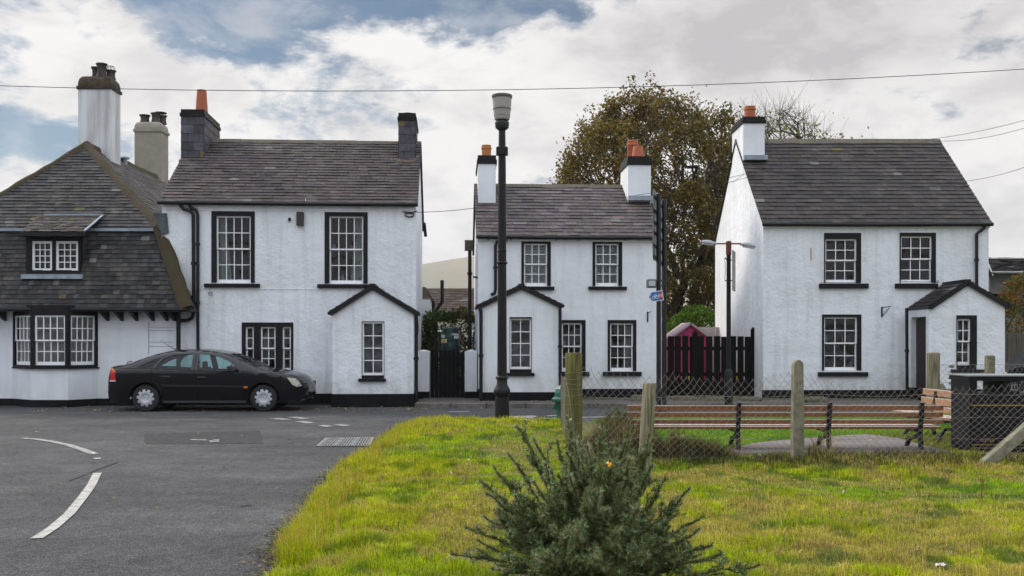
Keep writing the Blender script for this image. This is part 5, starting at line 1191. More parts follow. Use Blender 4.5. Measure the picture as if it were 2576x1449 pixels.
# pink playhouse and garden toys behind the pickets
Yh = 30.0; a, b = at(1682, 860, Yh), at(1790, 845, Yh); root = empty('playhouse', ((a.x + b.x) / 2, Yh, .12), 0, 'pink wooden playhouse with pale roof edges behind the picket fence', 'playhouse'); hw = (b.x - a.x) / 2; pz = at(0, 809, Yh).z - .12; ez = at(0, 840, Yh).z - .12
pinkm = mat('pink_boards', (.50, .05, .16), .7, var=.15, vscale=8); p = MB(); p.prism([(-hw * .92, 0), (hw * .92, 0), (hw * .92, ez - .1), (0, pz - .06), (-hw * .92, ez - .1)], 0, 1.4)
ph = p.build('wall', pinkm, root); p = MB(); rr = mat('playhouse_roof', (.42, .33, .35), .8)
for s_ in (-1, 1): slope_slab(p, (s_ * hw, ez - .12), (0, pz - .02), (-.15, 1.55), .06, 1 if s_ > 0 else -1)
p.build('roof', rr, root); p = MB()
for i in range(7): x = -hw * .8 + i * hw * .26; p.box(x - .006, x + .006, -.006, 0, .1, ez)
p.build('board_gap', mat('pink_dark', (.25, .02, .07), .8), root)
p = MB(); p.box(.1, .6, -.03, 0, .1, 1.2); p.build('door', mat('playhouse_door', (.22, .02, .07), .6), root)
for i, (u, v0, v1, c_, nm, lb) in enumerate(((1748, 870, 905, (.65, .45, .03), 'toy_slide', 'yellow plastic toy slide glimpsed between pickets'), (1818, 868, 885, (.55, .03, .08), 'toy_car', 'red toy ride-on glimpsed between pickets behind the twin lamp'), (1866, 868, 890, (.65, .48, .03), 'toy_digger', 'small yellow toy digger glimpsed between pickets near the gable'))):
    q0, q1 = at(u, v1, 28.5), at(u + 12, v0, 28.5); r0 = MB(); w_ = .45; h_ = .62
    r0.prism([(-w_ / 2, 0), (w_ / 2, 0), (w_ / 2, h_ * .35), (.05, h_), (-.1, h_), (-w_ / 2, h_ * .5)], 0, .4); r0.lathe([(.001, 0), (.1, 0), (.1, .05), (.001, .05)], (-.12, -.055, .1), 12, axis='y', cap=False); r0.lathe([(.001, 0), (.1, 0), (.1, .05), (.001, .05)], (.12, -.055, .1), 12, axis='y', cap=False)
    o = r0.build(nm, mat('toy_paint_%d' % i, c_, .4), bevel=.02); o.location = (q0.x, 28.5, .13); tag(o, lb, 'toy', 'garden toys behind the picket fence')
# pale boarded fence behind the playhouse
root = empty('pale_fence', (at(1790, 840, 31.5).x, 31.5, .12), 0, 'pale grey close-boarded fence between the playhouse and the right gable', 'fence'); p = MB()
for i in range(14): p.box(-.6 + i * .105, -.6 + i * .105 + .098, 0, .02, 0, at(0, 823, 31.5).z - .12)
p.build('boards', mat('pale_boards', (.40, .36, .33), .9, var=.2), root); p = MB()
p.box(-.6, .87, .021, .06, .4, .5); p.build('rail', mat('pale_boards', (.4, .36, .33)), root)

# ---- background roofs
def simple_house(name, label, X0, X1, Y0, dep, ze, zr, wm, rm, gable=None, base=.1):
    root = empty(name, ((X0 + X1) / 2, Y0, base), 0, label, 'house', 'houses beyond the cottages'); w = (X1 - X0) / 2; b = MB()
    b.box(-w, w, 0, dep, 0, ze - base); b.add([(-w, 0, ze - base), (-w, dep, ze - base), (-w, dep / 2, zr - base)], [(0, 2, 1)]); b.add([(w, 0, ze - base), (w, dep, ze - base), (w, dep / 2, zr - base)], [(0, 1, 2)]); b.build('wall', wm, root)
    r0 = MB(); V = Vector((0, dep / 2, zr - ze)); L_ = V.length + .3; v = V.normalized(); slates(r0, (-w - .25, -v.y * .3, ze - base - v.z * .3 + .02), (1, 0, 0), v, L_, lambda t: 0, lambda t: 2 * w + .5, .3, .34, int(X0), [(.085, .06, .045), (.10, .072, .05), (.07, .052, .042)] if rm == 'brown' else [(.05, .045, .045), (.06, .055, .055), (.045, .042, .042)], .035)
    V = Vector((0, -dep / 2, zr - ze)); v = V.normalized(); slates(r0, (-w - .25, dep - v.y * .3, ze - base - v.z * .3 + .02), (1, 0, 0), v, L_, lambda t: 0, lambda t: 2 * w + .5, .6, .6, int(X0), None, .03); r0.build('roof', M['slate_b'], root, col=True)
    r0 = MB(); r0.tube([(-w - .25, dep / 2, zr - base), (w + .25, dep / 2, zr - base)], .12, 8); r0.build('ridge_tiles', M['ridge'], root, smooth=True)
    for x in (-w * .5, w * .4):
        r0 = MB(); r0.box(x - .6, x + .6, -.03, .05, 1.0, 2.1); wo2 = r0.build('window', M['sash'], root); r0 = MB(); r0.box(x - .53, x + .53, -.04, -.031, 1.07, 2.03); r0.build('glass', mat('far_glass', (.03, .035, .04), .1), wo2)
    return root
Yb = 52; simple_house('bungalow', 'brown-tiled bungalow roof seen over the hedge behind the side gate', at(1040, 0, Yb).x, at(1290, 0, Yb).x, Yb, 7, at(0, 782, Yb).z, at(0, 730, Yb + 3.5).z, mat('cream_wall', (.45, .42, .36), .9), 'brown')
grey = mat('grey_render', (.17, .165, .155), .9, var=.1)
Yb = 48; root = empty('grey_dormer_house', (at(2490, 0, Yb).x, Yb, .1), 0, 'grey house with dark tiled dormer seen past the right end of the right cottage', 'house', 'houses beyond the cottages')
zq = lambda v, Y_=Yb: at(0, v, Y_).z - .1; xq = lambda u, Y_=Yb: (u - 2490) / F * Y_
b = MB(); b.box(-2, 6, 1.0, 8, 0, zq(770)); b.build('wall', grey, root)
r0 = MB(); V = Vector((0, 4.5, zq(712) - zq(765))); slates(r0, (-2.3, .6, zq(765) - .1), (1, 0, 0), V, V.length, lambda t: 0, lambda t: 8.5, .3, .34, 5, [(.05, .045, .045), (.06, .055, .055)], .04)
r0.build('roof', M['slate_b'], root, col=True)
d = MB(); g0, g1, ga = xq(2492), xq(2528), xq(2506); d.prism([(g0, zq(735)), (xq(2521), zq(735)), (xq(2521), zq(690)), (xq(2504), zq(655)), (g0, zq(685))], 1.2, 4.5); d.box(xq(2521), xq(2620), 1.6, 4.5, zq(735), zq(678)); dm = d.build('dormer', grey, root)
r0 = MB(); V = Vector((0, 2.3, zq(632) - zq(680))); slates(r0, (xq(2503), .9, zq(684)), (1, 0, 0), V, V.length, lambda t: -.05 + (0 if True else t), lambda t: 3.5, .22, .3, 6, [(.05, .045, .043), (.062, .056, .052)], .05); r0.build('dormer_roof', M['slate_b'], dm, col=True)
s = MB(); s.bar((xq(2486), 1.05, zq(690)), (xq(2503), 1.05, zq(634)), .12, .07); s.bar((xq(2524), 1.05, zq(690)), (xq(2504), 1.05, zq(640)), .1, .05); s.box(xq(2521), xq(2620), .95, 1.0, zq(684), zq(679)); s.build('barge_board', M['sash'], dm)
s = MB(); s.box(xq(2503), xq(2514), 1.12, 1.22, zq(718), zq(702)); wd = s.build('window', M['sash'], dm)
# ---- close-boarded fence at far right
root = empty('board_fence', (at(2529, 0, 29).x, 29, .12), 0, 'weathered brown close-boarded fence at the right edge under the autumn shrub', 'fence'); bw = mat('fence_boards', (.13, .11, .085), .9, col2=(.08, .07, .05), vscale=3, stretch=(4, 4, .6)); p = MB()
for i in range(20): p.box(i * .14 - 1.2, i * .14 + .132 - 1.2, rg.uniform(-.01, .01), .03, 0, at(0, 837, 29).z - .12 + rg.uniform(-.02, .02))
p.build('boards', bw, root); p = MB(); p.box(-1.2, 1.6, .03, .08, .4, .5); p.box(-1.2, 1.6, .03, .08, 1.3, 1.4); p.build('rail', bw, root)
# ---- second car, only its nose and windscreen are in the picture
def far_car():
    root = empty('dark_car', (at(2528, 0, 25.0).x, 25.0, .12), R(0), 'dark grey car cut off by the right edge of the photo, beside the board fence', 'car'); pm = mat('dark_car_paint', (.008, .009, .012), .6, spec=.1)
    prof = [(0, .25), (0, .55), (.08, .72), (.25, .82), (.6, .88), (.85, .93), (1.25, 1.20), (1.6, 1.38), (2.1, 1.45), (2.9, 1.42), (3.5, 1.1), (4.0, .95), (4.1, .5), (4.1, .25)]
    b = MB(); n = len(prof); vs = []; ws = (0, .08, .85, 1.57, 1.65)
    for y in ws:
        for x, z in prof: vs.append((x, y, z if y in (.08, .85, 1.57) or z < .9 else z - .05))
    fs = [(k_ * n + i, k_ * n + i + 1, (k_ + 1) * n + i + 1, (k_ + 1) * n + i) for k_ in range(4) for i in range(n - 1)] + [tuple(range(n)), tuple(range(5 * n - 1, 4 * n - 1, -1))]
    b.add(vs, fs); b.build('body', pm, root, smooth=30)
    g = MB(); g.add([(.98, -.006, .95), (1.66, -.006, 1.31), (2.0, -.006, 1.36), (2.0, -.006, .95)], [(0, 1, 2, 3)]); g.add([(2.08, -.006, 1.36), (2.8, -.006, 1.34), (3.3, -.006, 1.0), (2.08, -.006, .95)], [(0, 1, 2, 3)]); g.build('side_window', mat('dark_glass', (.03, .04, .045), .05), root)
    g = MB(); g.tube([(.6, -.01, .9), (1.3, -.01, .93), (3.3, -.01, .95)], .012, 5); g.build('chrome_strip', M['galv'], root)
    g = MB(); g.cbox(-.02, .2, .02, .4, .58, .72, .03); g.build('headlight', mat('headlamp', (.5, .5, .45)), root)
    for x in (.75, 3.3):
        t = MB(); t.lathe([(.001, -.01), (.2, -.02), (.3, .0), (.31, .2), (.001, .2)], (x, -.02, .31 - .12), 24, axis='y', cap=False); t.build('wheel', mat('tyre', (.016, .016, .017), .8), root, smooth=True)
far_car()

# ---- overhead cables
def cable(a, b, sag, r, label):
    mb = MB(); n = 24; pts = [Vector(a).lerp(Vector(b), i / n) - Vector((0, 0, sag * 4 * (i / n) * (1 - i / n))) for i in range(n + 1)]; mb.tube(pts, r, 5); o = mb.build('overhead_cable', M['iron'], smooth=True); tag(o, label, 'cable', 'overhead cables')
A, B = at(-700, 185, 21), at(3300, 118, 21); cable(A, B, .62, .0075, 'long overhead cable crossing the whole sky above the chimneys')
cable(at(1040, 534, 25.2), at(1203, 522, 26.8), .03, .008, 'short cable between the tall cottage and the small cottage')
cable(at(2320, 352, 29), at(2800, 232, 20), .15, .0065, 'upper cable slanting up from the right roof ridge to the right edge')
cable(at(2330, 352.5, 29), at(2800, 228, 20.4), .35, .0065, 'second cable just below the upper one right of the ridge')
cable(at(2425, 456, 27.6), at(2800, 318, 20), .2, .0065, 'lowest cable slanting up from the right verge of the right roof')
cable(at(1600, 491, 28), at(1926, 424, 27.0), .06, .006, 'thin cable from the small cottage chimney to the upper gable of the right cottage')
cable(at(1640, 500, 27), at(1900, 440, 26.9), .05, .006, 'thin lower cable reaching the sunlit gable of the right cottage')
# ------------------------------------------------------------------ lawn and verge
def inpoly(x, y, poly):
    c = np.zeros(len(x), bool); j = len(poly) - 1
    for i in range(len(poly)):
        xi, yi = poly[i][0], poly[i][1]; xj, yj = poly[j][0], poly[j][1]
        m = ((yi > y) != (yj > y)) & (x < (xj - xi) * (y - yi) / ((yj - yi) + 1e-12) + xi); c ^= m; j = i
    return c
edge_px = [(700, 1420), (722, 1372), (745, 1330), (790, 1262), (840, 1203), (890, 1160), (940, 1128), (985, 1097), (1008, 1081), (1040, 1070), (1090, 1064), (1160, 1062), (1280, 1063), (1400, 1063), (1480, 1062), (1540, 1052), (1600, 1045)]
edge = [(-1.2, -3), (-1.3, 2), (-1.5, 5.5)] + [(gnd(u, v).x, gnd(u, v).y) for u, v in edge_px] + [(9, 21.6), (30, 21.6), (30, -3)]
def edist(x, y):
    d = np.full(np.shape(x), 99.0)
    for (ax, ay), (bx, by) in zip(edge[:-3], edge[1:-2]):
        t = np.clip(((x - ax) * (bx - ax) + (y - ay) * (by - ay)) / ((bx - ax) ** 2 + (by - ay) ** 2), 0, 1)
        d = np.minimum(d, np.hypot(x - ax - t * (bx - ax), y - ay - t * (by - ay)))
    return d
pad = [(gnd(u, v, .08).x, gnd(u, v, .08).y) for u, v in ((1800, 1152), (1838, 1128), (1905, 1113), (2050, 1100), (2180, 1092), (2260, 1102), (2330, 1122), (2440, 1146), (2580, 1150), (2580, 1160), (1800, 1160))]
FY = 12.8
def ght(x, y):
    d = edist(x, y); s = np.clip(d / .7, 0, 1); s = s * s * (3 - 2 * s)
    gar = np.clip((y - 13.3) / .4, 0, 1) * np.clip((x - 1.2) / .5, 0, 1)
    rough = .05 + .10 * (fbm(x, y, .45) - .5) + .035 * (fbm(x, y, 2.1, 5) - .5)
    z = s * (rough * (1 - gar) + .055 * gar)
    z += .10 * np.exp(-(((x + .9) / 1.1) ** 2 + ((y - 17) / 2.2) ** 2)) * s
    return z + .012
pts = [Vector(p) for p in edge]; n0 = len(pts)
for i in range(110):
    for j in range(82):
        x = -2.6 + i * .3 + (j % 2) * .15; y = -2.5 + j * .3
        pts.append(Vector((x, y)))
px_ = np.array([p[0] for p in pts]); py_ = np.array([p[1] for p in pts]); keep = inpoly(px_, py_, edge) & (edist(px_, py_) > .08); keep[:n0] = True
pts = [p for p, k_ in zip(pts, keep) if k_]
V2, _, F2, *_ = delaunay_2d_cdt(pts, [(i, (i + 1) % n0) for i in range(n0)], [], 1, 1e-5)
vx = np.array([p.x for p in V2]); vy = np.array([p.y for p in V2]); vz = ght(vx, vy)
lm = MB(); lm.add(list(zip(vx, vy, vz)), [tuple(f) for f in F2])
turf = mat('turf', (.075, .085, .008), .95, col2=(.12, .105, .02), vscale=2.2, bump=.8, bscale=30, bdist=.03)
o = lm.build('lawn_soil', turf, smooth=True); o['kind'] = 'structure'
mb = MB(); mb.zprism([(p[0], p[1]) for p in pad][::-1], .0, .082); o = mb.build('concrete_path', mat('path', (.19, .165, .15), .9, col2=(.13, .115, .105), vscale=1.5, stretch=(1, 3, 1), bump=.4, bscale=40)); o['kind'] = 'structure'
mb = MB(); x0 = gnd(1655, 1160).x; mb.cbox(x0, 9, 13.36, 13.46, -.02, .10, .01); o = mb.build('path_edging', mat('mossy_edge', (.10, .10, .03), .95, col2=(.06, .05, .035), vscale=6, bump=.8, bscale=20)); o['kind'] = 'structure'

gcol = {k: np.array(v) for k, v in dict(lush=(.22, .38, .002), yel=(.43, .45, .003), straw=(.50, .39, .11), green=(.085, .25, .004), dark=(.07, .10, .01), orange=(.48, .24, .02), brown=(.12, .08, .035)).items()}
def scatter(n, x0, x1, y0, y1, seed):
    g = np.random.default_rng(seed); return g.uniform(x0, x1, n), g.uniform(y0, y1, n), g
def mixc(a, b, t): return a[None, :] * (1 - t[:, None]) + b[None, :] * t[:, None]
grass_m = mat('grass_blades', (.1, .2, .02), .55, attr=True, transl=.35, spec=.25)
def grass_field(name, zones, seed, mode):
    P = []; H = []; Wd = []; C = []
    for (n, x0, x1, y0, y1) in zones:
        x, y, g = scatter(n, x0, x1, y0, y1, seed); seed += 1
        ok = inpoly(x, y, edge) & (np.abs(x) < .54 * y + 2.6); x = x[ok]; y = y[ok]; d = edist(x, y)
        gar = (y > 13.5) & (x > 1.2)
        if mode == 'lawn': ok = gar & ~inpoly(x, y, pad) & (x > 1.6)
        else: ok = ~gar
        x = x[ok]; y = y[ok]; d = d[ok]; m = len(x); f1 = fbm(x, y, .55, 3); f2 = fbm(x, y, 2.3, 8); r = g.random(m)
        if mode == 'lawn':
            h = .045 * (1 + .4 * (r - .5)); w = np.full(m, .011); c = mixc(gcol['green'], gcol['lush'], np.clip(f2 * 1.6 - .3 + .4 * (r - .5), 0, 1)) * 1.05
            moss = np.clip(1 - (y - 13.5) / .5, 0, 1) + np.clip((x - 5.6) / .5, 0, 1) * np.clip((17 - y) / 1, 0, 1); sel = g.random(m) < moss * .8; c[sel] = mixc(gcol['yel'], gcol['brown'], g.random(m))[sel] * .8
        else:
            left = np.clip(1 - d / 1.9, 0, 1) * np.clip((22 - y) / 1.5, 0, 1) * (y < 19)
            lft = np.clip((1.2 - x) / 2.2, 0, 1)
            h = (.042 + .042 * np.clip(f1 * 2 - .6, 0, 1)) * (.7 + .6 * g.random(m)) + left * .055 * (.5 + g.random(m))
            w = .0045 + .0012 * (y - 6) * .35
            st = np.clip((f2 - .46) * 2.6 + (f1 - .5) * 1.2 + .17 * (1 - lft) - .16 * lft, 0.03, .7) * (1 - left * .8)
            base = mixc(gcol['lush'], gcol['yel'], np.clip(f1 * 1.5 - .25 + .5 * (g.random(m) - .5) + .25 * lft, 0, 1))
            c = base.copy(); sel = g.random(m) < st; c[sel] = gcol['straw'] * (.65 + .6 * g.random(sel.sum()))[:, None]
            sel = g.random(m) < .05 * left + .01; c[sel] = gcol['orange']
            near_f = np.exp(-((y - 12.65) / .55) ** 2) * (x > .9); h = h + near_f * .07 * g.random(m); sel = g.random(m) < near_f * .8; c[sel] = mixc(gcol['dark'], gcol['brown'], g.random(m))[sel]
            clump = fbm(x, y, 4.5, 2); h *= .2 + 1.5 * clump; c *= (.5 + 1.0 * fbm(x, y, 6.5, 9))[:, None]; dk = fbm(x, y, 3.3, 21) < .37; c[dk] = c[dk] * np.array([.45, .6, .6]); flat = fbm(x, y, 2.9, 12) > .60; sel = flat & (g.random(m) < .6); c[sel] = gcol['straw'] * (.55 + .6 * g.random(sel.sum()))[:, None]; h[flat] *= .75
        c = c * (.5 + 1.0 * g.random((m, 1)))
        P.append(np.stack([x, y, ght(x, y) - .008], 1)); H.append(h); Wd.append(w); C.append(c)
    P = np.concatenate(P); o = blades(name, P, np.concatenate(H), np.concatenate(Wd), np.concatenate(C), grass_m, lean=.75 if mode != 'lawn' else .4, curl=.7, seed=seed)
    o['kind'] = 'stuff'; return o
grass_field('rough_grass', [(250000, -2.4, 7.4, 5.2, 9.0), (190000, -2.4, 8.8, 9.0, 13.2), (60000, -2.4, 2.4, 13.2, 20.6)], 100, 'rough')
grass_field('mown_lawn', [(120000, 1.5, 11.5, 13.4, 21.6)], 200, 'lawn')
# longer tufts hanging over the road edge and wispy stalks
def tufts(name, spots, per, h0, h1, spread, cols, wdt, seed, lean=.5, kind='stuff'):
    g = np.random.default_rng(seed); P = []; C = []; H = []
    for x, y in spots:
        n = int(per * g.uniform(.6, 1.3)); px = x + g.normal(0, spread, n); py = y + g.normal(0, spread, n); P.append(np.stack([px, py, ght(px, py) - .01], 1))
        H.append(g.uniform(h0, h1, n)); t = g.integers(0, len(cols), n); C.append(np.array([gcol[k_] for k_ in cols])[t] * g.uniform(.7, 1.3, (n, 1)))
    P = np.concatenate(P); o = blades(name, P, np.concatenate(H), np.full(len(P), wdt), np.concatenate(C), grass_m, lean=lean, curl=.8, seed=seed)
    o['kind'] = kind; return o
g = np.random.default_rng(11); sp = []
for i in range(170):
    k_ = g.integers(3, 13); t = g.random(); a = edge[k_]; b = edge[k_ + 1]; off = g.uniform(.02, .35); x = a[0] + (b[0] - a[0]) * t + off; y = a[1] + (b[1] - a[1]) * t
    if inpoly(np.array([x]), np.array([y]), edge)[0]: sp.append((x, y))
tufts('verge_grass', sp, 60, .10, .22, .05, ['yel', 'lush', 'yel', 'orange', 'straw'], .005, 12, .6)
sp = [(g.uniform(-1.2, 6.5), g.uniform(6.6, 12.3)) for i in range(150)]
tufts('dry_grass', sp, 40, .05, .14, .09, ['straw', 'straw', 'yel', 'brown'], .005, 13, 1.1)
# dark dead clumps along the foot of the fence
def clump(u0, u1, Y0, Y1, n, h, seed, name='dead_grass'):
    g = np.random.default_rng(seed); Y = g.uniform(Y0, Y1, n); u = g.uniform(u0, u1, n); x = (u - CX) / F * Y; t = (u - u0) / (u1 - u0)
    H = h * (.25 + .75 * np.sin(np.pi * np.clip(t, .02, .98)) ** .8) * (.35 + 1.1 * fbm(x, Y, 2.6, seed)) * g.uniform(.5, 1.15, n); c = mixc(gcol['brown'] * .7, gcol['dark'], (g.random(n) < .3).astype(float)); s = g.random(n) < .15; c[s] = gcol['straw'] * .6
    o = blades(name, np.stack([x, Y, ght(x, Y)], 1), H, np.full(n, .005), c * g.uniform(.6, 1.4, (n, 1)), grass_m, lean=.45, curl=.6, seed=seed); o['kind'] = 'stuff'
clump(1460, 1660, 12.95, 14.2, 9000, .66, 31); clump(1640, 1850, 12.85, 13.3, 5000, .44, 32); clump(1840, 2570, 12.9, 13.3, 5500, .13, 33)
clump(2020, 2090, 12.7, 12.95, 260, .42, 34)
# leaves blown over the road
g = np.random.default_rng(5); n = 900; Y = np.concatenate([g.uniform(22.6, 24.6, 560), g.uniform(9, 23, 60), g.uniform(23.75, 25.4, 280)]); X = np.concatenate([g.uniform(-11, -2, 560), g.uniform(-9, -2.2, 60), g.uniform(-2.2, 9, 280)])
Z = np.where((Y > KY + .16) & (X > x_k), .125, .012); a = g.random(n) * 6.28; s = g.uniform(.014, .035, n); V = np.zeros((n, 4, 3)); dx_, dy_ = np.cos(a) * s, np.sin(a) * s
V[:, 0] = np.stack([X - dx_, Y - dy_, Z], 1); V[:, 1] = np.stack([X + dy_ * .5, Y - dx_ * .5, Z + s * .5], 1); V[:, 2] = np.stack([X + dx_, Y + dy_, Z + s * .2], 1); V[:, 3] = np.stack([X - dy_ * .5, Y + dx_ * .5, Z], 1)
C = np.array([(.28, .16, .05), (.36, .26, .08), (.16, .09, .04), (.40, .32, .18)])[g.integers(0, 4, n)]
leaf_m = mat('leaf', (.1, .1, .02), .6, attr=True, transl=.3, spec=.3)
o = np_mesh('fallen_leaves', V.reshape(-1, 3), np.arange(n * 4), np.full(n, 4), leaf_m, None, np.repeat(C, 4, axis=0)); o['kind'] = 'stuff'

g = np.random.default_rng(19); V = []; C = []; n = 3800
k_ = g.integers(2, 16, n); t = g.random(n); ea = np.array(edge)[k_]; eb = np.array(edge)[k_ + 1]; tg = (eb - ea) / np.linalg.norm(eb - ea, axis=1, keepdims=True); nn = np.stack([-tg[:, 1], tg[:, 0]], 1)
P2 = ea + (eb - ea) * t[:, None] + nn * np.abs(g.normal(0, .10, (n, 1))); a = g.random(n) * 6.28; s = g.uniform(.006, .022, n); V = np.zeros((n, 4, 3)); X, Y = P2[:, 0], P2[:, 1]; dx_, dy_ = np.cos(a) * s, np.sin(a) * s
V[:, 0] = np.stack([X - dx_, Y - dy_, np.full(n, .006)], 1); V[:, 1] = np.stack([X + dy_ * .7, Y - dx_ * .7, np.full(n, .016)], 1); V[:, 2] = np.stack([X + dx_, Y + dy_, .006 + s * .5], 1); V[:, 3] = np.stack([X - dy_ * .7, Y + dx_ * .7, np.full(n, .01)], 1)
C = np.array([(.06, .05, .03), (.10, .08, .04), (.05, .06, .02), (.22, .16, .07)])[g.integers(0, 4, n)]
o = np_mesh('verge_debris', V.reshape(-1, 3), np.arange(n * 4), np.full(n, 4), leaf_m, None, np.repeat(C, 4, axis=0)); o['kind'] = 'stuff'
g = np.random.default_rng(15); n = 260; Y = g.uniform(7, 19, n); X = g.uniform(-1.8, 6.5, n); ok = inpoly(X, Y, edge) & (np.abs(X) < .54 * Y); X = X[ok]; Y = Y[ok]; n = len(X); Z = ght(X, Y) + g.uniform(.02, .06, n)
a = g.random((n, 3)) - .5; b = g.random((n, 3)) - .5; s = g.uniform(.012, .03, (n, 1)); a = a / np.linalg.norm(a, axis=1, keepdims=True) * s; b = b / np.linalg.norm(b, axis=1, keepdims=True) * s * .6; P0 = np.stack([X, Y, Z], 1)
V = np.stack([P0 - a, P0 + b, P0 + a, P0 - b], 1); C = np.array([(.30, .15, .05), (.36, .26, .08), (.16, .09, .04), (.55, .5, .4)])[g.integers(0, 4, n)]
o = np_mesh('leaves_in_grass', V.reshape(-1, 3), np.arange(n * 4), np.full(n, 4), leaf_m, None, np.repeat(C, 4, axis=0)); o['kind'] = 'stuff'

# ------------------------------------------------------------------ trees and shrubs
def tubes_np(A, B, ra, rb, k=4):
    n = len(A); d = B - A; L = np.linalg.norm(d, axis=1, keepdims=True) + 1e-9; d = d / L; ref = np.where(np.abs(d[:, 2:3]) > .9, np.array([[1., 0, 0]]), np.array([[0, 0, 1.]]))
    x = np.cross(d, ref); x /= np.linalg.norm(x, axis=1, keepdims=True) + 1e-9; y = np.cross(d, x); V = np.zeros((n, 2 * k, 3))
    for i in range(k):
        q = x * cos(2 * pi * i / k) + y * sin(2 * pi * i / k); V[:, i] = A + q * ra[:, None]; V[:, k + i] = B + q * rb[:, None]
    b = (np.arange(n) * 2 * k)[:, None]; F_ = np.concatenate([b + np.array([i, (i + 1) % k, k + (i + 1) % k, k + i])[None] for i in range(k)], axis=1)
    return V.reshape(-1, 3), F_.reshape(-1), n * k
def leaves_np(C0, size, g):
    n = len(C0); a = g.normal(size=(n, 3)); a /= np.linalg.norm(a, axis=1, keepdims=True); b = np.cross(a, g.normal(size=(n, 3))); b /= np.linalg.norm(b, axis=1, keepdims=True)
    s = size * g.uniform(.6, 1.3, (n, 1)); V = np.zeros((n, 4, 3)); V[:, 0] = C0 - a * s * .6; V[:, 1] = C0 + b * s * .36; V[:, 2] = C0 + a * s * .6; V[:, 3] = C0 - b * s * .36 + a * s * .1; return V
bark = mat('bark', (.065, .05, .035), .9, var=.35, vscale=4)
def grow(base, trunk_top, cen, rad, N, seed, shell=.55, bal=.35, lower=-1.0):
    g = np.random.default_rng(seed); P = g.normal(size=(N * 4, 3)); P /= np.linalg.norm(P, axis=1, keepdims=True); r = g.random((N * 4, 1)) ** (1 / 3.0 * shell); P = P * r; P = P[P[:, 2] > lower][:N]
    P = P * (1 + .16 * (fbm(P[:, 0] + 3, P[:, 2] + P[:, 1], 2.2, seed) - .5))[:, None]; P = np.array(cen) + P * np.array(rad)
    T = np.array(trunk_top); o = np.argsort(np.linalg.norm(P - T, axis=1)); P = P[o]
    pos = [np.array(base, float)]; par = [-1]; pl = [0.0]
    for t in (.33, .66, 1.0): pos.append(np.array(base) * (1 - t) + T * t + (g.normal(size=3) * .08 if t < 1 else 0)); par.append(len(pos) - 2); pl.append(pl[-1] + .3)
    A = np.zeros((N * 3 + 10, 3)); A[:len(pos)] = pos; Lp = np.zeros(N * 3 + 10); Lp[:len(pos)] = pl; par = par + [0] * (N * 3 + 10 - len(par)); cnt = len(pos)
    for p in P:
        d = np.linalg.norm(A[3:cnt] - p, axis=1); j = 3 + int(np.argmin(d + bal * Lp[3:cnt])); dist = np.linalg.norm(A[j] - p)
        if dist > .8 and cnt < N * 3:
            mid = (A[j] + p) / 2 + g.normal(size=3) * dist * .08 + np.array([0, 0, -.06 * dist]); A[cnt] = mid; par[cnt] = j; Lp[cnt] = Lp[j] + dist / 2; j = cnt; cnt += 1
        A[cnt] = p; par[cnt] = j; Lp[cnt] = Lp[j] + np.linalg.norm(A[j] - p); cnt += 1
    A = A[:cnt]; par = np.array(par[:cnt]); w = np.ones(cnt)
    ch = np.zeros(cnt, int); np.add.at(ch, par[1:], 1)
    for i in range(cnt - 1, 0, -1): w[par[i]] += w[i]
    return A, par, w, ch, g
def tree(name, label, base, trunk_top, cen, rad, N, seed, nleaf, leaf, palette, r0=.009, twigs=4, tw=.7, cat='tree', leafsel=None, lower=-1.0, shell=.55, spread=.28):
    A, par, w, ch, g = grow(base, trunk_top, cen, rad, N, seed, shell, lower=lower)
    r = r0 * w ** .47; i = np.arange(1, len(A)); V1, L1, n1 = tubes_np(A[par[i]], A[i], r[i] * 1.12, r[i], 5)
    tips = np.where(ch == 0)[0]; T = np.repeat(tips, twigs); d = A[T] - A[par[T]]; d /= np.linalg.norm(d, axis=1, keepdims=True) + 1e-9
    B = A[T] + (d + g.normal(size=d.shape) * .55 + np.array([0, 0, .25])) * tw * g.uniform(.4, 1, (len(T), 1)); V2, L2, n2 = tubes_np(A[T], B, np.full(len(T), r0 * .75), np.full(len(T), r0 * .35), 3)
    root = empty(name, tuple(base), 0, label, cat); off = np.array(base)
    V = np.concatenate([V1, V2]) - off; np_mesh('trunk', V, np.concatenate([L1, L2 + len(V1)]), np.concatenate([np.full(n1, 4), np.full(n2, 4)]), bark, root, smooth=True)
    if nleaf:
        wt = np.clip(fbm(B[:, 0] * 1.0 + B[:, 1], B[:, 2], 1.1, seed + 9) - .28, .03, 1) ** 1.6 * g.uniform(.1, 1, len(B)); src = B[g.choice(len(B), nleaf, p=wt / wt.sum())]; k_ = g.random((nleaf, 1)); C0 = src + g.normal(size=(nleaf, 3)) * spread
        if leafsel is not None: C0 = C0[leafsel(C0, g)]
        LV = leaves_np(C0, leaf, g) - off; m = len(C0); cl = fbm(C0[:, 0] + C0[:, 1], C0[:, 2], .8, seed + 3); t = np.clip(cl * 1.6 - .3 + g.normal(0, .22, m), 0, .999); pal = np.array(palette); c = pal[(t * len(pal)).astype(int)] * g.uniform(.65, 1.35, (m, 1))
        np_mesh('crown', LV.reshape(-1, 3), np.arange(m * 4), np.full(m, 4), leaf_m, root, np.repeat(c, 4, axis=0))
    return root
X, Y = at(1690, 0, 38).x, 38
cx = at(1652, 0, 38).x
tree('sycamore_tree', 'big domed tree with thinning brown and olive autumn leaves behind the small cottage', (X, Y, .1), (X + .1, Y, 2.6), (cx, Y + .5, 6.35), (3.85, 3.7, 4.6), 2100, 5, 60000, .115,
     [(.085, .085, .016), (.13, .095, .022), (.17, .095, .024), (.12, .105, .02), (.19, .12, .026), (.22, .18, .035)], r0=.011, twigs=5, tw=.5, spread=.15)
X, Y = at(1985, 0, 45).x, 45
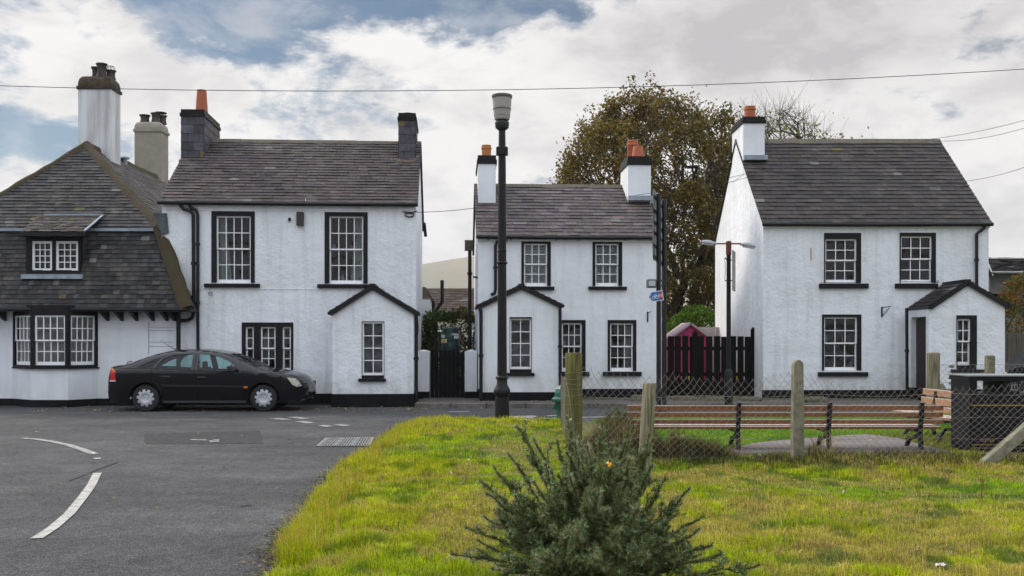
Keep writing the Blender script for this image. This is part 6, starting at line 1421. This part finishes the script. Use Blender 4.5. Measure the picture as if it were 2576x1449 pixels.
tree('bare_tree', 'nearly bare wide tree with a few yellow leaves rising behind the right cottage roof', (X, Y, .1), (X, Y, 4.2), (X - .75, Y, 7.7), (3.3, 3.0, 4.5), 1500, 9, 9000, .13, [(.17, .19, .02), (.26, .25, .03), (.12, .11, .02)], r0=.012, twigs=6, tw=.75,
     leafsel=lambda C, g: (C[:, 2] < 11.7) & (g.random(len(C)) < np.clip((12 - C[:, 2]) / 2.0, 0, .8)), shell=.4, spread=.22)
def shrub(name, label, cen, rad, n, leaf, palette, seed, cat='shrub', core=True, hedge=False):
    g = np.random.default_rng(seed); P = g.normal(size=(n, 3)); P /= np.linalg.norm(P, axis=1, keepdims=True)
    if hedge: P = P / np.max(np.abs(P), axis=1, keepdims=True) * .93
    lump = .78 + .42 * fbm(P[:, 0] * 1.5 + cen[0], P[:, 2] * 1.5 + P[:, 1], 1.6, seed); r = lump * g.uniform(.55, 1.0, n) ** .5; C0 = P * r[:, None] * np.array(rad); base = np.array((cen[0], cen[1], cen[2] - rad[2] * .95)); C0 = C0 + np.array([0, 0, rad[2] * .95]); C0 = C0[C0[:, 2] > 0]
    root = empty(name, tuple(base), 0, label, cat); m = len(C0); LV = leaves_np(C0, leaf, g); pal = np.array(palette); cl = fbm(C0[:, 0] * 2, C0[:, 2] * 2, 1.1, seed + 4); t = np.clip(cl * 1.7 - .35 + g.normal(0, .18, m), 0, .999)
    c = pal[(t * len(pal)).astype(int)] * g.uniform(.7, 1.3, (m, 1)); np_mesh('foliage', LV.reshape(-1, 3), np.arange(m * 4), np.full(m, 4), leaf_m, root, np.repeat(c, 4, axis=0))
    k_ = 16; A = np.zeros((k_, 3)); A[:, :2] = g.normal(size=(k_, 2)) * .12 * rad[0]; B = C0[g.integers(0, m, k_)] * .85; V, L_, q = tubes_np(A, B, np.full(k_, .03), np.full(k_, .012), 5); np_mesh('stems', V, L_, np.full(q, 4), bark, root)
    return root
Y = 31; a, b = at(1085, 885, Y), at(1200, 772, Y)
shrub('hedge', 'green and rusty hedge behind the side gate and water tank', ((a.x + b.x) / 2, Y, 1.35), (1.05, .6, 1.3), 9000, .085, [(.05, .085, .02), (.07, .10, .02), (.04, .06, .015), (.12, .06, .025)], 21, 'hedge', hedge=True)
Y = 34; shrub('green_shrub', 'bright green feathery shrub behind the picket fence beside the gable', (at(1752, 0, Y).x, Y, 1.35), (1.3, .8, 1.55), 9000, .08, [(.08, .16, .012), (.12, .22, .015), (.06, .11, .012)], 22)
shrub('dark_shrub', 'dark pinkish-topped shrub left of the bright green one behind the playhouse', (at(1700, 0, 33).x, 33, .9), (.7, .6, 1.0), 3000, .07, [(.05, .06, .02), (.12, .06, .07), (.06, .08, .02)], 23)
shrub('autumn_shrub', 'green and orange autumn shrub rising above the board fence at the right edge', (at(2585, 0, 33).x, 33, 2.1), (1.35, 1.1, 2.0), 9000, .09, [(.06, .10, .02), (.10, .11, .02), (.26, .10, .02), (.30, .13, .025), (.08, .12, .02)], 24)
Y = 15.2; shrub('lavender_plant', 'low green plant with a few purple flowers left of the long bench', (at(1556, 0, Y).x, Y, .28), (.26, .22, .30), 1500, .045, [(.08, .14, .02), (.11, .18, .03), (.07, .11, .02), (.22, .12, .3)], 25, 'plant')

# gorse bush in the foreground
def gorse():
    root = empty('gorse_bush', (.50, 6.0, .02), 0, 'big spiny dark green gorse bush with one yellow flower in the foreground', 'bush'); g = np.random.default_rng(2); bx, by = .50, 6.0
    tips = [(1303, 1076, 6.1), (1345, 1110, 6.0), (1284, 1150, 5.9), (1213, 1215, 6.0), (1226, 1245, 5.8), (1226, 1307, 5.8), (1203, 1363, 5.8), (1139, 1397, 5.7), (1180, 1330, 6.1), (1398, 1113, 6.2), (1428, 1057, 6.2), (1456, 1110, 6.3), (1514, 1076, 6.2), (1540, 1120, 6.1),
            (1583, 1070, 6.2), (1634, 1103, 6.3), (1637, 1175, 6.0), (1672, 1210, 6.1), (1731, 1229, 5.9), (1762, 1301, 5.9), (1755, 1337, 5.7), (1788, 1370, 5.7), (1903, 1424, 5.7), (1810, 1400, 5.9), (1475, 1240, 5.5), (1510, 1235, 5.45), (1447, 1328, 5.4), (1602, 1287, 5.5), (1560, 1190, 5.8), (1370, 1170, 5.8),
            (1610, 1150, 6.1), (1490, 1160, 5.8), (1300, 1250, 5.9), (1345, 1220, 5.7), (1665, 1310, 5.7), (1255, 1420, 5.6), (1560, 1330, 5.4), (1390, 1330, 5.5), (1700, 1400, 5.6), (1500, 1400, 5.3), (1620, 1400, 5.4), (1350, 1400, 5.4), (1250, 1180, 6.2), (1690, 1270, 6.0)]
    stems = []
    for u, v, Y in tips: p = at(u, v, Y); stems.append(np.array([p.x - bx, p.y - by, p.z - .02]) * 1.02)
    for t_ in list(stems):
        stems.append(t_ * g.uniform(.6, .85) + g.normal(size=3) * .05)
    for i in range(24):
        p = at(g.uniform(1385, 1650), g.uniform(1100, 1300), g.uniform(5.6, 6.3)); stems.append(np.array([p.x - bx, p.y - by, p.z - .02]))
    for i in range(10):
        p = at(g.uniform(1240, 1400), g.uniform(1230, 1400), g.uniform(5.6, 6.2)); stems.append(np.array([p.x - bx, p.y - by, p.z - .02]))
    for i in range(20):
        a = g.random() * 2 * pi; e = g.uniform(.15, 1.35); L_ = g.uniform(.45, .85); stems.append(np.array([cos(a) * cos(e) * L_ * .95, sin(a) * cos(e) * L_ * .8, sin(e) * L_]))
    segA = []; segB = []; rr = []; spA = []; spD = []; spN = []; old = []
    def shoot(a, b, r, den, bow, green, start=0.0):
        L_ = np.linalg.norm(b - a); n = max(4, int(L_ / .06)); t = np.linspace(0, 1, n + 1)[:, None]; m_ = (a + b) / 2 + bow; p = (1 - t) ** 2 * a + 2 * t * (1 - t) * m_ + t ** 2 * b; p = p + g.normal(size=p.shape) * .006
        segA.append(p[:-1]); segB.append(p[1:]); rr.append(np.linspace(r, r * .35, n))
        k_ = int(L_ * den * (1 - start)); s = start + (1 - start) * np.sort(g.random(k_) ** .7); f = s * n; i = np.minimum(f.astype(int), n - 1); q = p[i] + (p[i + 1] - p[i]) * (f - i)[:, None]; d = p[i + 1] - p[i]; d /= np.linalg.norm(d, axis=1, keepdims=True)
        spA.append(q); spD.append(d); spN.append(s); old.append(np.full(k_, green)); return p
    for T in stems:
        L_ = np.linalg.norm(T); out = np.array([T[0], T[1], 0]); a = np.array([T[0] * .1 + g.normal() * .05, T[1] * .1 + g.normal() * .05, 0]); bow = np.array([out[0] * -.12, out[1] * -.12, .02 + .10 * (1 - T[2] / L_)]) + g.normal(size=3) * .03
        p = shoot(a, T, .005, 1300, bow, .8, .22); n = len(p)
        for k_ in range(int(6 + 8 * L_)):
            f = g.uniform(.22, .93); i = int(f * (n - 1)); d = p[min(i + 1, n - 1)] - p[i]; d /= np.linalg.norm(d) + 1e-9; s = d * 1.25 + g.normal(size=3) * .36 + np.array([0, 0, .2]); s /= np.linalg.norm(s)
            l = g.uniform(.08, .25) * (1.35 - f * 1.0); q = shoot(p[i], p[i] + s * l, .0035, 560, g.normal(size=3) * .012, 1.0 if f > .3 else .45)
            for _ in range(2):
                j = g.integers(1, len(q)); s2 = s * .9 + g.normal(size=3) * .5; s2 /= np.linalg.norm(s2); shoot(q[j], q[j] + s2 * l * .45, .002, 620, g.normal(size=3) * .005, 1.0 if f > .3 else .5)
    A = np.concatenate(segA); B = np.concatenate(segB); r = np.concatenate(rr); V, L2, q = tubes_np(A, B, r, r * .9, 4)
    np_mesh('stems', V, L2, np.full(q, 4), mat('gorse_stem', (.09, .10, .035), .8, var=.4, vscale=20), root)
    A = np.concatenate(spA); D_ = np.concatenate(spD); gr_ = np.concatenate(old); n = len(A); s = g.normal(size=(n, 3)); s -= D_ * np.sum(s * D_, axis=1, keepdims=True); s /= np.linalg.norm(s, axis=1, keepdims=True)
    ln = g.uniform(.016, .042, (n, 1)); tip = A + (s * .85 + D_ * .6) * ln; w = np.cross(s, D_) * .0026; V = np.stack([A - w, A + w, tip], 1)
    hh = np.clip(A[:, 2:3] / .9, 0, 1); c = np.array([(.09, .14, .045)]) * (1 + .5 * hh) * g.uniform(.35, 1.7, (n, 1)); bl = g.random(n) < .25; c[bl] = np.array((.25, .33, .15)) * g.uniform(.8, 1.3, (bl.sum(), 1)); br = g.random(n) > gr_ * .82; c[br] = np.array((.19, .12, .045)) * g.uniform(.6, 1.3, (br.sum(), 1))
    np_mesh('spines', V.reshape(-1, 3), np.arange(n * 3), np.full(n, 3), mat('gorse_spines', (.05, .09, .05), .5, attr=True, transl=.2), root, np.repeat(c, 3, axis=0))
    f = MB(); p = at(1532, 1168, 5.72); c = Vector((p.x - bx, p.y - by, p.z - .02))
    for dx_, dz_, s_ in ((-.007, .007, .011), (.009, .0, .012), (.0, -.008, .010)):
        q = c + Vector((dx_, -.01, dz_)); f.add([q + Vector((-s_, 0, 0)), q + Vector((0, -s_ * .6, -s_)), q + Vector((s_, 0, 0)), q + Vector((0, s_ * .4, s_ * 1.1)), q + Vector((0, -s_, 0))], [(0, 1, 4), (1, 2, 4), (2, 3, 4), (3, 0, 4)])
    f.build('flower', mat('gorse_yellow', (.85, .42, .0), .5), root)
gorse()
# dry weed stalks near the fence
def stalks(name, label, u, Y, h, n, seed, umbel=False, m=None):
    rg_ = random.Random(seed); x = at(u, 0, Y).x; mb_ = MB()
    for i in range(n):
        a = Vector((rg_.gauss(0, .03), rg_.gauss(0, .03), 0)); hh = h * rg_.uniform(.5, 1.0); l = Vector((rg_.gauss(0, .22) * hh, rg_.gauss(0, .1) * hh, hh)); pts_ = [a, a + l * .5 + Vector((rg_.gauss(0, .02), 0, 0)), a + l]; mb_.tube(pts_, [.0045, .003, .0015], 4)
        for k_ in range(5): t = rg_.uniform(.35, 1); p = a + l * t; mb_.tube([p, p + Vector((rg_.gauss(0, .06), rg_.gauss(0, .04), rg_.uniform(.02, .08)))], [.002, .001], 3)
    o = mb_.build(name, m or mat('dry_stalk', (.14, .095, .05), .9, var=.3)); o.location = (x, Y, float(ght(np.array([x]), np.array([Y]))[0]) - .01); tag(o, label, 'weed')
    if umbel:
        u_ = MB(); c = Vector((0, 0, h))
        for i in range(24): q = Vector((rg_.gauss(0, .035), rg_.gauss(0, .03), abs(rg_.gauss(0, .012)))); u_.tube([c * .9, c + q], .0012, 3); u_.lathe([(.001, 0), (.009, .004), (.001, .01)], c + q, 5, cap=False)
        u_.build('flower_head', mat('umbel', (.22, .26, .07), .7), o)
stalks('umbel_weed', 'pale green umbel weed on a thin stalk right of the leaning wooden post', 1718, 12.4, .38, 1, 1, True, mat('green_stalk', (.10, .12, .03), .8))
stalks('dead_stalks', 'tall dry brown stalks leaning against the netting below the long bench seat', 1850, 12.6, .52, 5, 2)
stalks('dead_stalks', 'dry stalks growing right of the umbel weed before the netting', 1775, 12.9, .62, 4, 3)
stalks('dead_stalks', 'thin dark stalks in the rough grass right of the round-topped concrete post', 2195, 11.6, .36, 4, 4)
stalks('dead_stalks', 'thin dark stalks standing in grass below the leaning concrete strut', 2300, 11.4, .30, 4, 5)
stalks('dock_weed', 'reddish brown dock weed in the rough grass near the right edge', 2462, 9.6, .36, 3, 6, False, mat('dock', (.16, .07, .03), .9))
stalks('tall_dry_grass', 'straw-coloured tuft against the netting beside the middle bench leg', 2085, 12.7, .62, 9, 7, False, mat('straw_stalk', (.34, .26, .12), .9))
stalks('tall_dry_grass', 'straw stems poking up through the dark clump by the mossy corner post', 1560, 12.9, .75, 6, 8, False, mat('straw_stalk', (.34, .26, .12), .9))
w_ = MB(); c = gnd(2365, 1440, .05); rg_ = random.Random(8); w_.add([(-.06, 0, 0), (-.02, -.03, .03), (.04, -.02, .01), (.08, .01, .03), (.03, .04, .02), (-.04, .035, .035)], [(0, 1, 5), (1, 2, 4, 5), (2, 3, 4)]); w_.add([(-.05, -.01, .012), (.02, -.04, .02), (.05, .0, .05), (-.02, .0, .045)], [(0, 1, 2, 3)]); o = w_.build('litter_wrapper', mat('wrapper', (.6, .5, .5), .4)); o.scale = (.55, .55, .55); o.location = (c.x, c.y, .09); tag(o, 'small crumpled pale wrapper lying in the grass at the bottom right', 'litter')

# ------------------------------------------------------------------ posts and chain link
gz = lambda x, y: float(ght(np.array([x]), np.array([y]))[0])
wire_m = mat('fence_wire', (.21, .19, .17), .6, metal=.2, var=.3, vscale=6)
def netting(a, b, topf, z0, parent, off, a_=.047, r=.0022, seed=0):
    """chain link from a to b (x,y); topf(s) gives the top height; off is the parent location"""
    g = np.random.default_rng(seed); a = np.array(a); b = np.array(b); L_ = np.linalg.norm(b - a); n = int(L_ / a_); A = []; B = []; H0 = 1.12; m_ = int(H0 / a_)
    def P(i, j):
        s = i * a_ / L_; zt = topf(s); t = j / m_; sag = (1 - t) ** .9; z = z0 + (zt - z0) * (1 - sag) if True else 0
        wob = .010 * sin(i * .35 + j * .5) + .006 * sin(i * 1.1); q = a + (b - a) * s; return np.array([q[0] + (b - a)[0] / L_ * wob, q[1] + .012 * sin(i * .21) * t, z])
    for i in range(n):
        for j in range(m_):
            i0, i1 = (i, i + 1) if (i + j) % 2 == 0 else (i + 1, i); A.append(P(i0, j)); B.append(P(i1, j + 1))
        k = m_; i0 = i + 1 if (i + m_) % 2 else i; top = P(i0, m_); A.append(top); B.append(top + np.array([g.normal() * .006, 0, .018]))
    A = np.array(A) - off; B = np.array(B) - off; V, L2, q = tubes_np(A, B, np.full(len(A), r), np.full(len(A), r), 3)
    o = np_mesh('netting', V, L2, np.full(q, 4), wire_m, parent); o['label'] = 'rusting galvanised chain-link netting'; return o
ftop_px = [(1455, 922), (1487, 928), (1512, 939), (1585, 944), (1653, 949), (1691, 937), (1713, 947), (1755, 952), (1852, 956), (1917, 956), (1950, 947), (1988, 938), (2018, 937), (2040, 946), (2086, 965), (2167, 975), (2276, 975), (2439, 978), (2470, 972), (2507, 970), (2575, 964), (2650, 940)]
fx = [(u - CX) / F * FY for u, v in ftop_px]; fz = [CAMZ + (HY - v) / F * FY for u, v in ftop_px]
xa, xb = (1460 - CX) / F * FY, (2640 - CX) / F * FY; root = empty('chain_link_fence', (xa, FY, 0), 0, 'sagging chain-link fence across the foreground in front of the long bench', 'fence'); off = np.array([xa, FY, 0.])
netting((xa, FY), (xb, FY), lambda s: float(np.interp(xa + (xb - xa) * s, fx, fz)), .03, root, off)
netting((xa - .11, FY + .05), (.93, 18.9), lambda s: 1.22 - .25 * s - .12 * sin(pi * s), .04, root, off, seed=3)
def cpost(x, y, h, w, name='post', label=None, lean=0, taper=.8, T=None):
    mb_ = MB(Matrix.Translation((x - off[0], y - off[1], gz(x, y) - .05)) @ Matrix.Rotation(lean, 4, 'Y')); p = []; n = 8
    pr = [(-w / 2, 0), (w / 2, 0)] + [(w / 2 * taper * cos(pi * i / n), h - w / 2 + w / 2 * sin(pi * i / n)) for i in range(n + 1)]; mb_.prism(pr, -w * .45, w * .45); o = mb_.build(name, M['conc'], root, bevel=.008)
    if label: o['label'] = label
    return o
cpost(at(2005, 0, FY - .08).x, FY - .1, at(0, 912, FY).z + .03, .15, label='round-topped concrete post')
xq_ = at(2650, 0, FY).x; cpost(xq_, FY - .05, 1.3, .15, label='concrete post at the right end')
def rpost(x, y, h, r, m, label, par, off_, lean=(0, 0), seed=0):
    rg_ = random.Random(seed); mb_ = MB(Matrix.Translation((x - off_[0], y - off_[1], gz(x, y) - .05))); n = 18; prof = [(r * 1.0, 0), (r * .99, h * .4), (r * 1.0, h * .8), (r * 1.0, h - .012), (r * .93, h)]
    vs = []; jit = [rg_.uniform(.95, 1.04) for _ in range(n)]
    for q, z in prof:
        for k_ in range(n): a = 2 * pi * k_ / n; vs.append((q * jit[k_] * cos(a) + lean[0] * z, q * jit[k_] * sin(a) + lean[1] * z, z))
    fs = [(i * n + k_, i * n + (k_ + 1) % n, (i + 1) * n + (k_ + 1) % n, (i + 1) * n + k_) for i in range(4) for k_ in range(n)] + [tuple(4 * n + k_ for k_ in range(n))]; mb_.add(vs, fs); o = mb_.build('post', m, par, smooth=35)
    if label: o['label'] = label
    return o
px_c = at(1443, 0, FY - .08).x; hp_ = at(0, 892, FY).z + .03
rpost(px_c, FY - .08, hp_, .112, M['wood_green'], 'thick mossy green corner post', root, off, (.0, 0), 1)
mb_ = MB()
for z in (.92, .99, 1.06, 1.13, 1.2, .80, .55): mb_.tube([(px_c - off[0] + .118 * cos(t), -.08 + .118 * sin(t), z + .01 * sin(t * 2 + z * 30)) for t in [i * pi / 8 for i in range(17)]], .0022, 4)
for z, v_ in ((.36, 0), (.62, 0), (.88, 0), (.10, 0)): mb_.tube([(px_c - off[0] + (xb - px_c) * i / 30, -.006, z + .014 * sin(i * .8 + z * 9) + (.05 * (i / 30) if z > .8 else 0)) for i in range(31)], .0021, 4)
mb_.tube([(px_c - off[0] - .1, -.2, 1.1), (px_c - off[0] - .05, -.24, .8), (px_c - off[0] - .03, -.26, .52)], .006, 5)
mb_.build('line_wire', wire_m, root)
mb_ = MB(); a, b = at(1432, 1056, 12.3) - Vector(off), at(1482, 1172, 12.6) - Vector(off); mb_.bar(a, b, .075, .05, (0, 1, 0)); mb_.build('brace', M['wood_post'], root, bevel=.006)
mb_ = MB(); a, b = at(2450, 1194, 12.3) - Vector(off), at(2660, 1010, FY) - Vector(off); mb_.bar(a, b, .13, .12, (0, 1, 0)); o = mb_.build('brace', M['conc'], root, bevel=.008); o['label'] = 'leaning concrete strut'
# the stray wooden post in front of the fence
Yp = 10.7; xp = at(1617, 0, Yp).x; root2 = empty('wooden_post', (xp, Yp, 0), 0, 'pale weathered round wooden post leaning right, standing behind the gorse bush', 'post'); ztop_ = at(0, 972, Yp).z
rpost(xp, Yp, ztop_ + .05, .072, M['wood_post'], None, root2, (xp, Yp), ((at(1634, 0, Yp).x - xp) / ztop_, 0), 5)
mb_ = MB()
for z in (.5, .9): mb_.tube([(.074 * cos(t) + z * .07, .074 * sin(t), z) for t in [i * pi / 8 for i in range(17)]], .002, 4)
mb_.build('wire_loop', wire_m, root2)
# rear fence by the right porch
Yr = 18.2; xr0 = at(2347, 0, Yr).x; root3 = empty('rear_wire_fence', (xr0, Yr, 0), 0, 'second wire fence with rough posts in front of the right porch', 'fence'); off3 = np.array([xr0, Yr, 0.])
netting((xr0, Yr + .02), (xr0 + 2.6, Yr + .02), lambda s: 1.16 + .02 * sin(s * 20), .04, root3, off3, .05, .0025)
for u, v, w in ((2347, 893, .20), (2489, 900, .145)):
    x = at(u, 0, Yr).x; h = at(0, v, Yr).z + .05; mb_ = MB(Matrix.Translation((x - xr0, 0, 0))); mb_.cbox(-w / 2, w / 2, -.09, .06, -.05, h, .02); mb_.build('post', M['wood_post'] if w > .15 else M['conc'], root3)
mb_ = MB(); mb_.bar((.1, .0, .8), (.62, .0, .02), .13, .12, (0, 1, 0)); mb_.build('brace', M['conc'], root3)
mb_ = MB()
for z in (1.18, .86, .5): mb_.tube([(.08, -.01, z), (1.3, -.012, z + .01), (2.6, -.01, z)], .003, 4)
mb_.build('line_wire', wire_m, root3)
for z in (1.17, .86): mb_ = MB(); mb_.lathe([(.01, -.05), (.045, -.03), (.05, .03), (.01, .05)], (.33, -.02, z), 10, axis='x'); mb_.build('wire_strainer', M['galv'], root3)

# ------------------------------------------------------------------ benches and bin
slat_m = mat('bench_slat', (.2, .08, .03), .6, attr=True, var=.2, vscale=9, stretch=(.6, 6, 6))
def slat(mb_, x0, x1, y0, y1, z0, z1, face, topc, pitch=0.0, piv=(0, 0)):
    c, s = cos(pitch), sin(pitch)
    def rot(p): y, z = p[1] - piv[0], p[2] - piv[1]; return (p[0], piv[0] + y * c - z * s, piv[1] + y * s + z * c)
    v = [(x0, y0, z0), (x1, y0, z0), (x1, y1, z0), (x0, y1, z0), (x0, y0, z1), (x1, y0, z1), (x1, y1, z1), (x0, y1, z1)]
    if z1 - z0 > .05: zc_ = z1 - .013; slat(mb_, x0, x1, y0, y1, zc_, z1, topc, topc); v = [(p[0], p[1], min(p[2], zc_)) for p in v]
    for f, cc in (((0, 3, 2, 1), face), ((4, 5, 6, 7), topc), ((0, 1, 5, 4), face), ((1, 2, 6, 5), face), ((2, 3, 7, 6), face), ((3, 0, 4, 7), face)):
        mb_.cur = cc; mb_.add([rot(v[i]) for i in f], [(0, 1, 2, 3)])
def bench(label, loc, rz, L_, supports, back, seat, face, topc, sz=.40):
    root = empty('park_bench', loc, rz, label, 'bench', 'slatted park benches')
    rg_ = random.Random(int(L_ * 10)); xs = [0] + supports + [L_]
    for i, (z0, z1, y) in enumerate(back):
        m_ = MB(); cuts = [0] + [s for s in supports] + [L_] if L_ > 3 else [0, L_]
        for a, b in zip(cuts[:-1], cuts[1:]): k_ = rg_.uniform(.85, 1.15); slat(m_, a + .003, b - .003, y, y + .035, z0 + rg_.uniform(-.003, .003), z1 + rg_.uniform(-.003, .003), tuple(q * k_ for q in face), topc)
        m_.build('backrest_slat', slat_m, root, col=True)
    for i, (y0, y1) in enumerate(seat):
        m_ = MB(); cuts = [0] + [s for s in supports] + [L_] if L_ > 3 else [0, L_]
        for a, b in zip(cuts[:-1], cuts[1:]): slat(m_, a + .003, b - .003, y0, y1, sz - .035 - .012 * (i == 0), sz - .012 * (i == 0), tuple(q * rg_.uniform(.7, 1) for q in face), topc)
        m_.build('seat_slat', slat_m, root, col=True)
    ap = MB(); slat(ap, 0, L_, seat[-1][1] - .03, seat[-1][1], sz - .10, sz - .036, face, topc)
    for x in supports:
        s = MB(); y1 = seat[-1][1]; w = .028
        def arm(pts_, t):
            n = len(pts_); vs = []
            for i, (y, z) in enumerate(pts_):
                q = pts_[min(i + 1, n - 1)]; r_ = pts_[max(i - 1, 0)]; d = Vector((q[0] - r_[0], q[1] - r_[1])).normalized(); nn = Vector((-d.y, d.x)) * t / 2
                vs += [(x - w, y + nn.x, z + nn.y), (x + w, y + nn.x, z + nn.y), (x + w, y - nn.x, z - nn.y), (x - w, y - nn.x, z - nn.y)]
            s.add(vs, [(4 * i + k_, 4 * i + (k_ + 1) % 4, 4 * i + 4 + (k_ + 1) % 4, 4 * i + 4 + k_) for i in range(n - 1) for k_ in range(4)] + [(3, 2, 1, 0), (4 * n - 4, 4 * n - 3, 4 * n - 2, 4 * n - 1)])
        arm([(-.05, sz + .335), (-.035, sz + .2), (.0, sz + .04), (.02, sz - .08), (.01, .20), (-.01, .08), (-.02, .0)], .05)
        arm([(.0, sz - .06), (y1 * .5, sz - .075), (y1, sz - .07)], .045); arm([(.05, sz - .1), (y1 * .45, sz - .18), (y1 * .8, sz - .2), (y1 * .95, .08), (y1 + .02, .0)], .045)
        arm([(-.08, .012), (.05, .015)], .03)
        s.build('leg_frame', M['iron'], root)
    return root
Yl = 14.02; x0 = at(1578, 0, Yl).x; x1 = at(2372, 0, Yl).x; px2x = lambda u: at(u, 0, Yl).x - x0
bench('long brown slatted park bench seen from behind, running parallel to the netting', (x0, Yl, .05), 0, x1 - x0, [px2x(1640), px2x(1857), px2x(2085), px2x(2316)], [(.585, .660, -.03), (.491, .562, -.015), (.392, .458, .0)], [(.06, .155), (.17, .265), (.28, .375), (.39, .485)],
      (.21, .066, .012), (.44, .39, .33), .36)
bench('shorter light brown slatted bench set at right angles beside the black litter bin', (at(2318, 0, 16.75).x, 16.8, .05), R(-86), 1.9, [.45, 1.55], [(.66, .765, -.08), (.52, .625, -.05), (.41, .50, -.02)], [(.06, .155), (.17, .265), (.28, .375), (.39, .485)], (.34, .185, .11), (.46, .38, .32)).scale = (1, -1, 1)  # slat faces a lighter brown than on the long bench
def litter_bin():
    Yb = 13.72; x0 = at(2441, 0, Yb).x; root = empty('litter_bin', (x0, Yb, .06), 0, 'large black double litter bin with gold bands and gold lettering, at the right edge', 'bin'); bm_ = mat('bin_black', (.009, .009, .012), .5, spec=.2, var=.3, vscale=3, bump=.1, bscale=30); gold = mat('bin_gold', (.33, .19, .05), .5)
    zz = lambda v: at(0, v, Yb).z - .06; W_ = 1.5; Dp = .62; zo0, zo1 = zz(990), zz(958); b = MB(); b.cbox(0, W_, 0, Dp, 0, zo0, .02); bo = b.build('body', bm_, root)
    b = MB()
    for x, w in ((0, .10), (.46, .22), (W_ - .1, .1)): b = MB(); b.box(x, x + w, .012, Dp - .012, zo0, zo1); b.build('hood_pillar', bm_, root)
    b = MB(); b.cbox(-.02, W_ + .02, -.02, Dp + .02, zo1, zz(947), .012); b.build('hood', bm_, root); b = MB(); b.cbox(-.035, W_ + .035, -.035, Dp + .035, zz(947), zz(943.5), .006); b.build('top_plate', mat('bin_top', (.20, .21, .22), .4, metal=.3), root)
    for v, h in ((1019.5, .014), (1119, .009), (1127, .006)):
        b = MB(); b.box(.012, W_ - .012, -.003, .001, zz(v) - h / 2, zz(v) + h / 2); b.build('gold_band', gold, root)
    b = MB(); b.box(.37, .374, -.006, .0, .08, zo0 - .05); b.build('door_seam', M['black'], root)
    for xx in (.235, .75): text_mesh('LITTER', .062, gold, root, 'lettering', Matrix.Translation((xx, -.006, zz(1108))) @ Matrix.Rotation(R(90), 4, 'X'))
    b = MB(); c = Vector((.60, -.004, zz(973)))
    for k_ in range(5): b.tube([c + Vector((-.045 + .022 * k_, 0, -.06)), c + Vector((-.04 + .02 * k_ + .006 * (-1) ** k_, 0, .0)), c + Vector((-.045 + .022 * k_, 0, .07))], .0035, 4)
    b.tube([c + Vector((-.05, 0, .02)), c + Vector((.05, 0, .03))], .004, 4); b.tube([c + Vector((-.05, 0, -.04)), c + Vector((.05, 0, -.045))], .004, 4); b.build('stub_grid', M['galv'], root)
litter_bin()

# ------------------------------------------------------------------ the air between here and the hill
hz = MB(); hz.box(-3400, 3600, -60, 3000, -3, 330)
hm_ = bpy.data.materials.new('haze'); hm_.use_nodes = True; N = hm_.node_tree.nodes; N.remove(N['Principled BSDF']); pv = N.new('ShaderNodeVolumePrincipled')
pv.inputs['Color'].default_value = (.92, .93, .95, 1); pv.inputs['Density'].default_value = .00016; hm_.node_tree.links.new(pv.outputs[0], N['Material Output'].inputs['Volume'])
o = hz.build('haze', hm_); o['kind'] = 'stuff'; o.display_type = 'WIRE'
